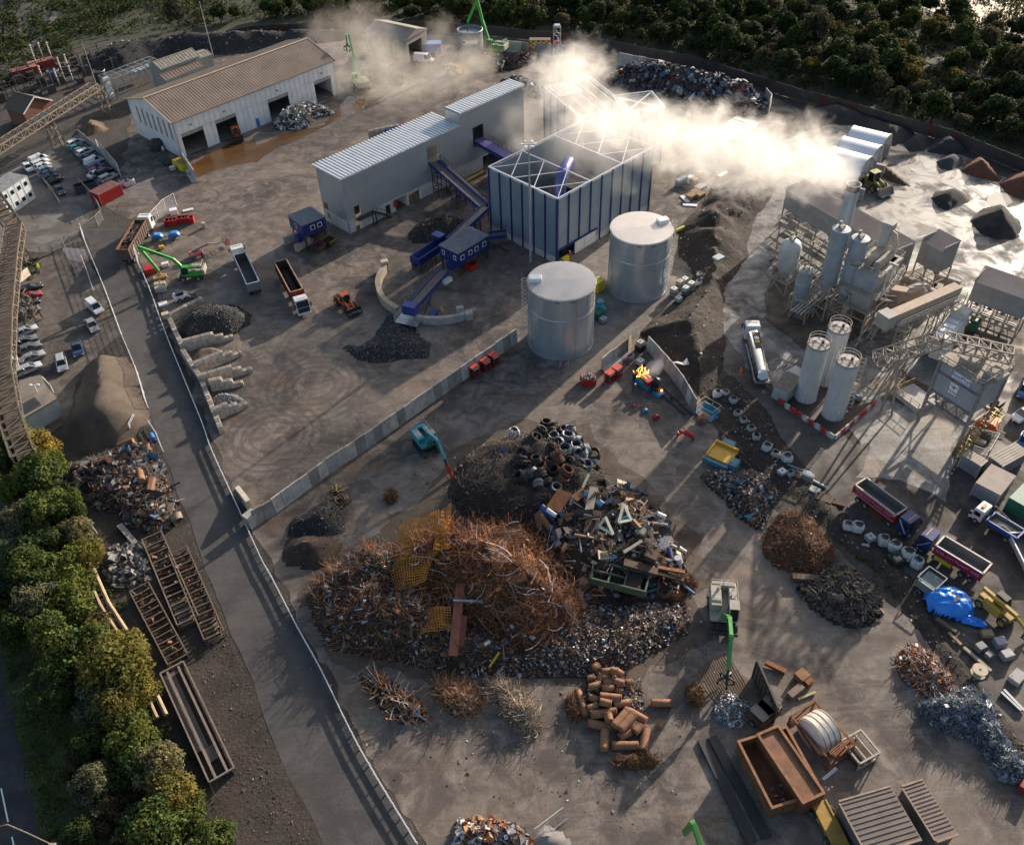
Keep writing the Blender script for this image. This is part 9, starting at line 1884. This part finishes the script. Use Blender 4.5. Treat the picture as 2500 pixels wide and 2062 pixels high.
for x in (1,4,7):
    for s in (-1,1):wheel(t,x,s*1.05,.5,.4)
a,e=G('D3',2010,220,4),G('D4',140,600,4);t=thing('steel_plate_wall','tall dark steel plate wall standing beside the timber mat','wall',(a.x,a.y,0),head(a,e));L=(e-a).length;b=MB();b.box(0,L,-.12,.12,0,3.6)
for k in range(8):b.box(L*k/8,L*k/8+.15,-.25,-.12,0,3.5)
ob('plate',b,mat((.085,.07,.058),.8,.2,.3,.5,.4),t)
b=MB();pts=GS('D3',[(1520,290),(1760,170),(1990,430),(1900,560),(1680,590)]);mt=sheet('timber_mat',pts,.05,mat((.16,.115,.075),.85,0,.3,.5,.4));mt['kind']='thing';tag(mt,'brown timber mat on the ground beneath the grapple','mat');b=MB();c0=pts[0];u=(pts[4]-pts[0]).normalized();v=(pts[1]-pts[0])
for k in range(15):p=pts[0].lerp(pts[1],k/14);L=8*(1-.25*k/14);b.beam(p+Vector((0,0,.075)),p+u*L+Vector((0,0,.075)),.06,.03)
ob('plank_gap',b,RUSTD,mt)
for lab,a,e in (('left long black plate lying below silver shreddings',(1560,870),(1960,1700)),('right long black plate next to its twin',(1640,850),(2080,1660))):
    p,r_=G('D3',*a),G('D3',*e);t=thing('black_plate',lab,'plate',(p.x,p.y,.03),head(p,r_));b=MB();b.box(0,(r_-p).length,-.6,.6,0,.14);b.box(0,(r_-p).length,-.62,-.5,.14,.3);ob('plate',b,BLACK,t)
def old_lorry(label,c,hd):
    t=thing('scrap_cab',label,'vehicle',(c.x,c.y,0),hd);b=MB();b.box(-1.1,1.1,-1.2,1.2,.4,1.5);ob('body',b,RUSTD,t,bevel=.1);b=MB();b.rail([(-1.0,-1.1,1.5),(1.0,-1.1,1.5),(1.0,1.1,1.5),(-1.0,1.1,1.5),(-1.0,-1.1,1.5)],.9,.13,False,2);b.box(-1,1,-1.1,1.1,2.35,2.42);ob('cab_frame',b,mat((.25,.2,.16),.8),t)
    for s in (-1,1):wheel(t,.2,s*1.15,.55,.4)
old_lorry('wrecked dusty machine cab at head of the rust containers',G('D4',40,650,.8),-1.0);old_lorry('dark wrecked loader frame behind the silver shreddings',G('D3',2030,690,.8),2.2)
for lab,t_,x,y,d,m in (('rusty orange box beside the plate wall','D4',315,380,(1.5,1.4,1.0),RUSTL),('rusty cube tank below the orange box','D4',360,425,(1.0,1.0,.9),RUST),('brown studded roller below the rusty boxes','D4',265,500,(2.3,.9,.8),mat((.20,.15,.11),.85))):conc_box(lab,t_,x,y,d,.6,m,'scrap_box','box')
beamq('yellow bar lying below rusty boxes','D4',(290,545),(430,490),.2,.2,.3,.2,mat((.42,.34,.2),.7));beamq('white plank lying by the framed tank','D4',(490,1190),(600,1100),.15,.15,.35,.1,WHITE);beamq('rusty girder lying behind the plate wall','D4',(30,250),(190,330),.5,.3,.6,.5,RUST)
hp=plain('white bricks and concrete lump by the bottom edge',GS('D3',[(150,1717),(280,1570),(420,1640),(520,1760)]),1.4,CONCD,seed=70);
t=at('fence_stack','bent pale mesh frame on concrete lump at bottom edge','frame','D3',370,1590,.6);b=MB()
for k in range(6):b.beam((-2+k*.8,0,.2),(-2+k*.8,.9,1.2),.07)
b.beam((-2,0,.2),(2,0,.2),.07);b.beam((-2,.9,1.2),(2,.9,1.2),.07);ob('frame',b,DUSTW,t)
# ------------------------------------------------------------------ right edge yard
container('grey container with plain dusty roof beside the apron','C4',(1830,365),(1720,520),(1915,620),2.6,mat((.23,.24,.26),.6),mat((.40,.34,.29),.85,0,.12,.4,.3),False)
container('ribbed container with corrugated pale roof and hoses over it','C4',(1950,140),(1825,310),(1935,390),2.6,mat((.12,.13,.15),.6),mat((.42,.37,.31),.8,0,.15,.5,.3))
container('small ribbed container with coiled hose on its roof','C4',(1640,250),(1610,300),(1760,390),2.5,mat((.24,.245,.27),.6),mat((.44,.37,.29),.8,0,.15,.5,.3))
container('dark green container cut off by right edge','C4',(2070,510),(1990,640),(2200,760),2.6,GREENC,mat((.05,.20,.14),.5),False)
container('red ribbed shipping container beside upper car park','A1',(750,1540-20),(790,1590-20),(965,1500-20),2.6,RED,mat((.30,.13,.11),.6))
container('blue container standing next to the concrete barn','A2',(1365,330),(1368,360),(1500,355),2.6,mat((.06,.16,.42),.5),mat((.12,.25,.50),.5),False)
t=at('dark_skip','dark blue skip behind the red container','skip','A1',700,1530,.6);tub(t,-2.4,2.4,2.0,.2,1.9,mat((.03,.05,.08),.6),BLACK,name='tub')
t=at('yellow_skip','bright yellow two part skip by shed corner','skip','A1',1460,1350,rtd('A1',(1400,1290),(1510,1360)));b=MB();b.box(-2.2,-.1,-1,1,.1,1.8);b.box(.1,2.2,-1,1,.1,1.8);ob('body',b,YELL2,t,bevel=.05);b=MB();b.box(-2.1,-.2,-.9,.9,1.8,1.85);b.box(.2,2.1,-.9,.9,1.8,1.85);ob('lid',b,YELLD,t)
for lab,x,y,s in (('black netted pile of waste at gable end of shed',1270,1190,2.0),('second dark netted pile nearer the yellow skip',1360,1310,1.8)):
    t=at('waste_pile',lab,'pile','A1',x,y);b=MB();b.ball((0,0,s*.4),s,14,8,.12,.8);ob('netting',b,mat((.03,.04,.045),.8,0,.4,2,.3),t);b=MB();b.rbox((s*.8,-s*.6,.4),(1.2,.6,.5),rotm(RND));ob('scrap',b,WHITE,t)
for lab,x,y in (('white tote beside dark netted pile',1390,1370),('second white tote below yellow skip',1525,1400)):tote(lab,'A1',x,y)
t=at('tow_generator','orange covered tow behind generator at right edge pen','generator','C4',1790,85,-.6);b=MB();b.xprism([(-1.6,.4),(-1.5,1.5),(-.7,1.9),(1.0,1.8),(1.6,1.2),(1.6,.4)],-.9,.9);ob('cover',b,mat((.62,.12,.03),.5,0,.15,.8,.2),t,bevel=.2,seg=2,smooth=True);b=MB();b.beam((1.5,0,.5),(3,0,.4),.12);ob('tow_bar',b,DARK,t)
for s in (-1,1):wheel(t,0,s*1.0,.36)
t=at('access_platform','yellow caged access platform lift at right edge','platform lift','C4',1865,35,.6);b=MB();b.box(-.8,.8,-.7,.7,.3,.5);b.rail([(-.8,-.7,.5),(.8,-.7,.5),(.8,.7,.5),(-.8,.7,.5),(-.8,-.7,.5)],1.1,.1);ob('basket',b,YELLOW,t);b=MB();b.beam((.5,.5,.3),(3.2,1.8,1.4),.3);b.box(2.4,4.4,1.2,2.6,.3,1.3);ob('boom',b,DARK,t)
mesh_fence('pen_fence','wire pen around broken blocks beside load out legs',GS('C4',[(1650,140),(1880,190),(1800,330),(1620,270),(1660,130)]),1.8,DULLF)
for i,(x,y) in enumerate(((1690,150),(1720,190),(1760,210),(1715,130))):conc_box('%s crumbling tan block in the wire pen' % ('topmost left','lower left','right hand','top')[i],'C4',x,y,(1.1,.8,.7),.5+i,TAN,'tan_block')
t=at('tarp_heap','bright blue tarpaulin over lump with wooden pallet on top','tarpaulin','C4',1490,1500);b=MB();r=random.Random(3);n=26;vs=[]
for j in range(n):
    for i in range(n):x,y=-3.2+6.4*i/(n-1),-2.6+5.2*j/(n-1);d=(x/3.1)**2+(y/2.5)**2;z=2.2*max(0,1-d)**.45+.35*noise.noise(Vector((x*1.3,y*1.3,2)))*(1 if d < 1 else .25);vs.append((x,y,max(.04,z)))
b.add(vs,[(j*n+i,j*n+i+1,(j+1)*n+i+1,(j+1)*n+i) for j in range(n-1) for i in range(n-1) if ((i-n/2)/(n/2))**2+((j-n/2)/(n/2))**2 < 1.0+.16*noise.noise(Vector((i*.5,j*.5,4)))]);TARP=mat((.015,.21,.72),.38,0,.12,1,.03);ob('sheet',b,TARP,t)
t2=at('pallet','wooden pallet lying on blue tarpaulin','pallet','C4',1545,1440,.4,None,2.0);b=MB()
for k in range(6):b.box(-.6,.6,-.6+k*.22,-.44+k*.22,.1,.13)
for y in (-.5,0,.5):b.box(-.55,.55,y-.05,y+.05,0,.1)
ob('slat',b,mat((.16,.09,.05),.85),t2)
t=at('crumpled_tarp','smaller crumpled blue tarpaulin below the covered lump','tarpaulin','C4',1630,1620);b=MB();n=16;vs=[(-2.6+5.2*i/(n-1)+U(-.1,.1),-.9+1.8*j/(n-1)+U(-.1,.1),max(.05,.55*(1-((i-8)/8)**2)*(1-((j-8)/8)**2)+U(-.05,.2))) for j in range(n) for i in range(n)];b.add(vs,[(j*n+i,j*n+i+1,(j+1)*n+i+1,(j+1)*n+i) for j in range(n-1) for i in range(n-1) if (i-8)**2/70+(j-8)**2/56 < 1]);ob('sheet',b,TARP,t).rotation_euler=(0,0,-.45)
loc,rz,L,W=boxq('C4',(1330,1200),(1245,1290),(1390,1390),1.7);t=thing('screen_machine','grey screening machine with tubular frame beside the bags','machine',loc,rz);b=MB();b.box(0,L,0,max(W,1.8),.3,1.5,.2,.1);ob('body',b,mat((.22,.25,.25),.6,.1),t);b=MB();b.rail([(0,0,1.5),(L,0,1.5),(L,max(W,1.8),1.5),(0,max(W,1.8),1.5),(0,0,1.5)],.6,.12,False,9);ob('frame',b,mat((.16,.22,.24),.5),t)
t=at('garden_hose','green hose coiled on dark soil near the screen machine','hose','C4',1270,1375);b=MB();b.tube([(1.6*sin(i*.35)*(1+.2*sin(i)),.7*sin(i*.7+.3),.06) for i in range(40)],.05,5);ob('hose',b,mat((.02,.16,.09),.5),t)
t=at('engine_block','burnt grey engine lump between the white bags','engine','C4',1070,1150,.4);b=MB();b.box(-.9,.9,-.9,.9,.1,.9);b.ball((0,.3,1),.6,9,6,.2);ob('block',b,DARK,t,bevel=.1);b=MB();b.box(-.6,.2,-.7,.1,.9,1.3);ob('manifold',b,DUSTY,t)
t=at('pump_pallet','pump on wooden frame with blue pipes beside the haul road','pump','C4',345,480,-.6);b=MB();b.box(-1.3,1.3,-.8,.8,.1,.3);b.beam((-1.3,-.8,.3),(-1.3,-.8,1.6),.14);b.beam((1.3,-.8,.3),(1.3,-.8,1.6),.14);b.beam((-1.3,-.8,1.5),(1.3,-.8,1.5),.14);ob('frame',b,WOOD,t);b=MB();b.tube([(-3.2,.9,.4),(-1.6,.6,.6),(-.2,.5,.8),(.6,.6,.7)],.22,8);b.box(-.5,1.2,-.5,.5,.3,1.0);ob('pump',b,mat((.15,.25,.32),.5),t);b=MB();b.tube([(1.0,-.2,.3),(3.4,-.5,.2)],.2,8);ob('pipe',b,mat((.3,.35,.37),.4),t)
for i,(lab,t_,x,y,d,m) in enumerate((('stack of rotten timber and sacks beyond pump frame','C4',420,595,(1.6,1.2,.6),BAGG),('bundle of split logs wrapped in white sheet','C4',490,660,(2.4,1.5,.6),WOODD),('rusty steel trestle beside the upper tipper','C4',600,700,(2.2,.3,.4),RUST),('white kerb stone lying by the bags','C4',790,1020,(2.4,.5,.3),mat((.45,.42,.36),.8)),('long tan timber baulk across the rust heap','C4',430,1310,(6.4,1.0,.9),WOODD),('brown wooden crate at right edge','D4',1800,35,(1.4,1.0,.7),WOOD),('grey cube of crushed metal upper one','D4',1900,110,(1.4,1.2,1.0),mat((.3,.3,.33),.6,.2)),('grey cube of crushed metal lower right one','D4',1955,210,(1.4,1.1,1.0),mat((.33,.32,.33),.6,.2)),('grey motor block left of crushed cubes','D4',1745,145,(1.2,1.0,.9),mat((.2,.2,.2),.6)),('small grey block below motor block','D4',1815,205,(.9,.8,.7),mat((.2,.2,.2),.6)),('pale rubble pile with bricks at right edge','D4',2040,385,(2.0,1.4,.8),mat((.42,.40,.37),.8)),('red steel box at lower right edge','D4',2105,1270,(1.5,1.2,1.2),REDD))):conc_box(lab,t_,x,y,d,-.65+i*.13,m,'scrap_block','block')
for args in (('upper long timber pole beside crushed cubes','D4',(1500,10),(1600,110),.3,.3,.35,.25,WOOD),('lower long pale timber pole below crushed cubes','D4',(1620,130),(1840,320),.3,.3,.4,.25,mat((.36,.30,.22),.8)),('shiny steel pipe lying at right edge','D4',(1940,470),(2105,640),.3,.3,.3,.3,GALV),('dull steel pipe next to shiny pipe','D4',(1920,490),(2080,640),.3,.3,.3,.3,STEEL),('tarred beam at foot of blue tarpaulin','C4',(1400,1610),(1560,1720),.5,.4,.5,.4,WOODD)):beamq(*args)
# ------------------------------------------------------------------ background items
c=G('A3',255,410);t=thing('fire_training_container','red and yellow chequered container with FIRE on its side','container',(c.x-3,c.y-1.5,.6),radians(-6));t.scale=(.62,.62,.55);b=MB();b.box(0,9.6,0,3,0,5.6);ob('body',b,mat((.45,.03,.03),.5),t);b=MB()
for i in range(8):
    for k in range(4):
        if (i+k) % 2:b.box(i*1.2,(i+1)*1.2,-.04,0,1.5+k,2.5+k)
ob('chequer',b,mat((.75,.55,.04),.5),t);text('FIRE',2.6,t,(4.8,-.1,3.4),(pi/2,0,0),WHITEC,'lettering',.03,1.15);b=MB();b.box(-.1,9.7,-.1,3.1,5.6,5.75);ob('roof',b,mat((.15,.13,.10),.7),t)
c=P(q('A3',395,215),17.0);t=thing('training_tower','tall slim galvanised lattice tower above red fire box','tower',(c.x,c.y,0));b=MB();b.tower(0,0,0,17,1.8,1.8,.11);ob('lattice',b,mat((.36,.38,.39),.5,.4),t);b=MB();b.box(-.7,.7,-.7,.7,17,17.5);ob('head',b,GALV,t)
t=at('red_cabinet','red slide shaped box at base of training tower','box','A3',385,430);b=MB();b.xprism([(-1,0),(1,0),(.8,3.6),(-.6,3.2)],-.8,.8);ob('body',b,RED,t,bevel=.1)
for i,(x,y,k) in enumerate(((1390,1480,0),(1460,1465,1),(1490,1480,2),(1540,1420,2),(1545,1505,3),(1500,1560,4),(1470,1590,4),(1540,1580,4),(1420,1600,5),(1460,1650,5),(1725,1400,5))):
    lab=('grey steel cabinet lying beyond pallet stacks','pale cabinet beside the grey one','orange wooden crate beside cabinets','flat grey pallet load on soil','brown boxed pallet in the pallet group','white boarding sheets lying on dark soil')[k]+(', %s' % ('first','second','third','fourth','fifth','sixth','seventh','eighth','ninth','tenth','one near steam')[i]);d=((3.2,1.2,1.6),(1.6,1.2,1.5),(1.6,1.4,1.5),(2.6,1.8,.4),(2.0,1.6,.9),(3.0,1.0,.2))[k]
    conc_box(lab,'A3',x,y,d,.75 if k != 5 else .2+i,(mat((.13,.17,.20),.5),WHITE,WOOD,mat((.3,.29,.28),.7),mat((.28,.17,.08),.8),WHITEC)[k],'pallet_load','pallet')
b=MB();t=at('crumpled_sheet','white torn sheet lying on soil bank inside wall corner','sheet','B3',1380,1250,0,None,1.4);b.add([(-1.6,.4,.2),(-.4,-.2,.5),(.5,-.6,.4),(1.6,-.3,.2),(1.3,.9,.7),(.4,.2,.3),(-.5,.5,.4)],[(0,1,6),(1,5,6),(1,2,5),(2,3,4,5)]);ob('sheet',b,BAGW,t)
t=at('galv_sheet','grey metal lid lying on the soil bank','lid','B3',1690,400,.6,None,2.6);b=MB();b.box(-1,1,-.8,.8,0,.5);ob('lid',b,mat((.35,.40,.42),.5,.3),t,bevel=.05)
t=at('yellow_pipe','yellow pipe section at foot of tank ladder','pipe','B3',1380,175,.6);b=MB();b.tube([(-1.1,0,.4),(1.1,0,.4)],.4,12);ob('pipe',b,YELL2,t,smooth=True)
for lab,x,y,d,m in (('row of open red metal bins by white mesh fence, left half',1380,125,(1.6,),0),('row of open red metal bins by white mesh fence, right half',1480,105,(1.6,),0),('single open red bin at right end of bin row',1540,105,(.6,),1)):
    t=at('red_bin',lab,'bin','B1',x,y,.15,'open red metal bins');L=1.2 if m else 2.6;tub(t,-L/2,L/2,1.4,.1,1.2,RED,BLACK,name='tub',rim=RED);b=MB()
    for k in range(2 if not m else 0):b.box(-.4+k*.8,-.3+k*.8,-.6,.6,.2,1.2)
    if not m:ob('divider',b,RED,t)
for lab,x,y,d,m in (('white crates stacked beside the fence end',1400,40,(1.6,1.4,1.2),WHITEC),('white fridge panels lying near crates',1510,15,(2.2,.9,.3),WHITE),('tan and black bin standing alone',1640,150,(.7,.7,1.2),TAN),('red plate stack under the boom of green handler',1215,500,(2.4,2.2,1.1),RED),('pale grey cable box beside red plates',1330,460,(1.4,1.0,.8),PLASTIC),('tan lid boxes under green handler grapple',1290,560,(2.6,1.2,.6),mat((.42,.24,.10),.7)),('yellow valve box beside mesh fence',1300,320,(1.0,.8,.7),YELLOW),('white slab stack beside the crash barrier',1310,770,(1.6,1.2,.4),WHITE)):conc_box(lab,'B1',x,y,d,.4,m,'stacked_box','box')
for i,(x,y) in enumerate(((1270,625),(1310,620),(1275,660),(1315,655))):conc_box('%s pale concrete cube of the square block group' % ('upper left','upper right','lower left','lower right')[i],'B1',x,y,(1.2,1.1,.9),.35,mat((.42,.37,.31),.85),'concrete_cube')
t=at('sign_board','leaning white sign board under lattice gallery','sign','B1',215,580,1.2);b=MB();b.box(-1.4,1.4,-.06,.06,.6,2.4);ob('board',b,mat((.75,.62,.5),.6),t);b=MB();b.beam((-1,0,0),(-1,0,.6),.1);b.beam((1,0,0),(1,0,.6),.1);ob('post',b,STEEL,t)
conc_box('blue machine body in block bay behind the silver building','A2',1120,1085,(4.2,2.0,2.2),.6,BLUEL,'blue_machine','machine')
# ------------------------------------------------------------------ people
SKIN=mat((.45,.27,.19),.6,0,.05,2,0);HIV=mat((.85,.16,.02),.6,0,.08,2,.05);HIY=mat((.70,.75,.04),.6,0,.08,2,.05);DKC=mat((.03,.035,.05),.8,0,.2,3,.1)
def person(label,t_,x,y,rz,top,legs_,helmet,bend=0.0,arm=.3,z=0):
    t=at('person',label,'person',t_,x,y,rz,None,z,max(z,.02));me=bpy.data.meshes.new('body');s=sin(bend);c=cos(bend);hip=Vector((0,0,.92));up=lambda d,y_=0,f=0:hip+Vector((s*d+f*c,y_,c*d-f*s))
    V=[hip,up(.25),up(.48),up(.58),up(.68)];E=[(0,1),(1,2),(2,3),(3,4)];Rr=[.15,.15,.16,.06,.06]
    for sg in (-1,1):
        n=len(V);V += [hip+Vector((0,sg*.10,-.06)),Vector((.08*sg,sg*.13,.48)),Vector((-.03+.12*sg,sg*.14,.08)),Vector((.13+.12*sg,sg*.15,.04))];E += [(0,n),(n,n+1),(n+1,n+2),(n+2,n+3)];Rr += [.11,.075,.055,.045]
        n=len(V);V += [up(.47,sg*.20),up(.22,sg*.28,.06),up(.06,sg*.24,.28*arm+.12),up(.0,sg*.22,.28*arm+.24)];E += [(2,n),(n,n+1),(n+1,n+2),(n+2,n+3)];Rr += [.075,.05,.042,.035]
    me.from_pydata([tuple(v) for v in V],E,[]);o=bpy.data.objects.new('body',me);link(o,t);md=o.modifiers.new('skin','SKIN');
    for i,sv in enumerate(me.skin_vertices[0].data):sv.radius=(Rr[i],)*2;sv.use_root=i == 0
    sb=o.modifiers.new('sub','SUBSURF');sb.levels=sb.render_levels=1;dg=bpy.context.evaluated_depsgraph_get();m2=bpy.data.meshes.new_from_object(o.evaluated_get(dg));o.modifiers.clear();o.data=m2;m2.materials.clear();m2.materials.append(top);m2.materials.append(legs_);m2.shade_smooth()
    for p in m2.polygons:p.material_index=1 if p.center.z < .88 else 0
    b=MB();hc=up(.80);b.ball(hc,.105,12,8,0,1.2);b.ball(hc+Vector((.105,0,-.01)),.022,6,4);b.ball(hc+Vector((0,.105,0)),.025,6,4);b.ball(hc+Vector((0,-.105,0)),.025,6,4);ob('head',b,SKIN,t,smooth=True);b=MB();b.lathe([(.17,.0),(.135,.02),(.13,.08),(.08,.14),(0,.155)],(hc.x,hc.y,hc.z+.02),12);ob('helmet',b,helmet,t,smooth=True)
    for sg in (-1,1):
        b=MB();w0=up(.0,sg*.22,.28*arm+.24)
        for k in range(4):b.tube([w0+Vector((0,(k-1.5)*.022,0)),w0+Vector((.06,(k-1.5)*.024,-.02)),w0+Vector((.09-.008*abs(k-1.3),(k-1.5)*.024,-.05))],[.011,.010,.008],5)
        b.tube([w0+Vector((-.02,-sg*.03,0)),w0+Vector((.03,-sg*.065,-.01)),w0+Vector((.06,-sg*.06,-.03))],[.013,.011,.009],5);ob('hand',b,SKIN,t,smooth=True)
    return t
person('worker in yellow vest and orange helmet walking across staff parking','B1',318,495,-.6,HIY,mat((.4,.38,.36),.8),ORANGE,.15)
person('worker in orange overalls standing beside the steel tanker','B3',1862,1345,1.2,HIV,HIV,HIV,.05);person('worker in dark clothes bending beside flames at burning machine','B3',1000,1470,.3,DKC,DKC,WHITEC,.5,.9)
person('worker in black with yellow stripes cutting at glowing end of the machine','B3',1310,1555,2.6,DKC,DKC,DKC,.4,.9);person('worker in red overalls inside open doorway of blue framed house','B3',495,400,-.8,mat((.6,.04,.03),.6),mat((.5,.04,.03),.6),WHITEC);person('worker in orange vest near white van in dust','A2',1470,480,1.0,HIV,DKC,WHITEC)
person('second worker in orange vest standing right of the first in dust','A2',1510,490,2.0,HIV,DKC,WHITEC)
# ------------------------------------------------------------------ steam and dust
def steam(name,pts,rads,D,seed,scale=.12,edge=.9,col=(1,.985,.97),thin=1.0,aniso=.45,warp=1.0):
    """one closed box of vapour; density follows a polyline of puffs (x, y, z, radius) broken up by noise"""
    lo=Vector((min(p.x-r for p,r in zip(pts,rads)),min(p.y-r for p,r in zip(pts,rads)),min(p.z-r for p,r in zip(pts,rads))))-Vector((2,2,1))-Vector((1,1,.4))*max(rads)*.45;hi=Vector((max(p.x+r for p,r in zip(pts,rads)),max(p.y+r for p,r in zip(pts,rads)),max(p.z+r for p,r in zip(pts,rads))))+Vector((2,2,2))+Vector((1,1,.6))*max(rads)*.45;lo.z=max(lo.z,.06)
    b=MB();b.box(lo.x,hi.x,lo.y,hi.y,lo.z,hi.z);m=bpy.data.materials.new(name);m.use_nodes=True;t=m.node_tree;t.nodes.clear();out=nd(t,'ShaderNodeOutputMaterial');pv=nd(t,'ShaderNodeVolumePrincipled');t.links.new(pv.outputs[0],out.inputs['Volume'])
    co=nd(t,'ShaderNodeTexCoord').outputs['Object']
    def vm(op,a,c=None):
        n=nd(t,'ShaderNodeVectorMath',operation=op)
        for i,v in enumerate((a,c)):
            if v is None:continue
            if isinstance(v,(tuple,Vector)):n.inputs[i].default_value=tuple(v)
            else:t.links.new(v,n.inputs[i])
        return n
    def mm(op,a,c=None,clamp=False):
        n=nd(t,'ShaderNodeMath',operation=op,use_clamp=clamp)
        for i,v in enumerate((a,c)):
            if v is None:continue
            if isinstance(v,(int,float)):n.inputs[i].default_value=v
            else:t.links.new(v,n.inputs[i])
        return n.outputs[0]
    wn=nd(t,'ShaderNodeTexNoise');t.links.new(vm('ADD',co,(seed*7.1,0,0)).outputs[0],wn.inputs['Vector']);wn.inputs['Scale'].default_value=scale*.9;wn.inputs['Detail'].default_value=2
    wp=vm('SCALE',vm('SUBTRACT',wn.outputs['Color'],(.5,.5,.5)).outputs[0]);wp.inputs['Scale'].default_value=max(rads)*warp;cw=vm('ADD',co,wp.outputs[0]).outputs[0]
    best=None
    for (p0,r0),(p1,r1) in zip(list(zip(pts,rads))[:-1],list(zip(pts,rads))[1:]):   # capsule distance of each leg
        ba=p1-p0;pa_=vm('SUBTRACT',cw,p0).outputs[0];h_=mm('MULTIPLY',vm('DOT_PRODUCT',pa_,ba).outputs['Value'],1/ba.length_squared,False);hc=mm('MINIMUM',mm('MAXIMUM',h_,0.0),1.0)
        sc1=vm('SCALE',tuple(ba));t.links.new(hc,sc1.inputs['Scale']);d=vm('LENGTH',vm('SUBTRACT',pa_,sc1.outputs[0]).outputs[0]).outputs['Value'];rr=mm('ADD',mm('MULTIPLY',hc,r1-r0),r0);f=mm('SUBTRACT',1.0,mm('DIVIDE',d,rr));best=f if best is None else mm('MAXIMUM',best,f)
    n1=nd(t,'ShaderNodeTexNoise');t.links.new(co,n1.inputs['Vector']);n1.inputs['Scale'].default_value=scale*2.2;n1.inputs['Detail'].default_value=5;n1.inputs['Roughness'].default_value=.66;n1.inputs['Distortion'].default_value=.6
    dn=mm('ADD',best,mm('MULTIPLY',mm('SUBTRACT',n1.outputs[0],.52),edge*2.2));dn=mm('MULTIPLY',mm('MAXIMUM',mm('MINIMUM',dn,1.0),0.0),mm('MINIMUM',mm('MAXIMUM',mm('MULTIPLY',best,4.0),0.0),1.0))
    t.links.new(mm('MULTIPLY',dn,D),pv.inputs['Density']);pv.inputs['Color'].default_value=(*col,1);pv.inputs['Anisotropy'].default_value=aniso
    o=ob(name,b,m);tag(o,kind='stuff');return o
def W3(t_,x,y,z):return G(t_,x,y,z)
pl_=[W3('A4',735,1455,22.6),W3('A4',600,1390,24),W3('A4',330,1290,26),W3('A4',60,1260,27),W3('A3',1750,1200,27),W3('A3',1450,1120,26),W3('A3',1150,1040,25),W3('A3',800,960,24)]
steam('chimney_steam',pl_,[1.5,5.0,8.0,8.5,8.5,8,8,6],.17,1,.16,1.3)
steam('house_steam',[W3('A3',640,1020,14),W3('A3',560,850,18),W3('A3',430,640,22),W3('A3',560,580,25)],[7,8,9.5,9],.10,2,.16,1.3)
steam('building_steam',[W3('A3',150,1180,10),W3('A3',480,1180,14),W3('A3',760,1180,16),W3('A3',850,1420,12)],[5,8,8,6],.065,3,.14,1.2)
steam('yard_dust',[W3('A2',1700,950,5),W3('A2',2080,1000,8),W3('A3',200,900,8)],[5,8,8],.05,4,.12,1.1)
DC=(1,.95,.89)
steam('dust_cloud',[W3('A2',740,640,4),W3('A2',980,600,5),W3('A2',1250,700,4),W3('A2',1500,620,4),W3('A2',1800,470,4)],[8,10,9,9,8],.045,5,.10,1.15,DC)
steam('dust_cloud',[W3('A2',560,300,8),W3('A2',850,250,9),W3('A2',1000,400,8)],[8,9,8],.030,6,.10,1.15,DC)
steam('dust_cloud',[W3('A2',1420,340,5),W3('A2',1500,280,8)],[5,7],.03,7,.11,1.1,DC)
steam('welding_smoke',[W3('B3',1090,1345,2.2),W3('B3',1190,1270,4)],[.7,1.8],.25,8,.5,.8,(.8,.85,.95))
sc.cycles.volume_step_rate=.7;sc.cycles.volume_max_steps=256
